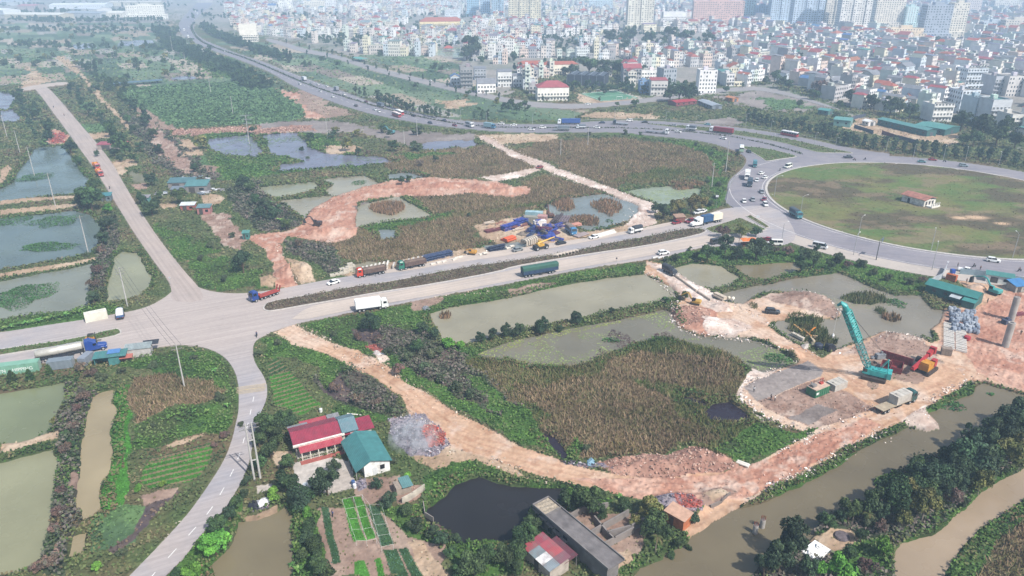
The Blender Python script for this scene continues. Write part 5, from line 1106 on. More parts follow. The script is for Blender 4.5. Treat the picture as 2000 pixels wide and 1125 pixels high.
def skin_person(pose):
 if pose=='stand':
  J={'pel':(0,0,.95,.14),'wai':(0,0,1.1,.125),'che':(.01,0,1.32,.15),'nec':(.01,0,1.48,.06),'hea':(.03,0,1.6,.1),'top':(.02,0,1.7,.085),'sl':(0,.19,1.42,.065),'el':(.02,.27,1.15,.048),'hl':(.12,.27,.92,.04),'sr':(0,-.19,1.42,.065),'er':(0,-.27,1.15,.048),'hr':(.1,-.26,.92,.04),'tl':(.0,.1,.88,.095),'kl':(.04,.11,.48,.065),'al':(.0,.11,.08,.045),'fl':(.16,.12,.04,.04),'tr':(0,-.1,.88,.095),'kr':(-.02,-.11,.48,.065),'ar':(-.1,-.11,.08,.045),'fr':(.06,-.12,.04,.04)}
 else:
  J={'pel':(-.1,0,.86,.14),'wai':(-.07,0,1.02,.125),'che':(0,0,1.24,.15),'nec':(.05,0,1.4,.06),'hea':(.08,0,1.52,.12),'top':(.07,0,1.63,.11),'sl':(.02,.19,1.33,.065),'el':(.22,.27,1.12,.048),'hl':(.46,.26,1.06,.04),'sr':(.02,-.19,1.33,.065),'er':(.22,-.27,1.12,.048),'hr':(.46,-.26,1.06,.04),'tl':(0,.12,.84,.095),'kl':(.36,.18,.74,.065),'al':(.22,.18,.36,.045),'fl':(.38,.19,.32,.04),'tr':(0,-.12,.84,.095),'kr':(.36,-.18,.74,.065),'ar':(.22,-.18,.36,.045),'fr':(.38,-.19,.32,.04)}
 E_='pel-wai wai-che che-nec nec-hea hea-top che-sl sl-el el-hl che-sr sr-er er-hr pel-tl tl-kl kl-al al-fl pel-tr tr-kr kr-ar ar-fr'.split();K=list(J)
 me=bpy.data.meshes.new('person');me.from_pydata([J[k][:3]for k in K],[tuple(K.index(q)for q in e.split('-'))for e in E_],[])
 o=bpy.data.objects.new('person_tmp',me);COL.objects.link(o);md=o.modifiers.new('skin','SKIN')
 for i,k in enumerate(K):me.skin_vertices[0].data[i].radius=(J[k][3],J[k][3])
 me.skin_vertices[0].data[0].use_root=True;o.modifiers.new('sub','SUBSURF').levels=1;o.modifiers['sub'].render_levels=1
 dg=bpy.context.evaluated_depsgraph_get();out=bpy.data.meshes.new_from_object(o.evaluated_get(dg));bpy.data.objects.remove(o);return out
PMESH={p:skin_person(p)for p in('stand','ride')}
def person(x,y,rz,label,shirt='#3a4660',trousers='#2c2c34',pose='stand',z=0.0,hat=None,group=None):
 me=PMESH[pose].copy();me.materials.clear()
 for c in(shirt,trousers,'#b98a6e'):me.materials.append(mat(c,.9,var=.1))
 for p in me.polygons:
  c=p.center;lim=1.45 if pose=='stand' else 1.38;wl=.98 if pose=='stand' else.92
  p.material_index=2 if(c.z>lim or(abs(c.y)>.2 and(c.z<1.0 if pose=='stand' else c.x>.36)and(pose=='stand' or c.z>.95)))else(1 if c.z<wl else 0);p.use_smooth=True
 o=add('person',me,None,(x,y,z),rz);tag(o,label,'person',group)
 m=MB();hx_=(.02,1.66)if pose=='stand' else(.07,1.6);m.tube([(hx_[0],0,hx_[1]-.02),(hx_[0],0,hx_[1]+.06),(hx_[0]-.01,0,hx_[1]+.11)],[.125,.11,.04],10);m.obj('helmet' if hat else 'hair',mat(hat or '#1c1a1a',.5),o,smooth=True)
 return o
def moto():
 if 'moto' in VP:return VP['moto']
 r=bpy.data.objects.new('motorcycle',None)
 a=MB();a.loft(secbox([(-.7,.1,.6,.82),(-.2,.14,.55,.8),(.15,.1,.4,.62),(.4,.12,.42,.95),(.52,.08,.6,1.0)]));a.obj('body',paint('#33343a'),r)
 a=MB();a.tube([(.46,-.34,1.08),(.48,0,1.0),(.46,.34,1.08)],.025,6);a.obj('handlebar',M_CHAS,r)
 wheels(r,[(.62,0),(-.62,0)],.29,.1);COL.objects.link(r);r['_proto']=1;VP['moto']=r;return r
def heading(a,b):
 A,B=G(*a),G(*b);return atan2(B[1]-A[1],B[0]-A[0])
def place(proto,rear,front,label=None,cat='car',look=None,group=None,z=.09):
 A,B=G(*rear),G(*front);x,y=(A[0]+B[0])/2,(A[1]+B[1])/2;rz=atan2(B[1]-A[1],B[0]-A[0])
 if proto.get('_proto')==1:o=proto;o['_proto']=2;o.location=(x,y,z);o.rotation_euler=(0,0,rz)
 else:o=copy_tree(proto,(x,y,z),rz)
 for k in('label','group'):
  if k in o:del o[k]
 o['category']=cat
 if group:o['group']=group
 if label:o['label']=label
 else:queue_label(o,look,x,y)
 return o
WH,SI,BK,RE,TE,BL='#e4e4e2','#a9adb2','#2a2c32','#9c2f36','#3f7f86','#2f55a0'
place(semi('#2c4fa0',['t'],True,'tank',17.5),(80,706),(203,681),'silver tank truck with a blue long-nosed cab parked by the planted median','tank truck')
place(truck('canopy','#4d6c9c','#dcdcdc',5.0),(236,628),(236,612),'small blue and white truck standing beside the fallen pale container','truck')
place(semi('#2d4a94',['#b0483c'],False,'low',10.0),(540,574),(494,590),'blue tractor towing an empty red lowbed trailer at the junction','truck')
place(car(WH),(664,551),(639,558),'white saloon car driving past the red dump truck','car')
place(truck('dump','#d8492f','#6e5850',10.5,'#8a7468'),(758,531),(691,543),'orange-red dump truck with a brown bed parked by concrete beams','dump truck')
place(truck('dump','#2f8068','#6e5850',10.5,'#806c60'),(835,517),(773,529),'green-cabbed dump truck with a brown bed parked by blue girders','dump truck')
place(truck('box','#e8e8e6','#eef0f0',10.2),(694,609),(759,600),'white box truck driving along the lower carriageway','box truck')
place(car(WH,'suv'),(1283,499),(1308,495),'white suv stopped beside the mouth of the rubble track','car')
place(truck('canopy','#4a4e58','#3c4048',6.4),(1297,529),(1317,540),'dark grey truck coming along the pale rubble track','truck')
place(truck('canopy','#e6e6e4','#3f454e',6.2),(1252,452),(1229,457),'small white truck with a dark canopy on the upper carriageway','truck')
place(car(WH),(1172,463),(1148,468),'white saloon car parked beside the long white beams','car')
place(car('#262a34'),(1086,479),(1105,475),'dark blue saloon car parked behind the yellow crane','car')
place(car('#8f9496'),(1000,493),(1022,488),'grey saloon car parked in front of the concrete shells','car')
place(truck('canopy','#3f86b8','#8e8078',6.6),(1103,447),(1128,466),'pale blue and white truck nose-out beside the pink pipes','truck')
place(car('#9a2c38'),(1330,435),(1312,439),'red saloon car parked by the roadside hut','car')
place(car('#8c2a44','suv'),(1357,433),(1338,437),'dark red car ahead of the white-nosed container truck','car')
place(semi('#e6e6e6',['#e4dcc8','#38608e'],True,'container',16.5),(1409,431),(1347,444),'white-nosed truck carrying one blue and one cream container','container truck')
place(car(WH),(1378,413),(1367,417),'white car parked under the olive trees, nearer the roundabout','car');bpy.context.scene.objects
place(car('#d4d6d6','suv'),(1368,416),(1356,419),'white car tucked under the olive trees, nearer the red car','car')
place(car('#3e444c','van'),(1387,478),(1412,474),'dark van parked beneath the bushy trees by the avenue','van')
def trailer_cover():
 r=empty('lorry_trailer','long green-topped lorry trailer driving on the dusty carriageway','lorry',(*G(1054,536),.13),heading((1019,541),(1090,529)))
 a=MB();a.box((0,0,1.75),(13.6,2.5,1.35));
 for k in range(14):
  for s in(-1,1):a.box((-6.7+k*13.4/13,s*1.27,1.75),(.1,.06,1.35))
 a.obj('side_boards',mat('#33496a',.7,var=.15),r)
 a=MB();a.prism([(-1.27,2.4),(-1.25,3.5),(-.9,3.75),(0,3.85),(.9,3.75),(1.25,3.5),(1.27,2.4)],-6.85,6.85,'x');a.obj('tarpaulin',mat('#3f6a5c',.85,var=.14,scale=.6),r)
 chassis(r,-6.6,6.6,.9);wheels(r,[(x,s*1.02)for x in(-5.8,-4.5,-3.2,4.6,3.4)for s in(-1,1)],.48,.4,True)
trailer_cover()
def box_thing(name,label,cat,px,hdg,dims,colr_,cap=None,z=.09,group=None):
 r=empty(name,label,cat,(*G(*px),z),hdg,group);o=container(r,-dims[0]/2,dims[0]/2,colr_,0,dims[2],'shell',dims[1],cap)
 d_=MB()
 for s in(-1,1):d_.box((dims[0]/2+.02,s*dims[1]*.24,dims[2]/2),(.04,dims[1]*.46,dims[2]*.88));
 d_.obj('door',mat(colr_,.55,var=.12),r)
 d_=MB()
 for s in(-.9,-.3,.3,.9):d_.cyl((dims[0]/2+.07,s*dims[1]*.35,.15),(dims[0]/2+.07,s*dims[1]*.35,dims[2]-.15),.03,6)
 d_.obj('lock_bar',M_RIM,r);return r
hav=heading((0,712),(190,690))
box_thing('shipping_container','cream white container lying on the asphalt by the banana plants','container',(189,624),heading((170,628),(208,620)),(6.1,2.5,2.6),'#dedbcd','#c4bfae')
green_c=box_thing('shipping_container','long pale green container with white lettering at the road edge','container',(24,728),hav+.02,(13.6,2.5,2.7),'#8fc0a8','#7aa892')
box_thing('shipping_container','weathered grey container beside the silver tank truck','container',(121,717),hav,(6.1,2.5,2.4),'#8d99a2','#757f88');box_thing('shipping_container','narrow grey metal box between the tank truck and the teal-roofed stall','container',(170,708),hav+1.25,(4.4,2.0,2.3),'#9aa2ae','#868d98')
tx=bpy.data.curves.new('lettering','FONT');tx.body='KYN    HIPPING';tx.size=1.3;tx.extrude=.01;to=bpy.data.objects.new('lettering_tmp',tx);COL.objects.link(to)
dg=bpy.context.evaluated_depsgraph_get();lm=bpy.data.meshes.new_from_object(to.evaluated_get(dg));bpy.data.objects.remove(to);lm.materials.clear();lm.materials.append(mat('#eef2ee',.6,var=.04))
lo=add('lettering',lm,green_c,(-3.5,-1.29,.85));lo.rotation_euler=(pi/2,0,0)
CARS=[((1448,291),(1448,300),bus('#e8ece8','#9fc0a8',7.5),'white and pale green minibus','bus'),((1459,296),(1466,300),car('#2e3644'),'dark blue saloon car','car'),((1474,321),(1474,330),truck('box','#3f8a94','#58909c',6.0),'teal box truck','truck'),((1460,341),(1458,357),truck('box','#e8e8e6','#d9dad6',9.0),'white box truck with a pale cab','truck'),((1465,358),(1463,368),truck('canopy','#45586a','#4c5c6c',6.6),'slate blue canopy truck','truck'),((1482,342),(1491,339),car(WH),'white saloon car','car'),((1490,350),(1498,347),car(WH),'white saloon car','car'),((1479,351),(1477,357),car('#d8dada'),'white saloon car','car'),((1486,374),(1489,379),car(SI),'silver grey saloon car','car'),((1452,392),(1454,398),car(WH),'white saloon car','car'),((1469,389),(1471,395),car(SI),'silver grey saloon car','car'),((1494,389),(1490,394),car('#8c2a44'),'dark red car','car'),((1492,399),(1497,405),car(WH,'suv'),'white suv','car'),((1547,325),(1531,330),car('#e6e8dc','van'),'cream white van','van'),((1649,309),(1664,309),car('#3c424e','pickup'),'dark blue pickup truck','pickup'),((1792,317),(1808,318),car('#5a8a92'),'teal saloon car','car'),((1813,313),(1829,314),car('#9c2f3c'),'red saloon car','car'),((1873,325),(1890,326),car('#8ea0a8','suv'),'silver blue suv','car'),((1544,418),(1563,430),truck('canopy','#3f8690','#4e5a66',7.6),'teal-cabbed canopy truck','truck'),((1928,510),(1950,513),car('#e2e4e4','suv'),'white suv with a dark roof load','car'),((1873,529),(1900,534),car('#e8e8e8','pickup'),'white pickup truck','pickup'),((1525,479),(1502,478),car('#e2e0dc','van'),'white minibus','minibus'),((1588,482),(1614,487),car('#c9cacc','van'),'silver minibus','minibus'),((1503,471),(1494,469),car('#9c2f3c'),'red saloon car','car'),((1133,243),(1089,243),semi('#dfe4ea',['#3a5fa8'],False),'lorry with a blue container','container truck'),((1113,256),(1082,255),truck('canopy','#9aa2aa','#7d8894',9.8),'grey canopy lorry','truck'),((1143,251),(1126,251),truck('canopy','#cfd4da','#767f8c',6.2),'pale grey small truck','truck'),((1228,245),(1196,243),truck('flat','#4c5663','#a3abb4',10.5),'grey flatbed lorry','truck'),((1030,254),(1045,255),car(WH),'white saloon car','car'),((1054,251),(1066,251),car(WH,'suv'),'white suv','car'),((1160,250),(1171,251),car(WH),'white saloon car','car'),((1233,237),(1226,237),car(WH,'suv'),'white suv','car'),((1264,240),(1254,240),car(BK),'black saloon car','car'),((1317,258),(1331,260),car(WH),'white saloon car','car'),((1358,256),(1341,254),truck('canopy','#d4d8dc','#6d7680',6.6),'pale canopy truck','truck'),((1429,263),(1388,258),semi('#e0e2e4',['#9c3240'],False),'lorry with a dark red container','container truck'),((1407,271),(1418,273),car(WH),'white saloon car','car'),((1387,245),(1376,244),car('#7fb0b8'),'pale teal car','car'),((1262,259),(1305,263),semi('#e2e4e6',['#8a8f98'],False,'low',15),'empty grey lowbed lorry','truck'),((1558,269),(1525,263),bus('#eceaea','#b03a44',11.5),'red and white coach','bus'),((764,224),(786,232),bus('#e2d0cc','#a83440',11),'dark red coach','bus'),((772,220),(790,227),bus('#ecebea','#c04a52',11),'white and red coach','bus'),((580,163),(592,168),car(WH,'suv'),'white suv','car'),((620,177),(631,181),car(WH),'white saloon car','car'),((645,188),(655,193),car(WH,'suv'),'white suv','car'),((728,214),(736,217),car('#d0d4d8'),'pale grey car','car'),((736,217),(744,221),car(WH),'white saloon car','car'),((835,240),(845,243),car('#35405a'),'dark blue saloon car','car'),((883,245),(893,248),car('#8c2a44'),'dark red car','car'),((910,246),(925,250),truck('canopy','#e4e4e4','#8d969e',7),'pale canopy truck','truck'),((947,250),(966,252),truck('box','#4a84a8','#8fb0bc',8),'pale blue box truck','truck'),((985,244),(972,243),car(WH,'suv'),'white suv','car'),((645,172),(632,168),car(WH),'white saloon car','car'),((664,180),(650,175),truck('box','#e0e2e4','#9a9fa8',7),'white-cabbed box truck','truck'),((677,188),(667,184),car(WH,'suv'),'white suv','car'),((720,202),(710,198),car('#6d2a36'),'dark red car','car'),((752,212),(735,206),truck('canopy','#7e8894','#6a7482',8.5),'slate grey lorry','truck'),((813,229),(802,226),car('#2c3440'),'black saloon car','car'),((872,238),(862,236),car('#35405a'),'dark blue saloon car','car'),((600,160),(588,155),truck('box','#e8e8e8','#c9ccd0',9),'white box lorry','truck'),((612,166),(604,163),car(SI),'silver grey saloon car','car'),((625,168),(617,165),car(WH),'white saloon car','car'),((957,244),(945,243),car(BK),'black saloon car','car'),((1320,247),(1310,246),car(SI),'silver grey saloon car','car'),((1180,241),(1171,241),car('#35405a'),'dark blue saloon car','car'),((1008,246),(998,246),car(WH),'white saloon car','car'),((700,210),(690,206),car(BK,'suv'),'black suv','car')]
for rear,front,pr,look,cat in CARS:place(pr,rear,front,None,cat,look,'traffic on the highway and roundabout',z=.08)
FARC=[(362,58),(365,64),(372,72),(377,76),(360,70),(366,73),(373,78),(378,45),(381,36),(376,40),(388,26),(397,18),(404,14),(412,8),(374,32),(384,22),(438,100),(475,112),(370,50),(355,57)]
for i,(px,py)in enumerate(FARC):
 dy=4 if i%2 else-4;place(car([WH,SI,'#d0d4d8',BK][i%4],['sedan','suv'][i%2])if i%5 else truck('box','#e4e4e4','#d4d6d8',9),(px,py),(px+(3 if py>60 else-4),py+(2 if py>60 else 5)),None,'car',['white saloon car','silver suv','pale grey saloon car','black suv'][i%4]if i%5 else 'white box lorry','traffic on the highway and roundabout',z=.08)
for i,(rear,front,pr,look)in enumerate([((870,136),(878,138),car(WH),'white car'),((845,160),(838,157),car(WH),'white car'),((1153,205),(1143,205),car(WH),'white car'),((1372,185),(1364,186),car(WH),'white car'),((720,132),(713,129),car(SI),'silver grey car')]):place(pr,rear,front,None,'car',look+' on the boulevard',None,z=.12)
place(car('#a04a48'),(1062,327),(1045,330),'rusty red car parked on the rubble track','car',z=.1);place(car('#3a4048','suv'),(1496,611),(1520,613),'dark suv parked on the dirt pad by the pond','car',z=.1)
for i,(a,b,lab)in enumerate([((182,322),(197,337),'orange-loaded truck parked on the lane, farther from the junction'),((188,335),(203,351),'orange-loaded truck parked on the lane, closer to the junction')]):place(truck('dump','#b84a4a','#e08a3c',8.5,'#f0a040'),a,b,lab,'truck',group='orange trucks parked on the lane')
MOTO=[((503,653),(501,662),'at the road junction'),((1521,331),(1525,337),'beside the cream white van'),((1665,313),(1672,314),'riding along the kerb of the roundabout'),((1685,313),(1693,312),'ahead on the roundabout road'),((1841,316),(1848,317),'behind the red car on the roundabout'),((1908,521),(1896,523),'beside the white pickup truck'),((1996,530),(1985,531),'by the metal hoarding'),((1570,268),(1574,270),'behind the red and white coach'),((103,208),(107,213),'high on the country lane'),((213,372),(216,366),'passing the lane-side hut'),((124,224),(127,229),'halfway down the country lane')]
for i,(a,b,wh)in enumerate(MOTO):
 o=place(moto(),a,b,f'dark motorcycle with a rider {wh}','motorcycle',group='motorcycles on the roads');l=o.location
 person(l.x,l.y,o.rotation_euler.z,f'rider in a {["blue", "grey", "dark red", "black"][i % 4]} jacket on the motorcycle {wh}',['#4a5a80','#7a7c80','#7a3a40','#2a2c30'][i%4],'#2a2c34','ride',l.z,'#c8c8c8' if i%2 else '#7a2a2a','motorcycle riders')
for px,py,rz,lab,sh in[(1175,482,1,'person in dark clothes standing by the planted median','#2a2c34'),(734,540,.5,'person in dark clothes beside the orange-red dump truck','#33363e'),(1870,522,2,'person in grey walking along the edge of the roundabout','#6a6c70'),(1914,528,1.5,'person in brown near the metal hoarding','#6e5a50'),(1505,782,.3,'worker in dark clothes on the concrete slab','#33384a'),(1513,784,2.4,'worker in white bending to the concrete slab edge','#d8d8d6'),(1472,766,1.1,'worker in white on the grey slab edge','#d4d6d8'),(1928,592,2,'worker in a dark jacket behind the long teal shed','#3a3a44'),(1887,553,1,'worker in a pink shirt near the teal excavator','#b88a84'),(1993,655,1,'worker in black beside the concrete piers','#2c2a2c'),(650,1010,1,'gardener in blue in the vegetable rows','#50629a')]:
 x,y=G(px,py);person(x,y,rz,lab,sh,z=max(ground_z(x,y),.05)if py>560 else.1)
for k,v in list(VP.items()):
 if v.get('_proto')==1:
  def rm(o):
   for c in list(o.children):rm(c)
   bpy.data.objects.remove(o)
  rm(v)
 elif '_proto' in v:del v['_proto']
def facade_mat():
 m,nt,b=new_mat('facade');a=N(nt,'ShaderNodeAttribute',attribute_name='Col');uv=N(nt,'ShaderNodeUVMap',uv_map='UVMap');sp=N(nt,'ShaderNodeSeparateXYZ');nt.links.new(uv.outputs[0],sp.inputs[0])
 def mth(op,x,y=None):
  n=N(nt,'ShaderNodeMath',operation=op)
  for i,v in enumerate((x,y)):
   if v is None:continue
   if isinstance(v,(int,float)):n.inputs[i].default_value=v
   else:nt.links.new(v,n.inputs[i])
  return n.outputs[0]
 su=mth('DIVIDE',sp.outputs[0],2.5);sv=mth('DIVIDE',sp.outputs[1],3.3);fu,fv=mth('FRACT',su),mth('FRACT',sv)
 w1=mth('MULTIPLY',mth('GREATER_THAN',fu,.27),mth('LESS_THAN',fu,.73));w2=mth('MULTIPLY',mth('GREATER_THAN',fv,.28),mth('LESS_THAN',fv,.74));wm=mth('MULTIPLY',w1,w2)
 cmb=N(nt,'ShaderNodeCombineXYZ');nt.links.new(mth('FLOOR',su),cmb.inputs[0]);nt.links.new(mth('FLOOR',sv),cmb.inputs[1]);wn=N(nt,'ShaderNodeTexWhiteNoise',noise_dimensions='2D');nt.links.new(cmb.outputs[0],wn.inputs['Vector'])
 wm=mth('MULTIPLY',wm,mth('LESS_THAN',wn.outputs['Value'],.86));wm=mth('MULTIPLY',wm,mth('GREATER_THAN',sp.outputs[1],.2))
 f=noise_fac(nt,.25,.86,1.12,4);cb=N(nt,'ShaderNodeCombineColor')
 for i in range(3):nt.links.new(f,cb.inputs[i])
 mx=N(nt,'ShaderNodeMix',data_type='RGBA',blend_type='MULTIPLY');mx.inputs[0].default_value=1;nt.links.new(a.outputs['Color'],mx.inputs[6]);nt.links.new(cb.outputs[0],mx.inputs[7])
 m2=N(nt,'ShaderNodeMix',data_type='RGBA');nt.links.new(wm,m2.inputs[0]);nt.links.new(mx.outputs[2],m2.inputs[6]);m2.inputs[7].default_value=(*hx('#454f5c'),1);nt.links.new(m2.outputs[2],b.inputs['Base Color'])
 rg=N(nt,'ShaderNodeMapRange');rg.inputs['To Min'].default_value=.8;rg.inputs['To Max'].default_value=.25;nt.links.new(wm,rg.inputs['Value']);nt.links.new(rg.outputs[0],b.inputs['Roughness']);b.inputs['Specular IOR Level'].default_value=.3
 return m
M_FAC=facade_mat()
WALLC='#e8e6e2 #dfdacf #d8d6d4 #e4dcc4 #c9c8c8 #dcd2ca #f0eeec #cdd6dc #e0ccc0 #b9b6b6 #d4dcd2 #a9a8aa #ecebe9'.split();ROOFC={'red':'#a85a60','tile':'#b06858','teal':'#5a8a88','grey':'#8b8d94','blue':'#5a7fae','flat':'#a6a19a','pink':'#c88a84','rust':'#8e5a4e'}
CNAME=dict(zip(WALLC,'white cream off-white pale-yellow grey beige bright-white bluish-white peach mid-grey greenish-white dark-grey white'.split()))
class NP:
 """collector of quads with colour and wall coordinates"""
 def __init__(s):s.q=[];s.c=[];s.u=[]
 def quad(s,a,b,c,d,col,wall=None,h=0):
  s.q.append((a,b,c,d));s.c.append(col)
  if wall is None:s.u.append(((0,0),)*4)
  else:
   L_=hypot(b[0]-a[0],b[1]-a[1]);n=max(1,round(L_/2.5*UK[0]))*2.5;k=max(1,round(h/3.3))*3.3;o=wall*250.0
   s.u.append(((o,.3),(o+n,.3),(o+n,k),(o,k)))
 def mesh(s,name,mt=None):
  q=np.array(s.q,np.float32).reshape(-1,3);return mesh_np(name,q,np.arange(len(q)).reshape(-1,4),mt or M_FAC,np.repeat(np.array(s.c),4,0),uv=np.array(s.u).reshape(-1,2))
UK=[1.0]
def walls_np(A,x,y,rz,w,d,h,col,seed,sides=(1,0,1,0),z0=0.0):
 c,s=cos(rz),sin(rz);P=[(x+c*a-s*b,y+s*a+c*b)for a,b in((-w/2,-d/2),(w/2,-d/2),(w/2,d/2),(-w/2,d/2))]
 for i in range(4):
  a,b=P[i],P[(i+1)%4];A.quad((*a,z0-.3),(*b,z0-.3),(*b,z0+h),(*a,z0+h),col,(seed+i)if sides[i]else None,h)
 return P
def roof_np(A,x,y,rz,w,d,h,kind,col,g,over=.3,z0=0.0):
 c,s=cos(rz),sin(rz);h=h+z0
 def W_(a,b,z):return(x+c*a-s*b,y+s*a+c*b,z)
 W2,D2=w/2+over,d/2+over
 if kind=='flat':
  W2,D2=w/2,d/2;A.quad(W_(-W2,-D2,h-.5),W_(W2,-D2,h-.5),W_(W2,D2,h-.5),W_(-W2,D2,h-.5),col)
  return
 rs=min(w,d)*.28
 if kind=='shed':A.quad(W_(-W2,-D2,h),W_(W2,-D2,h),W_(W2,D2,h+.9),W_(-W2,D2,h+.9),col);return
 if kind=='gable':
  if w>d:
   A.quad(W_(-W2,-D2,h-.1),W_(W2,-D2,h-.1),W_(W2,0,h+rs),W_(-W2,0,h+rs),col);A.quad(W_(W2,D2,h-.1),W_(-W2,D2,h-.1),W_(-W2,0,h+rs),W_(W2,0,h+rs),col)
   for sg in(-1,1):A.quad(W_(sg*w/2,-d/2,h-.3),W_(sg*w/2,d/2,h-.3),W_(sg*w/2,0,h+rs-.15),W_(sg*w/2,0,h+rs-.15),(.5,.48,.45))
  else:
   A.quad(W_(-W2,-D2,h-.1),W_(0,-D2,h+rs),W_(0,D2,h+rs),W_(-W2,D2,h-.1),col);A.quad(W_(W2,-D2,h-.1),W_(W2,D2,h-.1),W_(0,D2,h+rs),W_(0,-D2,h+rs),col)
   for sg in(-1,1):A.quad(W_(-w/2,sg*d/2,h-.3),W_(w/2,sg*d/2,h-.3),W_(0,sg*d/2,h+rs-.15),W_(0,sg*d/2,h+rs-.15),(.5,.48,.45))
  return
 k=min(w,d)/2;rx,ry=max(0,w/2-k),max(0,d/2-k)
 a,b=W_(-rx,-ry,h+rs),W_(rx,ry,h+rs)
 if w>=d:A.quad(W_(-W2,-D2,h),W_(W2,-D2,h),b,a,col);A.quad(W_(W2,D2,h),W_(-W2,D2,h),a,b,col);A.quad(W_(W2,-D2,h),W_(W2,D2,h),b,b,col);A.quad(W_(-W2,D2,h),W_(-W2,-D2,h),a,a,col)
 else:A.quad(W_(W2,-D2,h),W_(W2,D2,h),b,a,col);A.quad(W_(-W2,D2,h),W_(-W2,-D2,h),a,b,col);A.quad(W_(-W2,-D2,h),W_(W2,-D2,h),a,a,col);A.quad(W_(W2,D2,h),W_(-W2,D2,h),b,b,col)
def box_np(A,x,y,rz,w,d,z0,z1,col):
 P=walls_np(A,x,y,rz,w,d,z1-z0,col,0,(0,0,0,0),z0+.3);A.quad(*[(*p,z1+.3)for p in P],col)
def parapet(A,w,d,h,col,t=.22):
 for cx,cy,a,b in((0,-d/2+t/2,w,t),(0,d/2-t/2,w,t),(-w/2+t/2,0,t,d-2*t),(w/2-t/2,0,t,d-2*t)):box_np(A,cx,cy,0,a+.06,b+.02,h-.8,h-.25,col)
_win={}
def winmesh(w,h,col='#5a646e'):
 if(w,h,col)not in _win:
  g=MB();g.box((0,-.03,0),(w,.06,h));fr=MB();t=.1
  for c,dm in(((0,-.07,h/2),(w+.2,.14,t)),((0,-.09,-h/2),(w+.3,.2,t)),((-w/2,-.07,0),(t,.12,h)),((w/2,-.07,0),(t,.12,h)),((0,-.06,0),(.06,.08,h))):fr.box(c,dm)
  _win[(w,h,col)]=(g.mesh('window',mat(col,.15,var=.1,spec=.7)),fr.mesh('frame',mat('#dcdad4',.6,var=.05)))
 return _win[(w,h,col)]
def house(x,y,rz,w,d,st,wc,roof,rc,detail=2,name='town_house',group=None,cat='house',hh=None,arch=False,sidewin=False,frame=False,wcol=None):
 """front faces local -y"""
 g=trng;h=hh or st*3.3+.6;root=empty(name,None,cat,(x,y,0),rz,group);A=NP();wcl=hx(wc,1.18)
 seed=g.randrange(400);walls_np(A,0,0,0,w,d,h,wcl,seed,(0,1 if sidewin else 0,1,1 if sidewin else 0)if detail>1 else(1,1 if sidewin else 0,1,1 if sidewin else 0));add('wall',A.mesh('wall'),root)
 R=NP();roof_np(R,0,0,0,w,d,h,roof,hx(ROOFC.get(rc,rc)),g)
 if roof=='flat':parapet(R,w,d,h+.5,tuple(v*.95 for v in wcl))
 ro=add('roof',R.mesh('roof',M_PLAIN),root)
 if roof=='flat' and detail:
  B=NP();box_np(B,g.uniform(-.2,.2)*w,d*.2,0,min(w*.55,3.4),3.2,h-.8,h+1.9,tuple(v*g.uniform(.8,1)for v in wcl));add('stair_head',B.mesh('stair_head',M_PLAIN),ro)
  if g.random()<.6:t=MB();t.tube([(-w*.25,-d*.15,h-.4),(-w*.25,-d*.15,h+1.1)],.6,10);t.obj('water_tank',mat('#c4c8cc',.3,metal=.4),ro)
 if detail>1:
  n=max(1,int(w/2.4));ww=min(1.5,w/n*.55);wm,fm=winmesh(round(ww,1),1.5,wcol or '#4e5862')
  for k in range(st):
   for i in range(n):
    o=add('window',wm,root,(-w/2+(i+.5)*w/n,-d/2-.002,k*3.3+1.9));
    if detail>2:add('frame',fm,o)
    if sidewin is True and False:pass
   if k and detail>1 and(frame or g.random()<.5):
    b=MB();b.box((0,-d/2-.55,k*3.3+.35),(w*.96,1.1,.16));b.box((0,-d/2-1.06,k*3.3+.85),(w*.96,.07,.85));b.obj('balcony',mat(wc,.8,var=.08),root)
  dm=MB();dm.box((-w*.2,-d/2-.04,1.15),(1.2,.08,2.3));dm.obj('door',mat('#6a5648',.6),root)
  if sidewin:
   n=max(1,int(d/3))
   for k in range(st):
    for i in range(n):
     for sg in(1,):
      o=add('window',wm,root,(sg*(w/2+.002),-d/2+(i+.5)*d/n,k*3.3+1.9),pi/2)
 return root
M_PLAIN=attr_mat('roofing',rough=.75,scale=.4,var=.16,spec=.25)
RW={'flat':'flat roof','gable':'pitched roof','hip':'hipped roof','shed':'sloping roof'};NUM='no one two three four five six seven eight nine ten'.split()
def facing(x,y):
 px=x/(y*CT+H*ST)*F+1000
 return radians(-6 if px<1000 else(2 if px<1250 else(10 if px<1450 else 36)))
LOTS=[];g=random.Random(21)
blocks=[("470,66 560,72 700,104 800,112 905,112 925,128 1000,135 1040,190 1290,182 1440,176 1500,150 1560,165 1650,208 1760,225 1850,215 1990,262 2100,300 2500,330 3000,40 700,-52 520,-20 440,30",0)]
TP_=GP(blocks[0][0]);TA=np.asarray(TP_)
NOB=[GP(s)for s in("1040,205 1130,205 1255,195 1210,146 1080,146 1040,165","1240,190 1320,195 1410,186 1400,130 1240,134","890,178 1005,178 1000,125 890,125","1590,285 1870,285 1870,230 1590,212","1100,148 1230,148 1235,118 1095,118","1180,96 1390,96 1390,66 1180,66","1000,146 1150,146 1140,112 1000,112","1850,262 2010,262 2010,170 1865,170","790,66 930,66 930,30 800,30","840,136 910,136 905,88 860,88","1290,190 1370,200 1370,165 1290,165","980,52 1070,52 1060,20 985,20","1205,64 1290,64 1290,40 1205,40","1280,60 1350,60 1345,35 1285,35","1340,54 1460,54 1455,30 1345,30","1495,64 1720,70 1715,40 1500,34","1700,60 1800,60 1795,35 1705,35","1725,84 1890,92 1885,55 1730,50")]
RIV=lambda x,y:any(inside(p,np.array([x]),np.array([y]))[0]for p in NOB)
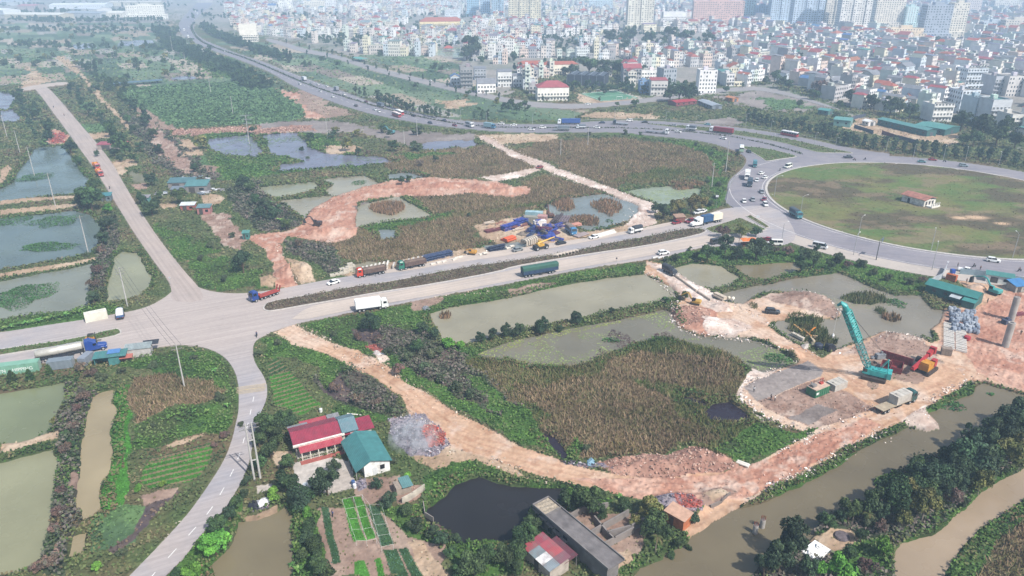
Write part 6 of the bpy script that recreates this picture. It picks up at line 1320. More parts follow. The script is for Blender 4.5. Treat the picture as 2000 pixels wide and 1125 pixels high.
for zone,(pa,pb)in enumerate(((-900,1000),(1000,1250),(1250,1450),(1450,3000))):
 th=radians((-6,2,10,36)[zone]);c,s=cos(th),sin(th)
 xs=[];corners=[(px_,yy_)for px_ in(max(pa,300),min(pb,2300))for yy_ in(480,2600)]
 C4=[((px_-1000)/F*(yy_*CT+H*ST),yy_)for px_,yy_ in corners];us=[a*c+b*s for a,b in C4];vs=[-a*s+b*c for a,b in C4]
 v=min(vs)-40;row=0
 while v<max(vs)+40:
  dep=g.uniform(12,17);u=min(us)-40;blk=g.uniform(60,110)
  while u<max(us)+40:
   w_=g.choice((4.6,5,5,5.5,6,7.5,10))if g.random()>.05 else g.uniform(13,22);blk-=w_
   X,Y=(u+w_/2)*c-v*s,(u+w_/2)*s+v*c;px_=X/(Y*CT+H*ST)*F+1000 if Y>0 else-9999
   if pa<=px_<pb and-150<px_<2150 and 470<Y<2600 and(Y<1500 or g.random()<.55):LOTS.append((X,Y,th+(pi if row%2 else 0)*0,w_-g.choice((0,0,0,.6)),dep*g.uniform(.75,1.0)))
   u+=w_
   if blk<0:u+=g.uniform(5,9);blk=g.uniform(60,110)
  v+=dep+(1.5 if row%2==0 else g.uniform(6.5,10));row+=1
LX=np.array([l[0]for l in LOTS]);LY=np.array([l[1]for l in LOTS]);ok=inside(TP_,LX,LY)
for p in NOB:ok&=~inside(p,LX,LY)
r_,c_=land_at(LX,LY);ok&=~ROADN[r_,c_]
gap=vnoise(LX/60,LY/60,91);ok&=gap<np.where(LX/(LY*CT+H*ST)*F+1000<960,.56,.72)
LOTS=[l for l,k in zip(LOTS,ok)if k and g.random()<.93];LOTS.sort(key=lambda l:hypot(l[0],l[1]))
FARH=NP();nh=0
for i,(x,y,th,w_,d_)in enumerate(LOTS):
 st=g.choices((1,2,3,4,5,6),(8,22,34,24,9,3))[0];wc=g.choice(WALLC);roof,rc=g.choices((('flat','flat'),('gable','red'),('hip','tile'),('gable','grey'),('shed','teal'),('hip','red'),('gable','blue'),('shed','grey'),('gable','tile')),(50,7,6,14,4,6,2,12,6))[0]
 if i<270:
  o=house(x,y,th,w_,d_,st,wc,roof,rc,2 if i<150 else 1,group='town houses');queue_label(o,f"{NUM[st]}-storey {CNAME[wc]} house, {rc + ' ' if rc != 'flat' else ''}{RW[roof].split()[0]} roof",x,y);continue
 h=st*3.3+g.uniform(0,1.2);col=hx(wc,1.18);side=tuple(v*g.uniform(.75,1)for v in col);P=walls_np(FARH,x,y,th,w_,d_,h,col,g.randrange(900),(1,0,1,0));roof_np(FARH,x,y,th,w_,d_,h+(.5 if roof=='flat' else 0),roof,tuple(v*g.uniform(.75,1.15)for v in hx(ROOFC[rc])),g)
 if roof=='flat' and g.random()<.8:box_np(FARH,x+g.uniform(-.5,.5),y+g.uniform(-3,3),th,min(w_*.7,3.5),3.5,h-.3,h+g.uniform(1.5,2.6),tuple(v*.92 for v in col))
 nh+=1
tag(add('distant_houses',FARH.mesh('distant_houses')),kind='stuff')
PT=[]
for l in range(3800):
 i=g.randrange(300,len(LOTS))if l<2700 else 0;x,y=LOTS[i][0]+g.uniform(-9,9),LOTS[i][1]+g.uniform(8,10)
 if l>=2700:yy=g.uniform(1000,2600);x,y=g.uniform(-.75,.75)*(yy*CT+H*ST),yy
 if(vnoise(np.array([x/90]),np.array([y/90]),14)[0]>.46)and(l<2700 or inside(TP_,np.array([x]),np.array([y]))[0]or y>1500):PT.append((x,y))
for k_ in range(9000):
 yy=480+1500*g.random()**1.6;x,y=g.uniform(-.75,.75)*(yy*CT+H*ST),yy
 if vnoise(np.array([x/60]),np.array([y/60]),91)[0]>(.735 if x/(yy*CT+H*ST)*F>-40 else.585)and inside(TP_,np.array([x]),np.array([y]))[0]and not ROADN[tuple(v[0]for v in land_at(np.array([x]),np.array([y])))]:PT.append((x,y))
wood('town_woodland',PT,2.5,4.5,'BDE',15)
def HB(xl,xr,yb,yt,st,wc,roof,rc,d_,label,rot=0,cat='house',name='house',detail=3,**kw):
 xm=(xl+xr)/2;x,y=G(xm,yb);w_=(xr-xl)/ppm(xm,yb);va=-atan2(x,y);rz=va*kw.pop('face',.6)+rot;h=max(3,hgt(xm,yb,yt));s,c=sin(rz),cos(rz)
 o=house(x-s*d_/2,y+c*d_/2,rz,w_*kw.pop('ws',.92),d_,st,wc,roof,rc,detail,name,None,cat,hh=h,**kw);o['label']=label;return o
HB(1047,1114,197,171,2,'#eeeae0','hip','red',16,'white two-storey hall with a red hipped roof by the ring road',.12,'hall','public_hall',sidewin=True)
HB(899,925,173,132,5,'#9a9a9c','flat','flat',14,'unfinished grey five-storey shell with arched windows by the boulevard',.1,frame=True,name='unfinished_house')
HB(931,970,182,163,2,'#f0ece8','gable','grey',13,'white house with a grey pitched roof beside the arched grey shell',.1);HB(880,899,166,150,2,'#d4dce4','gable','blue',10,'small house with a blue roof beside the arched grey shell',.1)
HB(926,951,156,134,3,'#a8adb4','shed','grey',12,'grey three-storey house behind the white gabled house',.1);HB(971,1001,170,140,3,'#e2e2e0','shed','grey',14,'white-fronted house with dark side walls beside the boulevard',.1)
HB(1001,1020,170,148,2,'#d8dadc','shed','grey',11,'low white house behind the roadside yard',.1);HB(1021,1046,176,156,2,'#ccd0d4','flat','flat',12,'plain grey-white house beside the red-roofed white hall',.1)
HB(1010,1068,142,125,2,'#e8e0d0','hip','tile',10,'long cream school wing with an orange tiled roof',.15,'school','school_building');HB(1056,1134,146,126,2,'#e8e0d0','hip','tile',10,'longer cream school wing with red tiled roof behind the sports cage',.2,'school','school_building')
HB(817,911,62,42,4,'#ecd9a8','hip','tile',22,'big yellow government building with a red tiled roof',.1,'office','government_building');HB(1362,1399,182,138,5,'#f4f2f0','flat','flat',12,'tall bare bright-white block beside the dark trees',.15,'block','apartment_block',detail=1)
HB(1251,1291,155,138,2,'#f0eeea','flat','flat',12,'white flat-roofed house with a row of dark windows',.15);HB(1269,1304,187,157,3,'#cfccc8','shed','red',13,'pale grey three-storey house with a red roof edge',.1);HB(1248,1269,182,160,3,'#7fa2cc','flat','flat',10,'bright blue house front beside the pale grey house',.1)
HB(1292,1322,168,135,3,'#aab0b8','flat','flat',14,'grey blank-sided house behind the pale grey house',.4,detail=1);HB(1225,1247,155,137,2,'#ece8e0','hip','tile',10,'white villa with a bright red roof beside the school trees',.1);HB(1182,1196,150,135,2,'#ece6dc','hip','red',9,'small villa with a red roof behind the sports cage',.1)
HB(1236,1260,122,104,3,'#d8cf94','flat','flat',11,'yellow three-storey house with corner balconies',.1,frame=True);HB(1125,1152,116,94,4,'#dfe4e4','flat','flat',12,'white four-storey house with many windows above the school',.15)
HB(1868,1908,222,178,7,'#dfe6ee','flat','flat',16,'slim tall bluish-white tower house with arched windows',.42,'tower house','tower_house',sidewin=True);HB(1816,1860,238,205,4,'#e6e4e0','flat','flat',14,'white four-storey block with a blank side wall',.4)
HB(1880,1925,172,135,6,'#d5dde4','flat','flat',16,'tall bluish-grey house behind the slim white tower',.42,sidewin=True);HB(1897,1928,238,192,4,'#b8c4cc','flat','teal',16,'grey framed building under construction with open arches',.42,frame=True,name='unfinished_house');HB(1926,1968,246,196,4,'#c9ccd0','flat','teal',16,'open-floored concrete building beside the arched frame',.42,frame=True,name='unfinished_house')
HB(1968,2000,258,225,3,'#dcd8d2','flat','flat',15,'pinkish-white three-storey house at the town corner',.42);HB(1935,1975,186,150,4,'#b9bcc2','flat','flat',18,'grey open-framed house with a wide blank wall',.42,frame=True);HB(1960,2010,188,150,4,'#d6d2ce','flat','flat',18,'wide beige blank-walled block beside the open-framed house',.42,detail=1)
HB(1620,1655,185,158,3,'#d2d4d4','gable','grey',12,'tall white gable-fronted house behind the roadside trees',.42,detail=1);HB(1670,1705,193,178,1,'#e4e0da','gable','red',14,'low white house with a red sheet roof',.42);HB(1765,1800,186,160,3,'#d9d9d9','flat','flat',14,'white three-storey house with an unpainted side',.42);HB(1775,1815,210,193,2,'#e2d6c4','gable','tile',12,'cream house with an orange roof above the depot',.42)
HB(1730,1750,172,146,3,'#e8cfc8','gable','red',14,'pink gabled house with tall front windows',.42);HB(692,700,42,27,4,'#ece6dc','flat','flat',8,'thin white tube house alone before the dark trees',0);HB(868,900,40,20,4,'#d9dfe4','flat','flat',14,'pale block behind the yellow government building',0,detail=1);HB(469,505,82,48,3,'#efe8dc','flat','teal',16,'cream temple-like tower with a teal top among the trees',0,'tower','temple_tower',sidewin=True)
HB(1292,1340,56,24,6,'#f2f0ee','flat','flat',20,'white stepped office block below the cream tower',.1,'office','office_block')
cx,cy=G(1150,172);cage=empty('sports_cage','black netted sports cage beside the green football pitch','sports cage',(*G(1148,164),0),-.28)
a=MB();NETM=mat('#3a4150',.9,var=.12);
for(c,dm)in(((0,-13,4.6),(34,.1,9)),((0,13,4.6),(34,.1,9)),((-17,0,4.6),(.1,26,9)),((17,0,4.6),(.1,26,9))):a.box(c,dm)
a.obj('side_net',NETM,cage);a=MB();n=4
for k in range(n):x0=-17+34*k/n;a.prism([(x0,9.1),(x0+34/n*.9,9.1),(x0+34/n*.45,10.0)],-13,13)
a.obj('roof_net',mat('#4d5664',.85,var=.12),cage);a=MB()
for k in range(6):
 for s in(-1,1):a.cyl((-17+34*k/5,s*13.1,0),(-17+34*k/5,s*13.1,9.6),.12,6)
for k in range(n):a.box((-17+34*(k+.45)/n,0,10.05),(.35,26,.12))
a.obj('frame',mat('#a9b2bc',.5),cage)
PP=GP("1133,183 1203,176 1249,192 1174,198");tag(add('football_pitch',sheet('football_pitch',PP,.08,mat('#5c9070',.9,var=.12,scale=.15))),'green artificial football pitch with white lines beside the sports cage','football pitch')
P3=[Vector((*p,.1))for p in PP];a=MB()
def wline(p,q,wd=.35):
 t=(q-p).normalized();n=Vector((-t.y,t.x,0))*wd/2;a.quad(p-n,q-n,q+n,p+n)
def at(u,v):return P3[0].lerp(P3[1],u).lerp(P3[3].lerp(P3[2],u),v)
for e in(((.05,.05),(.95,.05)),((.95,.05),(.95,.95)),((.95,.95),(.05,.95)),((.05,.95),(.05,.05)),((.05,.5),(.95,.5))):wline(at(*e[0]),at(*e[1]))
fp=bpy.data.objects['football_pitch'];a.obj('pitch_marking',LINE,fp)
for v,lb in((.05,'white goal frame at the sports cage end of the pitch'),(.95,'white goal frame at the road end of the football pitch')):
 p=at(.5,v);e=(P3[1]-P3[0]).normalized();a=MB();a.tube([p-e*3,p-e*3+Vector((0,0,2.2)),p+e*3+Vector((0,0,2.2)),p+e*3],.12,6);o=a.obj('goal_frame',mat('#eceeee',.5));tag(o,lb,'goal')
def shed(name,label,pts4,h,rc,wc,rise=.8,cat='shed',open_=False):
 """pts4: two ends of the long axis (pixels) and the half width in metres"""
 (a,b,hw)=pts4;A_,B_=G(*a),G(*b);L_=hypot(B_[0]-A_[0],B_[1]-A_[1]);rz=atan2(B_[1]-A_[1],B_[0]-A_[0]);root=empty(name,label,cat,((A_[0]+B_[0])/2,(A_[1]+B_[1])/2,0),rz)
 m=MB()
 if open_:
  for i in range(int(L_/5)+1):
   for s in(-1,1):m.box((-L_/2+.2+i*(L_-.4)/int(L_/5),s*(hw-.2),h/2),(.2,.2,h))
 else:
  for c,dm in(((0,-hw,h/2),(L_,.2,h)),((0,hw,h/2),(L_,.2,h)),((-L_/2,0,h/2),(.2,hw*2-.2,h)),((L_/2,0,h/2),(.2,hw*2-.2,h))):m.box(c,dm)
  for sx in(-1,1):m.prism([(-hw,h),(hw,h),(0,h+rise)],sx*L_/2-.08,sx*L_/2+.08,'x')
 m.obj('wall',mat(wc,.8,var=.15,scale=.5),root);m=MB();o=.5
 m.prism([(-hw-o,h-.12),(0,h+rise),(hw+o,h-.12),(hw+o,h),(0,h+rise+.12),(-hw-o,h)],-L_/2-o,L_/2+o,'x');m.obj('roof',ribbed(rc,.45,axis=0),root)
 if not open_:
  m=MB();m.box((L_/2+.13,0,1.3),(.06,2.4,2.6));m.obj('door',mat('#5c6068',.6),root)
  for i in range(max(2,int(L_/5))):m=MB();m.box((-L_/2+(i+.5)*L_/max(2,int(L_/5)),-hw-.12,h*.55),(1.2,.06,1));m.obj('window',M_GLASS,root)
 return root
shed('depot_shed','long low teal-roofed depot shed along the yard edge',((1722,243),(1818,266),4),4,'#5a9490','#3c6a68');shed('depot_shed','wide teal-roofed depot wing at the shed end',((1800,252),(1858,262),9),4,'#569890','#3c6a68');shed('depot_shed','small teal-roofed shed behind the roadside trees',((1630,243),(1662,246),6),4.5,'#6aa39c','#7ba8a2');shed('depot_shed','teal-roofed hut by the football side of the depot',((1602,222),(1622,225),4),3.5,'#5a9a94','#58807c')
shed('sheet_shed','low shed with red sheets by the dark tree clump',((1312,206),(1352,202),5),3,'#b8404c','#8a4a4a');shed('sheet_shed','low grey sheet shed beside the red sheets',((1372,203),(1400,214),4),3,'#a9b2bc','#8a929c');shed('storage_hut','white storage hut in the depot yard',((1690,243),(1702,246),3),3,'#dfe0e0','#d4d0cc');shed('storage_hut','orange site hut beside the ring road',((1422,196),(1436,199),3),3,'#d08a5a','#c88a60')
for i,(a,b,c1)in enumerate((((1668,250),(1705,262),'#4a5a6e'),((1722,262),(1750,271),'#7a4450'),((1752,271),(1792,282),'#565b6a'),((1648,238),(1690,228),'#50586a'))):
 A_,B_=G(*a),G(*b);L_=hypot(B_[0]-A_[0],B_[1]-A_[1]);m=MB();m.box((0,0,1.2),(L_,.12,2.4));n_=int(L_/3)
 for k in range(n_+1):m.box((-L_/2+L_*k/n_,-.1,1.25),(.12,.1,2.5))
 o=m.obj('yard_fence',mat(c1,.7,var=.2),None,((A_[0]+B_[0])/2,(A_[1]+B_[1])/2,0),atan2(B_[1]-A_[1],B_[0]-A_[0]));tag(o,['slate blue sheet fence along the depot yard','dark red sheet fence along the depot yard','grey sheet fence at the road end of the depot yard','dark fence at the back of the depot yard'][i],'fence')
UK[0]=.62
def tower(xl,xr,yb,yt,wc,style,label,d_=18,rot=0.0,face=.7,name='apartment_tower'):
 xm=(xl+xr)/2;x,y=G(xm,yb);w_=(xr-xl)/ppm(xm,yb);h=hgt(xm,yb,yt);rz=-atan2(x,y)*face+rot;s,c=sin(rz),cos(rz);root=empty(name,label,'tower',(x-s*d_/2,y+c*d_/2,0),rz)
 A=NP();col=hx(wc,1.18);sd=trng.randrange(300)
 if style=='slab':walls_np(A,0,0,0,w_,d_,h,col,sd,(1,1,1,1))
 elif style=='bays':
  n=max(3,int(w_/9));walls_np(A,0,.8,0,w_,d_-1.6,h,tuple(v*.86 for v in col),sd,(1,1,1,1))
  for i in range(n):
   if i%2==0:walls_np(A,-w_/2+(i+.5)*w_/n,0,0,w_/n*.9,d_,h+.8,col,sd+i,(1,1,1,1));A.quad(*[(-w_/2+(i+.5)*w_/n+a*w_/n*.45,b*d_/2,h+.8)for a,b in((-1,-1),(1,-1),(1,1),(-1,1))],col)
 else:walls_np(A,0,0,0,w_,d_,h,col,sd,(1,1,1,1))
 A.quad(*[(a*w_/2,b*d_/2,h-.4)for a,b in((-1,-1),(1,-1),(1,1),(-1,1))],tuple(v*.8 for v in col));add('wall',A.mesh('wall'),root)
 R=NP();parapet(R,w_+.1,d_+.1,h+1,col,.4);box_np(R,0,0,0,w_*.35,d_*.5,h-.5,h+4,tuple(v*.9 for v in col));add('roof',R.mesh('roof',M_PLAIN),root)
 if style=='stripe':
  for k in range(1,int(h/3.3)):m=MB();m.box((0,-d_/2-.2,k*3.3),(w_*.98,.4,1.3));m.obj('floor_band',mat(wc,.7,var=.06),root)
 if style=='fins':
  for k in range(int(w_/4)):m=MB();m.box((-w_/2+2+k*4,-d_/2-.3,h/2),(.9,.6,h));m.obj('fin',mat('#e8ecec',.7,var=.06),root)
 B=NP();walls_np(B,0,-1.5,0,w_*1.15,d_+5,9,tuple(v*.95 for v in col),sd+40,(1,1,1,1));B.quad(*[(a*w_*1.15/2,-1.5+b*(d_+5)/2,9)for a,b in((-1,-1),(1,-1),(1,1),(-1,1))],tuple(v*.8 for v in col));add('podium',B.mesh('podium'),root);return root
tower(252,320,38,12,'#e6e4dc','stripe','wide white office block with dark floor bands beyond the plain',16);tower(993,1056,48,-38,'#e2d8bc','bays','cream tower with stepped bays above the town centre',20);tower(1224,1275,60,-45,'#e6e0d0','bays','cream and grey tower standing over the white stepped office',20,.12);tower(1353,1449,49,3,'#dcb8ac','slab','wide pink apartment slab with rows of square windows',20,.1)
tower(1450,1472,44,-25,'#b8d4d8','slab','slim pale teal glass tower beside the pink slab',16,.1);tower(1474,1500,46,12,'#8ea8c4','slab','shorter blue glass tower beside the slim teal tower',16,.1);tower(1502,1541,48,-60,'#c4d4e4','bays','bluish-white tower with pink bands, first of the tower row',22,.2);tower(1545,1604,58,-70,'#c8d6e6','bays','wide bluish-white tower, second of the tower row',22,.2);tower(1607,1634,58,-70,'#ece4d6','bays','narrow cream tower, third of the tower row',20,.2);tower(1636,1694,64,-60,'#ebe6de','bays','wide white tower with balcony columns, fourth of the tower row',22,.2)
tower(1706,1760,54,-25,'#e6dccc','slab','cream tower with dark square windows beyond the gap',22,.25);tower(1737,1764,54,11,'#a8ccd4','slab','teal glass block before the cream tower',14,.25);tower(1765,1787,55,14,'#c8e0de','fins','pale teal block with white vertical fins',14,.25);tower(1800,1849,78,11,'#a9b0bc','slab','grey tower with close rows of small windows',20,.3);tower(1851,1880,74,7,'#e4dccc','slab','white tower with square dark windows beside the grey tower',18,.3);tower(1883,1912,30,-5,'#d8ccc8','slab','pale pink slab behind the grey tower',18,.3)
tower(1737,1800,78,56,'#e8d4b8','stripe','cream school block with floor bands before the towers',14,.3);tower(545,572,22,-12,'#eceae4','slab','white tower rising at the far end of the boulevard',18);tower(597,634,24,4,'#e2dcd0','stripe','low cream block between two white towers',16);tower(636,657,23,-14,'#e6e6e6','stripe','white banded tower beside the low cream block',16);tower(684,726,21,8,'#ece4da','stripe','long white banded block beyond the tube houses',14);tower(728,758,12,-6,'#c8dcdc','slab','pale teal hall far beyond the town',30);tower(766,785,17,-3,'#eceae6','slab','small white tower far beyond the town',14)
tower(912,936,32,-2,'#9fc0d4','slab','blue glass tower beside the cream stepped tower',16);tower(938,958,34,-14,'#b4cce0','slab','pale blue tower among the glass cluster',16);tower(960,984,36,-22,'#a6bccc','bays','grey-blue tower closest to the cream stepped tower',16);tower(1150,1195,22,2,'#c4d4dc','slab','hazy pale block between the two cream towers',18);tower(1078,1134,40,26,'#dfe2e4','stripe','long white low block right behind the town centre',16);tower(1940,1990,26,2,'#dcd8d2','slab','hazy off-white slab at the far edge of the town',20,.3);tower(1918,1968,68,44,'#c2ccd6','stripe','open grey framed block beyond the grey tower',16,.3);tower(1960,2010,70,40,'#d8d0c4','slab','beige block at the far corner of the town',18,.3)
bpy.data.objects['apartment_tower'].name='office_block'
for t_ in[o for o in bpy.data.objects if o.get('label','').startswith('long white low block')]:t_['label']='long white low block just behind the town centre'
UK[0]=1
for i,(a,b,hw,rc,wc,lb)in enumerate((((26,36),(132,37),22,'#d8d4c8','#d0c8b4','long cream works hall with a pale roof beyond the plain'),((-10,26),(26,28),20,'#e4e6e6','#d6d8da','white works hall at the edge of the plain'),((46,18),(80,18),26,'#c07a7c','#b8a8a4','pink-roofed works hall among white sheds'),((106,16),(214,15),34,'#e2e4e6','#d4d8dc','very long white works hall'),((140,33),(208,34),18,'#a8b0ba','#c2c6ca','grey-roofed works hall behind the tree line'),((210,33),(248,33),16,'#e0dcd2','#d6d2c8','short cream works hall beside the striped office block'),((218,11),(318,10),30,'#dcd6c6','#d8d2c0','broad cream works hall behind the striped office block'),((0,10),(60,9),34,'#b4bac2','#c4c8cc','grey works hall farthest into the haze'),((160,24),(205,25),22,'#c9cdd2','#d0d0d0','pale grey works hall between longer sheds'))):shed('works_hall',lb,(a,b,hw),9,rc,wc,3,'factory hall')
shed('greenhouse','long blue-grey netted shelter at the edge of the shrub field',((222,168),(316,161),5),2.5,'#5a7484','#66808c',.5,'shelter',True);shed('net_shelter','teal netted shelter by the boulevard',((695,117),(712,121),5),3,'#62a89a','#589488',.4,'shelter',True)
def gz(px,py):
 x,y=G(px,py);return max(ground_z(x,y),0)
def lab(name,label,cat,px,rz=0,group=None,z=None):
 x,y=G(*px);return empty(name,label,cat,(x,y,ground_z(x,y)if z is None else z),rz,group)
fh=heading((574,880),(690,850));ROOFR,ROOFR2,ROOFT=ribbed('#a03c50',.4,dirt='#8a3c4c'),ribbed('#b84c58',.4,dirt='#c06a6c'),ribbed('#4f8a8c',.5,dirt='#447a7e')
fr=lab('farmhouse','plastered farmhouse with dark red sheet roofs beside a paved yard','house',(632,868),fh,z=0)
m=MB();m.box((-1,1.5,1.7),(13,7.5,3.4));m.box((-1,6.6,1.3),(11,3,2.6));m.box((-1,-2.4,.22),(13.4,2.6,.44));m.obj('wall',mat('#d8d2c4',.85,var=.15,dirt='#b9b0a4'),fr)
m=MB();m.prism([(-3.2,3.3),(1.4,4.9),(5.6,3.7),(5.6,3.85),(1.4,5.05),(-3.2,3.45)],-8.2,4.6,'x');m.obj('main_roof',ROOFR,fr)
m=MB();m.prism([(-5.4,2.5),(-2.7,3.15),(-2.7,3.27),(-5.4,2.62)],-7.0,4.4,'x');m.obj('porch_roof',ROOFR2,fr)
m=MB();m.box((-1.5,-2.95,3.4),(13.6,.5,.5));m.obj('parapet',mat('#e4dfd4',.8),fr)
m=MB();m.prism([(5.3,2.6),(8.6,3.1),(8.6,3.2),(5.3,2.72)],-4.6,2.8,'x');m.obj('rear_roof',ROOFR2,fr)
m=MB();m.prism([(5.4,2.7),(8.9,3.0),(8.9,3.1),(5.4,2.8)],3.0,6.4,'x');m.obj('rear_lean_to',ribbed('#9a9a9c',.4,dirt='#7c7876'),fr)
m=MB();m.prism([(-2.9,3.6),(1.5,5.12),(5.0,4.0),(5.0,4.1),(1.5,5.24),(-2.9,3.72)],4.7,9.2,'x');m.obj('link_roof',ribbed('#6f8f98',.4,dirt='#7f9098'),fr)
for k in range(6):m=MB();m.cyl((-6.6+k*2.15,-5.2,0),(-6.6+k*2.15,-5.2,2.6),.14,8);m.obj('porch_post',mat('#dcd6c8',.8),fr)
m=MB();m.box((-1,-2.32,1.5),(1.3,.08,2.3));m.obj('door',mat('#6a4030',.6),fr)
for x in(-4.6,2.2):m=MB();m.box((x,-2.32,1.9),(1.7,.08,1.3));m.obj('window',M_GLASS,fr)
m=MB()
for k in range(16):m.box((-6.3+k*.5,-5.25,.75),(.06,.06,.7))
m.box((-2.5,-5.25,1.1),(8.2,.1,.1));m.box((-2.5,-5.25,.4),(8.2,.1,.1));m.obj('railing',mat('#cfcac0',.7),fr)
m=MB();m.box((-1,-5.9,.1),(12.5,1.5,.2));m.obj('porch_step',mat('#b0645a',.8),fr)
lt=lab('lean_to','bright red sheet lean-to open at the end of the farmhouse','shed',(594,878),fh,z=0);m=MB();m.prism([(-2.2,2.2),(2.4,3.0),(2.4,3.1),(-2.2,2.3)],-1.8,2.1,'x');m.obj('roof',ribbed('#c05058',.4,dirt='#b04850'),lt)
for x in(-1.6,1.9):
 for y in(-1.9,2.1):m=MB();m.cyl((x,y,0),(x,y,2.3+.17*y),.08,6);m.obj('post',mat('#8a8680',.8),lt)
lt=lab('grey_shed','low grey sheet shed under the trees behind the red lean-to','shed',(586,858),fh,z=0);m=MB();m.box((0,0,1.1),(4,3.4,2.2));m.obj('wall',mat('#8f8880',.9),lt);m=MB();m.prism([(-2.1,2.2),(2.1,2.7),(2.1,2.8),(-2.1,2.3)],-2.3,2.3,'x');m.obj('roof',ribbed('#8f8f94',.4,dirt='#7a7674'),lt)
rw=lab('red_roofed_wing','separate wing with a plum red sheet roof behind the teal hall','house',(700,851),fh,z=0);m=MB();m.box((0,0,1.4),(6.4,4.2,2.8));m.obj('wall',mat('#cfc8bc',.85,var=.15),rw);m=MB();m.prism([(-2.6,2.8),(2.6,3.7),(2.6,3.82),(-2.6,2.92)],-4.4,4.0,'x');m.obj('roof',ROOFR,rw);m=MB();m.prism([(-2.62,2.95),(2.62,3.86),(2.62,3.9),(-2.62,2.99)],-2.6,-1.2,'x');m.obj('translucent_sheet',mat('#c4a4a4',.5),rw)
th_=heading((688,862),(722,928));tw=lab('teal_hall','white-gabled hall under a big teal sheet roof','hall',(714,900),th_+pi/2,z=0)
m=MB();m.box((1.2,0,1.6),(6.8,13.4,3.2));m.prism([(-2.2,3.2),(4.6,3.2),(-.4,4.6)],-6.72,-6.5);m.prism([(-2.2,3.2),(4.6,3.2),(-.4,4.6)],6.5,6.72);m.obj('wall',mat('#e8e8e4',.8,var=.1,dirt='#cfcac4'),tw)
m=MB();m.prism([(-4.6,2.6),(-.4,4.75),(5.2,3.2),(5.2,3.32),(-.4,4.9),(-4.6,2.74)],-7.3,7.0);m.obj('roof',ribbed('#4f8f8e',.5,axis=1,dirt='#467e80'),tw)
m=MB();m.box((2.6,-6.76,1.9),(1.2,.08,1.2));m.obj('window',M_GLASS,tw);m=MB();m.box((.6,-6.76,1.1),(1.2,.08,2.2));m.obj('door',mat('#d0d2d2',.6),tw)
m=MB()
for y in(-6.6,-3,1,5,6.6):m.cyl((-4.3,y,0),(-4.3,y,2.75),.1,6)
m.obj('veranda_posts',mat('#b8b4ac',.7),tw);bpy.data.objects['veranda_posts'].name='veranda_frame'
fr.scale=(.84,.84,.9);tw.scale=(.82,.86,.88);rw.scale=(.85,.85,.9)
m=MB();m.tube([(0,0,.2),(0,0,1.3)],.55,12);o=m.obj('water_tank',mat('#d4d8da',.4,metal=.2),None,(*G(597,955),0));tag(o,'pale round water tank on the edge of the paved yard','tank')
for px,c,lb in(((690,946),'#4a6aa0','blue plastic drum among the yard clutter'),((693,953),'#d8d8dc','white plastic drum among the yard clutter'),((676,832),'#3f9a60','green barrel behind the farmhouse'),((627,805),'#dcdcd8','white water barrel behind the farmhouse roofs')):m=MB();m.tube([(0,0,0),(0,0,.1),(0,0,.9),(0,0,1.0)],[.36,.4,.4,.34],12);tag(m.obj('barrel',mat(c,.5),None,(*G(*px),gz(*px))),lb,'barrel')
m=MB();m.box((0,0,.9),(3.2,2.6,1.8));sh=lab('garden_shed','low garden shed with a loose teal roof sheet by the dark pond','shed',(786,958),fh,z=0);m.obj('wall',mat('#a89a8c',.9,var=.2),sh);m=MB();m.prism([(-1.7,1.85),(1.7,2.1),(1.7,2.18),(-1.7,1.93)],-.4,1.9,'x');m.obj('roof',ribbed('#6a9494',.4),sh)
def wallrun(name,label,pts_,h,t,col,cat='wall',group=None):
 P=GP(pts_)if isinstance(pts_,str)else pts_;mb=MB()
 for a,b in zip(P,P[1:]):
  L_=hypot(b[0]-a[0],b[1]-a[1]);mb.box(((a[0]+b[0])/2,(a[1]+b[1])/2,h/2-.2),(L_+t*.98,t,h+.4),atan2(b[1]-a[1],b[0]-a[0]))
 return tag(mb.obj(name,mat(col,.9,var=.25,scale=.6,dirt='#9a9088')),label,cat,group)
wallrun('garden_wall','low white garden wall beside the dark pond',"786,984 806,973 829,957",1.5,.2,'#cfc6b6');wallrun('garden_wall','thin grey wall dipping into the dark pond',"827,985 830,1006 846,1016",.8,.15,'#a8a098')
PV=GP("668,975 700,972 720,970");tr=empty('bean_trellis','thin white string trellis over the vegetable beds','trellis',(0,0,0));m=MB()
V1=[GV(*p,1.4)for p in((668,975),(690,970),(707,966),(722,985),(745,985))];V2=[GV(*p,1.4)for p in((695,1055),(716,1056),(735,1052),(745,1068),(768,1063))]
for a,b in zip(V1,V2):
 m.cyl(a,b,.018,4)
 for t in(0,.33,.66,1):p=a.lerp(b,t);m.cyl((p.x,p.y,0),p,.025,4)
for t in(0,.25,.5,.75,1):
 q=[a.lerp(b,t)for a,b in zip(V1,V2)];m.tube(q,.018,4)
m.obj('line',mat('#d8d8d4',.8),tr)
ra=heading((1058,1022),(1180,1128));ru=lab('ruined_building','long roofless-looking concrete building with a stained flat roof','building',(1124,1072),ra,z=0);CONC=mat('#8f8a88',.9,var=.25,scale=.4,dirt='#6e6866',bump=.3)
m=MB();m.box((0,0,2.0),(19.5,3.6,4.0));m.obj('wall',CONC,ru);m=MB();m.box((0,0,4.1),(21,5.2,.2));m.obj('roof_slab',mat('#7f7a7a',.95,var=.28,scale=.5,dirt='#605a5a',bump=.3),ru);m=MB()
for s in(-1,1):m.box((0,s*2.5,4.38),(21,.22,.35))
m.box((-10.4,0,4.38),(.22,4.8,.35));m.box((-6.6,0,4.38),(.2,4.78,.3));m.obj('parapet',CONC,ru)
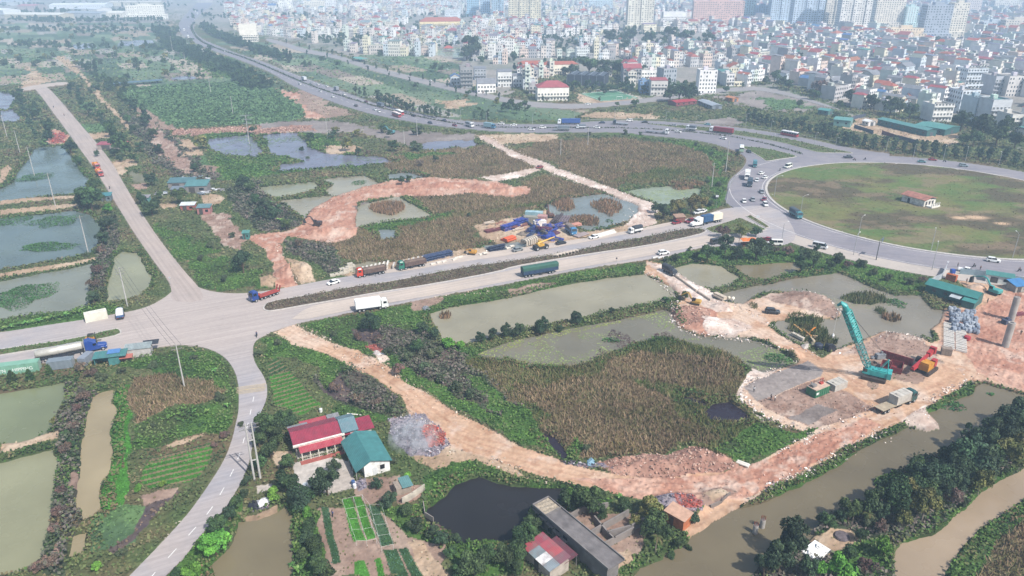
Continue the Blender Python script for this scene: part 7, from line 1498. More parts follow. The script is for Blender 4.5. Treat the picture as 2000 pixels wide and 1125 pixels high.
m=MB();m.loft([[(-10.2+3.4*i/6,-2.3,4.21),(-10.2+3.4*i/6,-2.3,4.25+.12*(i%2)),(-10.2+3.4*i/6,2.3,4.27+.1*((i+1)%2)),(-10.2+3.4*i/6,2.3,4.21)]for i in range(7)]);m.obj('rubble_layer',mat('#b8aa96',.95,var=.35,scale=2.5,bump=.6),ru)
for i in range(5):m=MB();m.box((-8+i*3.6,1.84,2.2),(1.5,.08,1.6));m.obj('window_opening',mat('#2c2c30',.9),ru)
for i in range(4):m=MB();m.box((-8+i*2.2,-1.86,1.6),(1.1,.08,2.2));m.obj('door_opening',mat('#34343a',.9),ru)
m=MB()
for i in range(5):m.box((-9.5+i*2,-2.2,3.4-.35*i),(1.9,.9,.16));m.box((-9.5+i*2,-2.2,3.1-.35*i),(.2,.8,.5))
m.obj('outside_stair',CONC,ru)
for j,(pts_,lb)in enumerate((("1104,1022 1136,1002 1186,994",'broken wall between the ruined building and the trees'),("1161,1020 1188,1053 1196,1060",'grey cross wall in the middle of the ruined yard'),("1138,1058 1176,1036 1226,1008",'long wall cutting across the ruined yard'),("1186,1050 1232,1038 1262,1022",'crumbling wall on the canal side of the ruined yard'),("1160,1082 1200,1062 1236,1042",'low stone wall at the foot of the ruined yard'))):wallrun('yard_wall',lb,pts_,1.6,.3,'#8d8683')
sk=lab('tin_shack','patched tin shack with red, grey and white roof sheets','shack',(1066,1102),ra,z=0);m=MB();m.box((0,0,1.3),(7.5,4.4,2.6));m.obj('wall',mat('#c4b8ac',.9,var=.2),sk)
cs=['#b05058','#a84858','#8e9ca0','#b85862','#e4e2e0','#c05c60','#98a4aa','#94606a']
for i in range(4):
 for j in range(2):m=MB();m.prism([(-2.5+2.5*j,2.65+.35*j),(-.02+2.5*j,2.98+.35*j),(-.02+2.5*j,3.05+.35*j),(-2.5+2.5*j,2.72+.35*j)],-4+2.0*i,-2.03+2.0*i,'x');o=m.obj('roof_sheet',ribbed(cs[i*2+j],.3,dirt='#8a7a78'),sk)
m=MB();m.box((0,-2.23,1.1),(1.2,.06,2.1));m.obj('door',mat('#5a5654',.7),sk)
ls=lab('lean_to','dark lean-to between the tin shack and the ruined building','shed',(1094,1094),ra,z=0);m=MB();m.prism([(-1.6,2.2),(1.6,2.6),(1.6,2.7),(-1.6,2.3)],-3,3,'x');m.obj('roof',ribbed('#7a4450',.4,dirt='#5e565a'),ls)
for x in(-2.8,2.8):
 for y in(-1.4,1.4):m=MB();m.cyl((x,y,0),(x,y,2.35+y*.12),.07,6);m.obj('post',CONC,ls)
oh=lab('brick_hut','orange brick hut beside the red waste bags','hut',(1323,1022),heading((1312,1010),(1340,1026)),z=0);m=MB();m.box((0,0,1.3),(4.2,2.8,2.6));m.obj('wall',mat('#c87850',.9,var=.2),oh);m=MB();m.prism([(-1.6,2.6),(1.6,3.0),(1.6,3.1),(-1.6,2.7)],-2.4,2.4,'x');m.obj('roof',mat('#d0a890',.9,var=.2),oh);m=MB();m.box((-.6,-1.43,1.1),(1,.06,2));m.obj('door',mat('#6a4a3c',.7),oh)
gr=lab('grave_platform','bright white grave platform with two carved seats on the far bank','grave',(1592,1082),radians(38),z=.2);m=MB();m.box((0,0,.35),(4.6,3.2,.7));m.obj('platform',mat('#eeeeec',.7,var=.05),gr)
for x in(-1.3,1.3):m=MB();m.tube([(x-.5,-.5,.7),(x-.6,.3,.8),(x,.6,.95),(x+.6,.3,.8),(x+.5,-.5,.7)],.16,8);m.box((x,.1,.85),(.7,.5,.3));m.obj('carved_seat',mat('#e4e4e2',.7),gr)
tag(MB().tube([(0,0,0),(0,0,.35),(0,0,.5)],[1.5,1.3,.3],12).obj('ash_mound',mat('#6e6468',.95,var=.3,scale=2),None,(*G(1644,1048),.05)),'grey ash mound on bare soil beside the grave','mound')
ru.scale=(1,.78,1)
def hut(name,label,px,dims,rz,wc,rc,cat='hut',rise=.5):
 r=lab(name,label,cat,px,rz,z=0);w_,d_,h=dims;m=MB();m.box((0,0,h/2),(w_,d_,h));m.obj('wall',mat(wc,.85,var=.18),r);m=MB();m.prism([(-d_/2-.3,h),(d_/2+.3,h+rise),(d_/2+.3,h+rise+.1),(-d_/2-.3,h+.1)],-w_/2-.3,w_/2+.3,'x');m.obj('roof',ribbed(rc,.4),r)
 m=MB();m.box((-w_*.2,-d_/2-.03,h*.42),(w_*.28,.06,h*.8));m.obj('door',mat('#55504c',.7),r);m=MB();m.box((w_*.25,-d_/2-.03,h*.55),(w_*.22,.06,h*.35));m.obj('window',M_GLASS,r);return r
hut('scrap_house','teal-roofed house in the scrap yard compound',(388,373),(10,7,3.4),.12,'#8f8a88','#5f9090','house',1.2);hut('scrap_house','grey-teal roofed house behind the scrap yard',(358,366),(12,6,3.2),.12,'#9a9490','#5a7f84','house',1.0);hut('grey_shed','small blue-grey lean-to in the scrap yard',(350,378),(6,4,2.6),.12,'#7d7c80','#7f8a94','shed')
hut('field_hut','red brick hut with a white sheet roof by the lane',(369,409),(6,3.2,2.4),.1,'#b06860','#d4d8dc');hut('field_hut','pink hut with a grey-teal roof and white door by the clay plot',(401,416),(5.4,4,3),.1,'#b8807c','#6f9094');hut('field_hut','small teal hut with a grey roof under the trees',(286,396),(3.6,3,2.8),.1,'#6a9c98','#a09ca0');hut('field_hut','teal-roofed hut beside the big tree on the lane',(210,391),(4,4,2.6),.3,'#6f7c80','#4f8f94');hut('privy','small teal cabin on the bare clay',(482,466),(2.4,2.2,2.6),.1,'#4f8a84','#5f9890');hut('red_shed','long red-roofed shed beside the country lane',(222,290),(16,6,3),.08,'#a89a94','#b05460','shed')
g=random.Random(4)
for i,(px,py)in enumerate(((318,381),(308,380),(326,378),(400,378),(410,376),(394,381),(420,372),(432,373),(345,352),(362,350),(378,349),(392,347),(405,351))):x,y=G(px,py);m=MB();[m.box((g.uniform(-1,1),g.uniform(-.6,.6),.2+.22*k),(g.uniform(1,2.4),g.uniform(.6,1.4),.2),g.uniform(0,3))for k in range(5)];o=m.obj('scrap_pile',mat(['#c9ccd0','#a8a4a8','#8f99a4'][i%3],.8,var=.3,scale=2),None,(x,y,0));o['category']='scrap pile';o['group']='scrap piles';queue_label(o,['pale','grey','blue-grey'][i%3]+' scrap pile',x,y)
hv=lab('roundabout_hut','derelict hut with a faded red roof on the roundabout green','hut',(1792,399),heading((1765,392),(1800,402)),z=.8);m=MB();m.box((0,0,1.5),(11,8,3));m.obj('wall',mat('#dcd8d0',.9,var=.2,dirt='#a8a098'),hv);m=MB();m.prism([(-4.6,3.0),(0,4.0),(4.6,3.0),(4.6,3.12),(0,4.14),(-4.6,3.12)],-6.2,6.2,'x');m.obj('roof',mat('#b07868',.9,var=.25,scale=.6,dirt='#8f6458'),hv)
for k in range(3):m=MB();m.box((5.53,-2.4+2.2*k,1.4),(.06,1.1,1.6));m.obj('window_opening',mat('#3a3838',.9),hv)
m=MB();m.box((7.2,0,.3),(3.2,6,.6));[m.box((8.4,-2.6+1.3*k,1.3),(.3,.3,1.6))for k in range(5)];m.obj('broken_porch',mat('#d8d4cc',.9),hv);m=MB();m.box((-2,-4.03,1.1),(1.2,.06,2.2));m.obj('door_opening',mat('#3a3838',.9),hv)
st=lab('roadside_stall','teal-roofed roadside stall with a blue sheet behind the tank truck','stall',(218,707),hav,z=.1);m=MB();m.box((0,.8,1.2),(7.4,.12,2.4));m.box((-3.6,-.6,1.2),(.12,2.7,2.4));m.box((1.2,-1.6,1.0),(2.6,1.2,2.0));m.obj('wall',mat('#4f8a88',.85,var=.2),st);m=MB();m.prism([(-2.2,2.4),(1.6,2.7),(1.6,2.8),(-2.2,2.5)],-4,4.4,'x');m.obj('roof',ribbed('#4f8c8a',.4,dirt='#5f7c7c'),st);m=MB();m.prism([(-.6,2.75),(1.7,2.95),(1.7,3.0),(-.6,2.8)],-.6,2.6,'x');m.obj('tarpaulin',mat('#5a8ac4',.7),st)
st=lab('roadside_stall','pale grey walled stall with a dark awning at the junction corner','stall',(273,693),hav,z=.1);m=MB();m.box((0,0,1.25),(6.6,3,2.5));m.obj('wall',mat('#cac4c0',.85,var=.15),st);m=MB();m.prism([(-1.7,2.5),(1.7,2.8),(1.7,2.9),(-1.7,2.6)],-3.5,3.5,'x');m.obj('roof',ribbed('#a8b4b4',.4,dirt='#8a8f90'),st);m=MB();m.prism([(.2,2.6),(2.6,2.9),(2.6,2.96),(.2,2.66)],1.0,5.2,'x');m.obj('awning',mat('#3a3e48',.8),st)
st=lab('red_shelter','low faded red shelter below the teal-roofed stall','shelter',(241,707),hav,z=0);m=MB();m.prism([(-1.0,1.5),(1.0,1.8),(1.0,1.88),(-1.0,1.58)],-2.6,2.6,'x');m.obj('roof',mat('#c07468',.85,var=.2),st);m=MB();m.box((0,.9,.85),(5,.1,1.7));m.obj('wall',mat('#b08478',.9),st)
aw=lab('awning_stall','bright orange awning over a roadside stall between dark trees','stall',(1460,480),.1,z=.1);m=MB();m.loft([[(-3+i,-2,2.5),(-3+i,-1,2.75+.1*(i%2)),(-3+i,1,2.75+.12*(i%3)),(-3+i,2,2.4),(-3+i,1,2.68),(-3+i,-1,2.68)]for i in range(7)]);m.obj('awning',mat('#e8803c',.7,var=.12),aw);m=MB()
for x in(-2.8,2.8):
 for y in(-1.9,1.9):m.cyl((x,y,0),(x,y,2.5),.06,6)
m.obj('frame',M_CHAS,aw);m=MB();m.box((0,.5,.5),(4.5,2,1));m.obj('counter',mat('#7a4a3c',.8),aw)
rs=lab('roadside_hut','brown roadside hut beneath the olive trees at the avenue','hut',(1326,433),.2,z=.05);m=MB();m.box((0,0,1.2),(4,3,2.4));m.obj('wall',mat('#8a5a4e',.9),rs);m=MB();m.prism([(-1.8,2.4),(1.8,2.9),(1.8,3),(-1.8,2.5)],-2.4,2.4,'x');m.obj('roof',mat('#a88a78',.9),rs)
pv=lab('lake_pavilion','small red-roofed pavilion standing in the lake before the palms','pavilion',(876,100),0,z=0);m=MB();m.box((0,0,.6),(14,9,.5));m.obj('deck',mat('#c4b4ac',.8),pv);m=MB()
for x in(-4,4):
 for y in(-3,3):m.cyl((x,y,.6),(x,y,4),.3,6)
m.obj('column_frame',mat('#d4c8bc',.8),pv);m=MB();m._add([(-6,-5,4),(6,-5,4),(6,5,4),(-6,5,4),(-2,0,7),(2,0,7)],[(0,1,5,4),(2,3,4,5),(1,2,5),(3,0,4),(3,2,1,0)]);m.obj('roof',mat('#b8605a',.8),pv)
STEEL=mat('#3f9c9c',.5,var=.12,scale=1.5,dirt='#3a8488');TEALP=mat('#43b8b4',.45,var=.1,dirt='#358f94');TRACK=mat('#4a3f3a',.9,var=.2)
def lattice(mb,A_,B_,w0,w1,n,r):
 A_,B_=Vector(A_),Vector(B_);d_=(B_-A_).normalized();s=d_.cross(Vector((0,0,1))).normalized();u=s.cross(d_);prev=None
 for i in range(n+1):
  t=i/n;w_=w0+(w1-w0)*t;p=A_.lerp(B_,t);c=[p+s*a*w_/2+u*b*w_/2 for a,b in((-1,-1),(1,-1),(1,1),(-1,1))]
  if prev:
   for k in range(4):mb.tube([prev[k],c[k]],r*1.5,5,False);mb.tube([prev[k],c[(k+1)%4]]if i%2 else[prev[(k+1)%4],c[k]],r,4,False)
  for k in range(4):mb.tube([c[k],c[(k+1)%4]],r,4,False)
  prev=c
cr=lab('crawler_crane','teal crawler crane with a tall lattice boom on the construction site','crane',(1706,738),radians(150));inv=cr.rotation_euler.to_matrix().inverted();wp=Vector(cr.location)
def loc_(px,py,z):a=G(px,py,z);return inv@(Vector((a[0],a[1],z))-wp)
for s in(-1,1):m=MB();m.prism([(-3,.35),(-2.7,.95),(2.7,.95),(3,.35),(2.6,0),(-2.6,0)],s*2.0-.4,s*2.0+.4);m.obj('track',TRACK,cr)
m=MB();m.box((0,0,.75),(2.6,3.4,.5));m.tube([(0,0,.9),(0,0,1.3)],.9,14);m.obj('undercarriage',M_CHAS,cr)
m=MB();m.box((-1.0,0,2.0),(5.2,2.8,1.4));m.box((-1.2,.7,2.85),(3.2,1.0,.4));m.obj('machine_house',TEALP,cr);m=MB();m.box((-3.5,0,2.0),(1.0,3.2,1.7));m.obj('counterweight',TEALP,cr)
m=MB();m.loft(secbox([(1.0,.6,1.4,3.1),(2.4,.6,1.4,3.0),(2.9,.55,1.5,2.3)]));c_=m.obj('cab',TEALP,cr,(0,1.0,0));m=MB();m.box((2.25,.62,2.5),(1.0,.03,.8));m.box((2.72,0,2.65),(.05,1.0,.7),ry=.5);m.obj('window',M_GLASS,c_)
foot=Vector((1.4,-.2,1.9));tip=loc_(1650,597,24.0);m=MB();mid1=foot.lerp(tip,.5);lattice(m,foot,foot.lerp(tip,.12),.5,1.3,3,.07);lattice(m,foot.lerp(tip,.12),mid1,1.3,1.3,9,.065);m.obj('lower_boom',STEEL,cr)
m=MB();lattice(m,mid1,foot.lerp(tip,.93),1.55,1.5,13,.1);lattice(m,mid1,foot.lerp(tip,.93),1.45,1.4,9,.08);m.obj('upper_boom',TEALP,cr);dirb=(tip-foot).normalized();m=MB();m.tube([foot.lerp(tip,.93),tip,tip+Vector((.7,0,.3))+dirb*.3,tip+Vector((1.6,0,-.3))],[.8,.7,.55,.3],8);m.obj('boom_head',TEALP,cr)
gm=Vector((-2.6,0,6.0));m=MB()
for s in(-1,1):m.tube([(-.6,s*.9,2.4),tuple(gm+Vector((0,s*.5,0)))],.11,6);m.tube([(-3.0,s*.9,2.4),tuple(gm+Vector((0,s*.5,0)))],.09,6)
m.tube([tuple(gm+Vector((0,-.5,0))),tuple(gm+Vector((0,.5,0)))],.12,6);m.obj('gantry',TEALP,cr);m=MB()
for s in(-.4,.4):m.tube([tuple(gm+Vector((0,s,0))),tuple(tip-dirb*.5)],.03,4)
m.obj('pendant_rope',M_CHAS,cr);hk=tip+Vector((1.3,0,0));m=MB();m.tube([tuple(hk),(hk.x,hk.y,hk.z-8)],.025,4);m.tube([(hk.x,hk.y,hk.z-8),(hk.x,hk.y,hk.z-8.5),(hk.x,hk.y,hk.z-9.2)],[.15,.35,.1],8);m.obj('hook_block',mat('#d8d8d8',.6),cr)
DRS=1.2;dr=lab('drilling_rig','red and yellow drilling rig with its mast laid flat','drilling rig',(1806,724),heading((1785,738),(1830,706)));
for s in(-1,1):m=MB();m.prism([(-2.6,.3),(-2.3,.85),(2.3,.85),(2.6,.3),(2.2,0),(-2.2,0)],s*1.5-.3,s*1.5+.3);m.obj('track',TRACK,dr)
m=MB();m.box((-.4,-.3,1.6),(3.2,2.0,1.5));m.box((-1.2,-.3,2.5),(1.4,1.8,.4));m.obj('engine_house',mat('#d89a34',.5,dirt='#b87c30'),dr);m=MB();m.box((0,.9,2.5),(9.5,.55,.6),ry=-.12);m.box((3.6,.9,3.0),(2.4,.9,1.1),ry=-.12);m.box((4.6,.9,3.3),(.9,1.3,1.5));m.box((-3.8,.9,1.7),(2.2,.8,.3));m.obj('mast',mat('#c03a3e',.5,dirt='#9c3438'),dr)
m=MB();m.tube([(1.2,1.9,1.6),(1.2,2.6,1.6)],.75,14);m.tube([(2.0,2.0,1.4),(2.0,2.5,1.4)],.5,12);m.obj('cable_drum',M_TYRE,dr);m=MB();m.box((1.6,-.9,1.9),(1.3,1.0,1.6));m.obj('cab',mat('#b83a3e',.5),dr);dr.scale=(DRS,)*3
def openbox(mb,c,w_,d_,h,rz,t=.12):
 R=Matrix.Rotation(rz,3,'Z')
 for p,dm in(((0,-d_/2,h/2),(w_,t,h)),((0,d_/2,h/2),(w_,t,h)),((-w_/2,0,h/2),(t,d_-t,h)),((w_/2,0,h/2),(t,d_-t,h)),((0,0,.06),(w_,d_,.1))):mb.box(R@Vector(p)+Vector(c),dm,rz)
 for k in range(int(w_/.9)):
  for s in(-1,1):mb.box(R@Vector((-w_/2+.5+k*.9,s*(d_/2+.07),h/2))+Vector(c),(.1,.1,h),rz)
RUST=mat('#923a3e',.65,var=.15,dirt='#662228');rzf=heading((1726,738),(1738,706))
for px,w_,d_,lb in(((1729,722),4.6,2.4,'narrow dark red open steel form beside the crane'),((1749,722),4.4,3.0,'wider dark red open steel form between crane and rig')):m=MB();openbox(m,(0,0,0),w_,d_,1.7,0);o=m.obj('steel_form',RUST,None,(*G(*px),gz(*px)),rzf);tag(o,lb,'steel form','dark red steel forms')
m=MB();m.box((0,0,1.1),(8.2,.2,2.2));[m.box((-3.8+k*.95,-.14,1.1),(.12,.16,2.2))for k in range(9)];tag(m.obj('steel_bulkhead',RUST,None,(*G(1750,706),gz(1750,706)),heading((1726,697),(1776,712))),'long dark red steel panel standing behind the open forms','bulkhead')
m=MB();m.box((0,0,.3),(6.6,1.6,.6));tag(m.obj('concrete_slab',mat('#d8ccbc',.9),None,(*G(1746,699),gz(1746,699)),heading((1730,695),(1768,706))),'cream slab behind the dark red steel panel','slab')
m=MB();m.tube([(0,0,0),(0,0,.6)],1.1,18,False);m.tube([(0,0,.6),(0,0,0)],.8,18,False);tag(m.obj('concrete_ring',mat('#8a7c74',.9),None,(*G(1704,712),.1)),'round concrete ring lying behind the crane','ring');m=MB();m.box((0,0,.7),(2.6,1.4,1.4));m.box((.4,.1,1.6),(.5,.5,.8));m.box((-1.8,.2,.3),(1.6,.7,.4),.3);tag(m.obj('generator',mat('#8f9296',.7,var=.3,scale=2),None,(*G(1718,700),.1),.2),'grey generator with loose parts behind the crane','generator')
pb=lab('precast_block','concrete-topped block with green formwork sides and a red pump','precast block',(1596,768),heading((1574,772),(1614,756)));m=MB();m.box((0,0,1.05),(5.4,2.9,2.1));[m.box((-2.5+k*.83,s*1.5,1.05),(.1,.1,2.1))for k in range(7)for s in(-1,1)];m.obj('formwork',mat('#3a8058',.7,var=.2,scale=1.5,dirt='#5f8a70'),pb);m=MB();m.box((0,0,2.2),(5.3,2.8,.2));m.obj('concrete_top',mat('#d4b8a4',.9),pb);m=MB();m.box((-1.6,.3,2.6),(1.4,1,.7));m.tube([(-2.2,.6,2.5),(-1.6,.9,3.2)],.2,8);m.obj('motor',mat('#8a8684',.7,var=.3),pb);m=MB();m.tube([(1.0,.3,2.3),(1.2,.5,3.6),(1.6,.2,3.9),(1.9,.3,2.3)],.12,6);m.box((1.3,.3,2.5),(1,.8,.5));m.obj('pump',mat('#c8554c',.6),pb);m=MB();m.box((-2.0,-1.52,1.2),(1.0,.05,.6));m.obj('sign',mat('#e8e8e4',.7),pb)
def conc_block(label,px,dims,rz,z=None,name='concrete_block',parent=None):
 m=MB();w_,d_,h=dims;m.box((0,0,h/2),dims);[m.box((-w_/2+w_*(k+.5)/3,0,h+.03),(.12,d_,.06))for k in range(3)];m.box((-w_*.3,0,h+.12),(.5,.4,.24));o=m.obj(name,mat('#cfc9bf',.9,var=.16,scale=.8,dirt='#a8a098',bump=.3),None,(*G(*px),gz(*px)if z is None else z),rz);return tag(o,label,'concrete block')
conc_block('pale concrete block beside the green formwork',(1633,757),(4.8,2.8,1.9),heading((1616,762),(1652,748)))
tk=place(truck('flat','#2f5a58','#b8a890',13.5),(1702,812),(1790,776),'dark green flatbed lorry carrying a big concrete block','lorry',z=.1)if False else None
cf=truck('flat','#2f5a58','#b8a890',13.0);tk=place(cf,(1703,812),(1791,777),'dark green flatbed lorry loaded with a big concrete block','lorry',z=.12)
b_=conc_block('big pale concrete block chained on the flatbed lorry',(1756,791),(5.4,2.5,2.3),tk.rotation_euler.z,1.42,'precast_block');ax_=Vector((cos(tk.rotation_euler.z),sin(tk.rotation_euler.z),0));b_.location=Vector(tk.location)+ax_*1.2+Vector((0,0,1.29))
bz=heading((1848,682),(1882,690));k=0;BEAM=mat('#dedad2',.85,var=.1,scale=1.5);mbm=MB();mbm.box((0,0,.28),(2.8,.42,.56));mbm.box((0,0,.6),(2.7,.2,.08));bm_=mbm.mesh('concrete_beam',BEAM);a0,a1=Vector((*G(1865,684),0)),Vector((*G(1864,637),0));sd_=Vector((cos(bz),sin(bz),0))
for i in range(17):
 for s in(-1,1):p=a0.lerp(a1,i/16)+sd_*s*1.55;o=add('concrete_beam',bm_,None,(p.x,p.y,max(ground_z(p.x,p.y),0)+.02*(i%3)),bz+random.Random(i*2+s).uniform(-.04,.04));tag(o,'white concrete beam in the double stack beside the grey bulk bags','beam','white beams in the double stack')
m=MB();[m.box((0,0,.25+.5*k),(2.6,1.8,.42))for k in range(4)];tag(m.obj('timber_stack',mat('#9a8a7e',.9,var=.25,scale=2),None,(*G(1847,692),.1),bz+.2),'brown stack of timbers at the foot of the white beams','timber stack');m=MB();[m.box((0,.25*k,.12+.1*(k%2)),(3.4,.18,.2),.05*k)for k in range(6)];tag(m.obj('plank_pile',mat('#b0785e',.9,var=.2),None,(*G(1888,683),.1),bz+1.3),'rust-brown planks beside the white beams','planks');m=MB();m.tube([(0,0,0),(0,0,.2),(0,0,1.1),(0,0,1.3)],[.7,.9,.9,.4],12);tag(m.obj('red_tank',mat('#b83a44',.5),None,(*G(1888,664),.1)),'round red tank beside the white beams','tank')
g=random.Random(9);BAGS=[]
for v in range(3):
 m=MB();secs=[]
 for i in range(5):z=1.25*i/4;w_=.62*(.85+.25*sin(pi*i/4));secs.append([(w_*cos(t)*(1.15 if int(t*2/pi)%2 else 1)+g.uniform(-.06,.06),w_*sin(t)+g.uniform(-.06,.06),z+(g.uniform(-.1,.15)if i==4 else 0))for t in[pi/4+pi/4*k for k in range(8)]])
 m.loft(secs);BAGS.append(m.mesh('bulk_bag',mat(['#9aa4b2','#b4bcc6','#7f8a9c'][v],.8,var=.2,scale=2)))
k=0
for i in range(7):
 for j in range(7):
  px,py=1856+i*7.6+j*1.2+g.uniform(-2,2),609+j*6.2+i*.8+g.uniform(-1.5,1.5)
  if g.random()<.12:continue
  x,y=G(px,py);o=add('bulk_bag',BAGS[g.randrange(3)],None,(x,y,max(ground_z(x,y),0)),g.uniform(0,6));o.scale=(g.uniform(.9,1.25),)*3;tag(o,'slumped grey bulk bag in the heap beside the long teal shed','bulk bag','grey bulk bags in the heap')
PIER=mat('#bdb8b2',.85,var=.12,scale=.5,dirt='#a09a94')
def pier(px,py,pt,r,label,rebar,group,z0=0.0):
 x,y=G(px,py);h=hgt(px,py,pt);rt=empty('bridge_pier',label,'pier',(x,y,z0),0,group);m=MB();m.tube([(0,0,-1.0),(0,0,h)],r,24);m.obj('column',PIER,rt,smooth=False)
 m=MB()
 if rebar:
  for i in range(14):t=2*pi*i/14;m.cyl((r*.8*cos(t),r*.8*sin(t),h-.1),(r*.8*cos(t)*1.05,r*.8*sin(t)*1.05,h+rebar),.035,5)
  m.tube([(r*.82*cos(2*pi*i/16),r*.82*sin(2*pi*i/16),h+rebar*.6)for i in range(17)],.03,5);m.obj('rebar_cage',mat('#8a4a3a',.9),rt)
 else:m.tube([(0,0,h),(0,0,h+.05)],r*.6,16);m.obj('top_recess',mat('#6a6664',.9),rt)
pier(1963,677,630,.95,'bare round concrete bridge pier closest to the canal',0,'bridge piers');pier(1974,626,580,.95,'round concrete bridge pier with rusty rebar on top',1.0,'bridge piers');pier(1475,1037,1022,.5,'short concrete pier stub in the canal, closer to the waste bags',.7,'pier stubs in the canal',-.5);pier(1489,1026,1011,.5,'short concrete pier stub in the canal, farther from the waste bags',.8,'pier stubs in the canal',-.5)
m=MB();m.box((0,0,.7),(2.4,1.6,1.4));m.box((.3,0,1.6),(.8,1.0,.6));tag(m.obj('pump_unit',mat('#4a5068',.7),None,(*G(1964,632),.1),.4),'dark blue pump between the two tall piers','pump');m=MB();[m.tube([(-2,.3*k,.2+.25*(k%2)),(2,.3*k,.2+.25*(k%2))],.13,8)for k in range(7)];tag(m.obj('pipe_pile',mat('#8a4450',.7,var=.2),None,(*G(1996,617),.1),.3),'maroon pipes piled behind the rebar-topped pier','pipes')
rzs=heading((1813,566),(1903,592));ts=lab('teal_shed','long teal metal shed standing at the edge of the pond','shed',(1860,582),rzs,z=.1);m=MB();m.box((0,0,1.6),(15.5,5.6,3.2));m.prism([(-2.8,3.2),(2.8,3.2),(0,4.3)],-7.75,-7.6,'x');m.prism([(-2.8,3.2),(2.8,3.2),(0,4.3)],7.6,7.75,'x');m.obj('wall',ribbed('#35706e',.5),ts);m=MB();m.prism([(-3.3,3.05),(0,4.35),(3.3,3.05),(3.3,3.18),(0,4.5),(-3.3,3.18)],-8.1,8.1,'x');m.obj('roof',ribbed('#3f8a84',.5,dirt='#3a7c78'),ts);m=MB();m.prism([(-5.4,2.2),(-2.7,2.8),(-2.7,2.9),(-5.4,2.3)],4.2,8.2,'x');m.obj('annex_roof',ribbed('#4a9690',.5),ts);m=MB();m.box((6.2,-4.0,1.1),(3.6,2.4,2.2));m.obj('annex',ribbed('#35706e',.5),ts);m=MB();m.prism([(-5.2,2.1),(-2.7,2.5),(-2.7,2.58),(-5.2,2.18)],.4,3.6,'x');m.obj('porch_sheet',ribbed('#c4ccd0',.4),ts)
for x in(-5,-1.5,2):m=MB();m.box((x,-2.83,1.8),(1.2,.06,1));m.obj('window',M_GLASS,ts)
hut('site_cabin','white site cabin with a teal roof and twin windows behind the metal hoarding',(1950,551),(8,3,2.6),heading((1930,547),(1968,553)),'#d8dcd8','#4f8f88','cabin');hut('site_cabin','small hut under a blue sheet at the picture edge',(1985,566),(5,4,2.2),.2,'#a8a49c','#4a8ac4','hut',.9)
m=MB();[m.box((-1.5+.55*k,0,1.1),(.45,1.6,2.2))for k in range(6)];tag(m.obj('brick_stack',mat('#c4683c',.85,var=.15),None,(*G(1858,548),.1),rzs),'orange stack of formwork panels beside the blue water tank','panel stack');m=MB();m.box((0,0,2.9),(1.3,1.3,1.3));[m.cyl((a*.55,b*.55,0),(a*.55,b*.55,2.3),.06,5)for a in(-1,1)for b in(-1,1)];tag(m.obj('water_tank',mat('#2f56b0',.5),None,(*G(1857,545),.1)),'blue water tank on a stand behind the long teal shed','tank')
def fence_sheet(name,label,pts_,h,col):
 P=GP(pts_);m=MB()
 for a,b in zip(P,P[1:]):
  L_=hypot(b[0]-a[0],b[1]-a[1]);rz=atan2(b[1]-a[1],b[0]-a[0]);m.box(((a[0]+b[0])/2,(a[1]+b[1])/2,h/2),(L_,.06,h),rz)
  for k in range(int(L_/2.4)+1):t=min(1,k*2.4/L_);m.box((a[0]+(b[0]-a[0])*t,a[1]+(b[1]-a[1])*t,h/2+.05),(.1,.12,h+.1),rz)
 return tag(m.obj(name,ribbed(col,.4)),label,'fence')
fence_sheet('metal_hoarding','blue-grey metal hoarding between the site and the roundabout road',"1874,535 1905,538 1940,543 1975,549 2030,556",2.1,'#9aaeb8');fence_sheet('metal_hoarding','pale metal hoarding from the road corner down to the pond',"1848,526 1838,545 1815,556",2.2,'#c4ccd4')
def excavator(label,px,rz,col,arm=((1.4,1.9),(3.8,4.3),(6.2,2.6),(6.0,.7)),k=1.0,cabc=None):
 r=lab('excavator',label,'excavator',px,rz);P=mat(col,.5,dirt=None,var=.12)
 for s in(-1,1):m=MB();m.prism([(-1.9*k,.3),(-1.7*k,.8*k),(1.7*k,.8*k),(1.9*k,.3),(1.6*k,0),(-1.6*k,0)],s*1.05*k-.28,s*1.05*k+.28);m.obj('track',TRACK,r)
 m=MB();m.loft(secbox([(-2.2*k,1.1*k,1.0*k,1.9*k),(-1.9*k,1.3*k,.95*k,2.1*k),(.2,1.3*k,.95*k,1.95*k),(1.3*k,1.2*k,.95*k,1.5*k)]));m.obj('body',P,r)
 m=MB();m.box((.55*k,.75*k,2.15*k),(1.5*k,.95*k,1.5*k),taper=.9);c=m.obj('cab',mat(cabc or col,.4),r);m=MB();m.box((1.27*k,.75*k,2.25*k),(.06,.8*k,1.0*k));m.box((.55*k,1.2*k,2.3*k),(1.1*k,.06,.9*k));m.obj('window',M_GLASS,c)
 a=[(p[0]*k,0,p[1]*k)for p in arm];m=MB();m.tube([a[0],(a[0][0]*.4+a[1][0]*.6,0,a[1][2]*.95),a[1]],[.28*k,.3*k,.22*k],6);m.tube([a[1],a[2]],[.24*k,.16*k],6);m.tube([(a[0][0]+.3,0,a[0][2]-.2),(a[1][0]*.8,0,a[1][2]*.8)],.07,6);m.obj('arm',P,r)
 m=MB();m.prism([(a[2][0]-.2,a[2][2]),(a[2][0]+.5*k,a[2][2]-.3),(a[3][0]+.5*k,a[3][2]),(a[3][0]-.6*k,a[3][2]+.2)],-.5*k,.5*k);m.obj('bucket',M_CHAS,r);return r
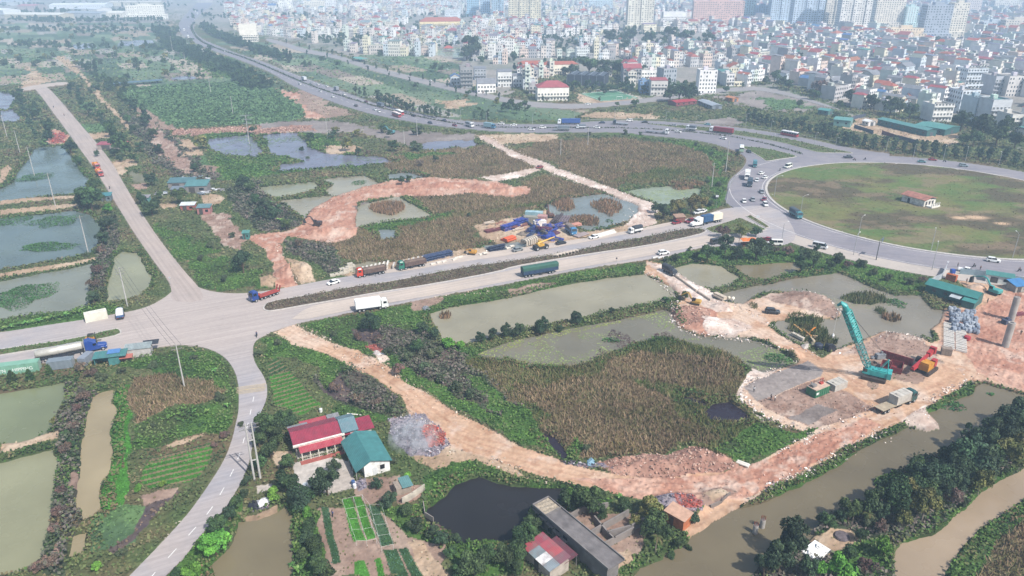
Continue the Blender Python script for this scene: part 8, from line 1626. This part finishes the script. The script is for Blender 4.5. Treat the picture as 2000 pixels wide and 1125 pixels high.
excavator('yellow excavator on the red mound by the rubble track',(1358,594),heading((1365,596),(1345,592)),'#c8a04a',k=.8,cabc='#4a3a38');excavator('teal excavator reaching over a soil heap behind the long teal shed',(1940,574),heading((1950,577),(1905,560)),'#4aa8a4',((1.2,2),(4.5,4.6),(8,3.4),(8.2,1.0)),1.0);excavator('blue-grey excavator on the flooded field below the highway',(764,262),2.8,'#5a98a0',k=1.1);excavator('dark excavator on the red earth bank',(620,441),3.0,'#4a3c38',k=.9);excavator('brown excavator among the stacked steel in the yard',(1074,424),1.9,'#6a4a40',((1.2,2),(3.0,5.0),(4.6,4.6),(4.8,3)),1.0);excavator('yellow mini excavator on the verge beside the blocks',(922,497),2.9,'#d0983a',((1,1.6),(2.4,2.2),(3.4,1.4),(3.4,.5)),.8)
fk=lab('forklift','yellow forklift on the planted median beside the tank truck','forklift',(180,667),hav,z=.1);m=MB();m.loft(secbox([(-1.6,.75,.35,1.3),(-1.2,.8,.3,1.5),(.9,.8,.3,1.0)]));m.obj('body',mat('#d8982c',.5),fk);m=MB();[m.cyl((a,b,.9),(a*.8,b,2.2),.05,5)for a in(-.8,.7)for b in(-.65,.65)];m.box((-.1,0,2.22),(1.5,1.5,.06));m.obj('roof_guard',M_CHAS,fk);m=MB();[m.box((1.1,s*.4,1.4),(.12,.1,2.6))for s in(-1,1)];[m.box((1.8,s*.35,.15),(1.3,.14,.06))for s in(-1,1)];m.obj('mast',M_CHAS,fk);wheels(fk,[(.7,.7),(.7,-.7),(-1.1,.65),(-1.1,-.65)],.35,.25)
mc=lab('mobile_crane','yellow four-wheeled mobile crane beside the concrete shells','crane',(1056,487),heading((1040,490),(1072,483)),z=.09);m=MB();m.box((0,0,1.15),(6.2,2.2,.6));m.box((-2.2,0,1.7),(1.6,2.2,.6));m.obj('chassis',M_CHAS,mc);m=MB();m.loft(secbox([(-1.8,1.0,1.5,2.4),(-.8,1.1,1.5,2.6),(1.0,1.1,1.5,2.3)]));m.obj('body',mat('#d8a83c',.5,dirt='#b88c3c'),mc);m=MB();m.box((-.2,.55,2.9),(1.5,.9,1.2),taper=.85);m.obj('cab',mat('#c8a048',.4),mc);m=MB();m.tube([(-1.6,-.2,2.6),(3.0,-.2,3.4)],[.4,.36],4);m.tube([(3.0,-.2,3.4),(6.2,-.2,3.9)],[.28,.22],4);m.obj('telescopic_boom',mat('#dcac3c',.5),mc);wheels(mc,[(2.1,1),(2.1,-1),(-2.1,1),(-2.1,-1)],.75,.5,True)
YZ=heading((700,540),(890,500));BLUE=mat('#2c46a8',.6,var=.15,scale=1);DBLUE=mat('#2c4470',.6,var=.2)
def girder(label,px,px2,n,col,w_=.7,group=None,name='blue_girder',r=.07):
 A_,B_=G(*px),G(*px2);L_=hypot(B_[0]-A_[0],B_[1]-A_[1]);rz=atan2(B_[1]-A_[1],B_[0]-A_[0])
 for i in range(n):m=MB();lattice(m,(-L_/2,0,w_/2),(L_/2,0,w_/2),w_,w_,max(4,int(L_/1.1)),r);m.box((0,0,w_/2),(L_,.06,w_*.5));x,y=(A_[0]+B_[0])/2-sin(rz)*(i%3)*(w_+.15),(A_[1]+B_[1])/2+cos(rz)*(i%3)*(w_+.15);o=m.obj(name,col,None,(x,y,.05+(i//3)*w_*1.08),rz);tag(o,label,'girder',group)
girder('blue lattice girder in the bundle behind the green dump truck',(830,511),(884,499),6,DBLUE,.8,'blue girders behind the green dump truck');girder('blue lattice girder in the long stack of the storage yard',(985,452),(1015,443),6,BLUE,.9,'blue girders in the storage yard');girder('blue lattice girder in the far stack of the storage yard',(1010,440),(1038,432),6,BLUE,.9,'blue girders in the far stack');girder('maroon steel girder lying in front of the blue stack',(950,455),(982,448),3,mat('#7a4048',.8),.7,'maroon girders','maroon_girder');girder('dark navy girder lying beside the white blocks',(956,492),(986,485),4,mat('#2c3a5c',.7),.9,'navy girders','navy_girder');girder('brown steel girder on the pond side of the yard',(1086,438),(1098,424),4,mat('#5c5258',.8),.9,'brown girders','brown_girder');girder('dusty mauve girder on the pond side of the yard',(1104,438),(1112,426),3,mat('#8a7c84',.8),1.0,'mauve girders','mauve_girder')
g=random.Random(14)
def tarp(label,px,r,col,n=9):
 m=MB();ring=[]
 for k in range(5):f=1-k/4;ring.append([(r*f*cos(2*pi*i/n)*g.uniform(.8,1.2),r*.7*f*sin(2*pi*i/n)*g.uniform(.8,1.2),(1-f)**.6*r*.45*g.uniform(.7,1.2)+.02)for i in range(n)])
 m.loft(ring);tag(m.obj('tarpaulin_heap',mat(col,.7,var=.2,scale=1.5,bump=.5),None,(*G(*px),.1),g.uniform(0,3)),label,'tarpaulin')
tarp('blue tarpaulin heap in the middle of the storage yard',(1058,452),4.2,'#2f44a4');tarp('crumpled blue tarpaulin in front of the white site box',(1070,461),4.0,'#34489c');tarp('violet-blue tarpaulin over steel near the yellow crane',(1078,467),2.8,'#4a4a90');tarp('blue tarpaulin heap on the girder side of the yard',(1045,446),3.0,'#2c3f94');tarp('brown tarpaulin heap behind the concrete shells',(1024,458),3.0,'#8a7c70');tarp('maroon heap of steel beside the blue tarpaulins',(1084,456),2.6,'#5a3048');tarp('sky-blue sheet over goods at the pink pipes',(1112,446),2.2,'#2f5cc8')
for i in range(22):
 px,py=g.uniform(1032,1092),g.uniform(440,470);L_=g.uniform(4,8);m=MB();w_=g.uniform(.5,.9);lattice(m,(-L_/2,0,0),(L_/2,0,0),w_,w_,max(4,int(L_)),.075);o=m.obj('steel_truss',[BLUE,DBLUE,mat('#4a3f90',.6),mat('#7a3a58',.7),mat('#8a8078',.8)][i%5 if i%3 else 0],None,(*G(px,py),g.uniform(.5,2.6)),g.uniform(0,3));o.rotation_euler[1]=g.uniform(-.3,.3);tag(o,'steel truss thrown into the tangled blue pile of the storage yard','truss','tangled trusses in the storage yard')
for i in range(14):px,py=g.uniform(955,1030),g.uniform(436,452);m=MB();m.box((0,0,.3),(g.uniform(3,6),.35,.5));m.box((0,.3,.7),(g.uniform(2,5),.3,.3),.3);tag(m.obj('scaffold_timber',mat(['#c8a890','#a87868','#d8c8b8','#8a5a58'][i%4],.9),None,(*G(px,py),.1+.3*(i%3)),g.uniform(.2,.9)),'pinkish timber in the scatter behind the blue girders','timber','timbers behind the blue girders')
box_thing('site_office','pale teal-white site office container behind the tarpaulins','site office',(1043,425),.1-.28,(7.5,2.8,2.8),'#9cc0c8','#c8d8dc',0);box_thing('site_office','tan site box stacked with planks below the teal office','site office',(1037,433),-.2,(6,2.6,2.4),'#a8a496','#8f8c80',0);box_thing('site_office','pink-roofed site box beside the teal office','site office',(1059,432),-.25,(4.0,3.2,2.6),'#c89a94',None,0);box_thing('site_office','white site box with dark windows in the storage yard','site office',(1054,441),.3,(5.2,2.4,2.4),'#e0d8d0',None,0)
def pipes(label,px,px2,n,r,col,group,name='pipe',gap=None):
 A_,B_=G(*px),G(*px2);L_=hypot(B_[0]-A_[0],B_[1]-A_[1]);rz=atan2(B_[1]-A_[1],B_[0]-A_[0]);m=MB();m.tube([(-L_/2,0,0),(L_/2,0,0)],r,12);me=m.mesh(name,mat(col,.7,var=.12));gp=gap or r*2.05
 for i in range(n):lay=i//5;k=i%5;o=add(name,me,None,((A_[0]+B_[0])/2-sin(rz)*(k+.5*lay)*gp,(A_[1]+B_[1])/2+cos(rz)*(k+.5*lay)*gp,r+lay*r*1.75+.06),rz);tag(o,label,'pipe',group)
pipes('orange pipe in the heap behind the concrete shells',(990,474),(1008,468),8,.4,'#d8643c','orange pipes in the yard');pipes('pinkish pipe stacked beside the pale blue truck',(1114,446),(1136,441),9,.3,'#c08878','pink pipes in the yard');pipes('grey steel pipe beside the parked white car',(1128,465),(1150,458),5,.3,'#9a8c8c','grey pipes in the yard');pipes('cream concrete pipe lying against the waste heap bank',(1438,905),(1462,914),2,.28,'#dcd6cc','white pipes by the dirt road',gap=.65);pipes('white water pipe crossing the bushes behind the farmhouse',(678,809),(706,812),1,.15,'#dcd8d0','white pipes')
m=MB();m.box((0,0,.5),(11,.9,.9));m.box((0,-1.2,.35),(10.5,.8,.6));tag(m.obj('long_beam',mat('#d8d6ce',.8),None,(*G(1180,458),.05),heading((1160,463),(1200,452))),'pair of long white beams beside the upper carriageway','beam')
def shells(label,px0,px1,n,dims,col,group,name='concrete_shell',tilt=.0,rz=None,cat='concrete shell'):
 w_,d_,h=dims;m=MB();m.prism([(-d_/2,0),(-d_/2,h*.8),(-d_/4,h),(d_/4,h),(d_/2,h*.8),(d_/2,0),(d_/2-.2,0),(d_/2-.2,h*.7),(-d_/2+.2,h*.7),(-d_/2+.2,0)],-w_/2,w_/2,'x');me=m.mesh(name,mat(col,.9,var=.12,scale=1.2,dirt='#b4aa9c'));A_,B_=G(*px0),G(*px1)
 for i in range(n):t=i/max(1,n-1);x,y=A_[0]+(B_[0]-A_[0])*t,A_[1]+(B_[1]-A_[1])*t;o=add(name,me,None,(x,y,.1));o.rotation_euler=(tilt,0,(YZ if rz is None else rz)+.05*(i%3-1));tag(o,label,cat,group)
shells('cream concrete shell in the row behind the yellow crane',(1024,479),(1043,472),6,(.8,3.2,2.4),'#d4c8b8','concrete shells behind the crane',rz=YZ+.3);shells('white concrete beam stacked behind the orange-red dump truck',(700,533),(758,519),8,(.6,4.2,1.5),'#d8d2c8','white beams behind the dump trucks','stacked_beam',rz=YZ-.5,cat='beam');shells('white concrete beam stacked behind the green dump truck',(770,522),(826,508),7,(.6,4.0,1.5),'#d4cec6','beams behind the green dump truck','stacked_beam',rz=YZ-.5,cat='beam')
shells('pale sandbagged barrier leaning on the planted median',(1085,503),(1124,494),7,(.9,2.2,1.3),'#e2d4c6','pale barriers on the median','median_barrier',rz=YZ+1.0,cat='barrier')
def blocks_(label,spots,dims,col,group,name='concrete_cube',cat='concrete block'):
 m=MB();m.box((0,0,dims[2]/2),dims);m.box((0,0,dims[2]+.04),(dims[0]*.5,.1,.08));me=m.mesh(name,mat(col,.9,var=.14,scale=1.5,dirt='#b0a698'))
 for i,(px,py,z)in enumerate(spots):o=add(name,me,None,(*G(px,py),z+.05),YZ+g.uniform(-.15,.15));tag(o,label,cat,group)
blocks_('cream concrete block stacked at the tail of the orange-red dump truck',[(650,540,0),(658,538,0),(666,536,0),(676,534,0),(684,531,0),(676,533,.9),(684,530,.9),(680,524,0),(688,522,0),(684,523,.9),(668,528,0)],(2.0,1.1,.9),'#d8d0c0','cream blocks by the dump truck');blocks_('white block lying on the verge beside the blue girders',[(846,517,0),(858,514,0),(868,512,0),(892,505,0),(900,503,0),(940,498,0),(946,496,0),(948,498,.5),(888,508,0),(1000,482,0),(993,486,0),(985,484,0)],(1.8,.9,.5),'#e0d8cc','white blocks on the verge')
blocks_('small pale kerb stone beside the mouth of the rubble track',[(1280,504,0),(1290,504,0),(1300,503,0)],(2.6,.5,.5),'#e4e2e0','kerb stones by the track')
for i,(a,b,lb)in enumerate((((1311,534),(1360,570),'pale kerb beam along the causeway above the pond'),((1362,571),(1388,588),'second pale kerb beam lower on the causeway'))):A_,B_=G(*a),G(*b);m=MB();m.box((0,0,.3),(hypot(B_[0]-A_[0],B_[1]-A_[1]),.5,.6));m.box((0,0,.64),(hypot(B_[0]-A_[0],B_[1]-A_[1])*.98,.2,.08));tag(m.obj('kerb_beam',mat('#cfc0b0',.9),None,((A_[0]+B_[0])/2,(A_[1]+B_[1])/2,.05),atan2(B_[1]-A_[1],B_[0]-A_[0])),lb,'beam')
m=MB();m.box((0,0,.6),(4.6,1.4,1.1));m.box((0,-.9,.3),(4.4,.3,.5));tag(m.obj('concrete_trough',mat('#d8c8b4',.9),None,(*G(1406,582),.1),heading((1395,577),(1418,588))),'cream concrete trough on the edge of the causeway','trough');pipes('cream round drum standing at the causeway corner',(1421,586),(1424,584),1,.5,'#e0d4c0','cream drums');pipes('pale round drum beside the cream trough',(1429,588),(1432,585),1,.5,'#e4dac8','pale drums')
for i,(a,b,w_,c,lb)in enumerate((((1547,652),(1570,664),.9,'#d8cdbc','pale concrete gutter lying in the pond corner'),((1566,640),(1584,660),.5,'#c8955a','orange formwork beam propped in the pond corner'),((1575,656),(1596,661),.6,'#d8b890','tan formwork beam by the propped orange one'),((1550,636),(1566,648),.5,'#d0a468','ochre formwork beam leaning at the reeds'),((1582,658),(1590,671),.5,'#dcc8a8','cream formwork beam pointing to the track'),((1572,655),(1592,645),.25,'#d8862f','thin orange pole sticking up from the formwork'))):A_,B_=G(*a),G(*b);L_=hypot(B_[0]-A_[0],B_[1]-A_[1]);m=MB();m.box((0,0,w_*.5),(L_,w_,w_*.9),ry=-.12*(i%3));m.box((0,w_*.5,w_*.8),(L_*.9,.08,.3),ry=-.12*(i%3));tag(m.obj('formwork_beam',mat(c,.8,var=.2),None,((A_[0]+B_[0])/2,(A_[1]+B_[1])/2,-.25+.1*i),atan2(B_[1]-A_[1],B_[0]-A_[0])),lb,'formwork')
for i,(px,lb,c)in enumerate((((1598,681),'dark blue round cask on the pond edge','#2f3648'),((1620,685),'black box with a red side on the pond edge','#2a2a34'))):m=MB();(m.tube([(0,0,.1),(0,0,.4),(0,0,1.3),(0,0,1.6)],[.9,1.2,1.2,.8],14)if i==0 else(m.box((0,0,.9),(2.4,1.8,1.7),.3,.15),m.box((0,0,1.85),(1.8,1.2,.15),.3,.15)));tag(m.obj('site_cask' if i==0 else 'site_box',mat(c,.6),None,(*G(*px),.1)),lb,'cask' if i==0 else 'box')
tarp('pale sheet bundle beside the dark blue cask',(1574,677),1.8,'#cfc4ba');tarp('dark soil and sheet heap beside the lily pond',(1553,692),2.0,'#5a463e');tarp('white rubbish heap on the dirt road verge',(741,697),2.0,'#d8d4d0');tarp('second white rubbish heap on the dirt road verge',(735,690),1.5,'#d4c8c4');tarp('pile of white bags by the bend in the road',(515,982),2.0,'#d0d0d4');tarp('black sheet over goods beside the white bags',(497,987),1.6,'#2c2e38');tarp('grey sheet by the pond corner',(832,603),1.8,'#8f949c');tarp('blue and white rubbish on the dirt road edge',(1155,903),1.6,'#8ab0c4')
wallrun('retaining_wall','low concrete wall stub in the pit beside the dirt road',"1388,993 1408,984 1425,968",.9,.25,'#7d706a')
PCON=mat('#cbc8c4',.8,var=.1)
def upole(px,py,pt,label=None,arms=1,group='concrete power poles',r=.17,twin=False):
 x,y=G(px,py);h=max(7,hgt(px,py,pt));rt=empty('power_pole',label,'pole',(x,y,0),trng.uniform(-.2,.2)+.6,group);m=MB();m.tube([(0,0,-.3),(0,0,h)],[r*1.25,r*.75],8)
 if twin:m.tube([(1.2,0,-.3),(1.2,0,h)],[r*1.25,r*.75],8);[m.box((.6,0,h*t),(1.4,.14,.2))for t in(.35,.7)]
 m.obj('shaft',PCON,rt)
 for k in range(arms):z=h-.5-.9*k;m=MB();m.box((.6 if twin else 0,0,z),(2.6 if not twin else 4,.12,.12));[m.cyl((a+(.6 if twin else 0),0,z),(a+(.6 if twin else 0),0,z+.35),.06,6)for a in(-1.1,0,1.1)];m.obj('crossarm',mat('#8f8c8a',.7),rt)
 if not label:queue_label(rt,'tall pale concrete power pole',x,y)
 return rt
upole(497,937,828,'pair of tall white concrete poles joined by struts at the road bend',2,None,.2,True);upole(360,755,672,'tall white concrete pole on the weedy plot beside the bend',2);upole(249,597,522,'white pole standing in the narrow olive pond',3);upole(173,496,421,None,1);upole(108,401,338,None,1);upole(67,342,287,None,1);upole(39,298,255,None,1);upole(14,268,225,None,1)
for px,py,pt in((455,222,188),(487,280,225),(640,270,232),(790,285,255),(412,183,148),(340,116,70),(365,140,105),(1390,365,318),(1417,338,275),(1148,285,250),(1095,302,270),(815,265,235),(265,118,60)):upole(px,py,pt,None,1)
for px,py,pt in((280,128,50),(490,292,220)):
 x,y=G(px,py);h=hgt(px,py,pt);rt=empty('lattice_pylon',None,'pylon',(x,y,0),.4,'lattice pylons');m=MB();lattice(m,(0,0,0),(0,0,h),h*.16,.9,12,.09);m.obj('tower',mat('#8f9296',.6),rt);queue_label(rt,'thin grey lattice pylon',x,y)
 for k in range(3):m=MB();m.box((0,0,h-1.5-2.4*k),(7-k,.25,.25));m.obj('crossarm',mat('#8f9296',.6),rt)
PT_={}
def toppt(px,py,pt):x,y=G(px,py);return Vector((x,y,max(7,hgt(px,py,pt))-.2))
LN_=[toppt(*a)for a in((360,755,672),(249,597,522),(173,496,421),(108,401,338),(67,342,287),(39,298,255))]
for i,(a,b)in enumerate(zip(LN_,LN_[1:])):
 m=MB();s_=(b-a).cross(Vector((0,0,1))).normalized()
 for o_ in(-1.1,0,1.1):m.tube([a.lerp(b,t)+s_*o_-Vector((0,0,5.6*t*(1-t)))for t in(0,.15,.3,.45,.6,.75,.9,1)],.035,4)
 tag(m.obj('power_line',mat('#4a4a4e',.6)),['three sagging wires over the road junction','three wires above the olive pond','three wires above the grey fish pond','three wires above the middle fish pond','three wires above the upper fish pond'][i],'power line')
def lamp(px,py,pt,two=False):
 x,y=G(px,py);h=max(8,hgt(px,py,pt));rt=empty('street_lamp',None,'street lamp',(x,y,.05),0,'street lamps round the roads');m=MB();m.tube([(0,0,0),(0,0,h)],[.13,.08],8);ds=(Vector((RC[0]-x,RC[1]-y,0)).normalized());m.tube([(0,0,h-.2),tuple(ds*.8+Vector((0,0,h+.3))),tuple(ds*2.0+Vector((0,0,h+.5)))],.06,6)
 if two:m.tube([(0,0,h-.2),tuple(-ds*.8+Vector((0,0,h+.3))),tuple(-ds*2.0+Vector((0,0,h+.5)))],.06,6)
 m.obj('post',mat('#b4b4b6',.5),rt)
 for s in((1,-1)if two else(1,)):m=MB();p=ds*2.3*s;m.box((p.x,p.y,h+.5),(.8,.3,.14),atan2(ds.y,ds.x));m.obj('lamp_head',mat('#d4d4d2',.4),rt)
 queue_label(rt,'tall grey street lamp',x,y)
for a in((1512,385,345),(1563,418,385),(1676,462,425),(1818,490,455),(1977,505,458),(1667,498,478),(1820,527,478),(1526,475,448),(1590,285,262),(1630,296,270),(1730,297,270),(1783,310,282),(1842,312,288),(1885,315,290),(1950,325,300),(1504,262,238),(1456,248,222),(1300,242,218),(1358,250,226),(1200,240,215),(1122,240,216),(1040,244,222),(950,243,222),(1505,290,262),(1433,268,244),(668,200,178),(768,216,195),(562,152,138),(900,238,215),(610,170,150)):lamp(*a)
for px,py,pt,sh in((1398,410,382,'white rectangular road sign on a post by the roundabout mouth'),(1478,440,422,'pale road sign on the splitter island'),(1849,522,510,'small white sign at the hoarding corner'),(1204,512,503,'small dark square sign on the dusty carriageway edge'),(334,556,541,'thin white marker post at the lane junction')):
 x,y=G(px,py);h=max(1.6,hgt(px,py,pt));rt=empty('road_sign',sh,'sign',(x,y,.1),-.3);m=MB();m.tube([(0,0,0),(0,0,h)],.05,6);m.obj('post',mat('#b8b8b8',.5),rt);m=MB();m.box((0,-.06,h-.35),(1.3 if h>4 else.6,.05,.9 if h>4 else.55));m.obj('panel',mat('#e4e6ea' if 'white' in sh or 'pale' in sh else '#3c4250',.5),rt)
sx,sy=G(1711,508);gh=hgt(1711,508,472);gs=empty('gantry_sign','dark cantilever gantry sign standing over the roundabout road','sign',(sx,sy,0),atan2(RC[1]-sy,RC[0]-sx));m=MB();m.tube([(0,0,0),(0,0,gh),(.6,0,gh+.4),(5.5,0,gh+.4)],[.2,.16,.14,.1],8);m.obj('mast',mat('#6e7074',.5),gs);m=MB();m.box((4,0,gh-.4),(2.6,.08,1.5),pi/2*0);m.obj('panel',mat('#5a6a7a',.5),gs)
def rail(label,pts_,name='guard_rail'):
 P=chaikin(GP(pts_),2,False);r=empty(name,label,'guard rail',(0,0,0));m=MB();m.tube([(*p,.75)for p in P],.1,5);m.obj('beam',mat('#b8b6b4',.5),r);m=MB()
 for p,t in along(P,3.0):m.box((p.x,p.y,.4),(.12,.12,.8))
 m.obj('post',mat('#9a9896',.6),r)
rail('grey guard rail round the inside of the slip road bend',"1459,318 1450,333 1436,345 1424,368 1418,400");rail('grey guard rail along the far side of the highway',"1125,237 1200,234 1275,234 1350,239 1425,245 1500,255 1575,268 1640,280")
sm,snt,sb=new_mat('smoke');snt.nodes.remove(sb);vol=snt.nodes.new('ShaderNodeVolumePrincipled');vol.inputs['Color'].default_value=(.86,.88,.92,1)
tc=N(snt,'ShaderNodeTexCoord');nz=N(snt,'ShaderNodeTexNoise');nz.inputs['Scale'].default_value=.45;nz.inputs['Detail'].default_value=4;snt.links.new(tc.outputs['Object'],nz.inputs['Vector']);gr_=N(snt,'ShaderNodeTexGradient',gradient_type='SPHERICAL');mp=N(snt,'ShaderNodeMapping');mp.inputs['Scale'].default_value=(1/7,1/6,1/8);snt.links.new(tc.outputs['Object'],mp.inputs[0]);snt.links.new(mp.outputs[0],gr_.inputs[0])
mr=N(snt,'ShaderNodeMapRange');mr.inputs['From Min'].default_value=.42;mr.inputs['From Max'].default_value=.75;mr.inputs['To Max'].default_value=.8;snt.links.new(nz.outputs['Fac'],mr.inputs['Value']);mu=N(snt,'ShaderNodeMath',operation='MULTIPLY');snt.links.new(mr.outputs[0],mu.inputs[0]);snt.links.new(gr_.outputs['Fac'],mu.inputs[1]);snt.links.new(mu.outputs[0],vol.inputs['Density']);snt.links.new(vol.outputs[0],snt.nodes['Material Output'].inputs['Volume'])
m=MB();m.tube([(0,0,-.3),(0,0,.5),(0,0,4),(0,0,8)],[4.5,6,5.5,3],16);o=m.obj('smoke',sm,None,(*G(808,868),.3));tag(o,kind='stuff')
settle_labels()
for o in bpy.data.objects:
 if '_proto' in o:del o['_proto']
hm_,hnt,hb=new_mat('haze_air')
hnt.nodes.remove(hb)
pv=hnt.nodes.new('ShaderNodeVolumePrincipled');pv.inputs['Color'].default_value=(.56,.77,1.0,1);pv.inputs['Density'].default_value=HAZE_D;pv.inputs['Anisotropy'].default_value=0
hnt.links.new(pv.outputs[0],hnt.nodes['Material Output'].inputs['Volume'])
mb=MB();mb.box((0,8000,79),(40000,17000,166));hz=mb.obj('haze',hm_);tag(hz,kind='stuff')
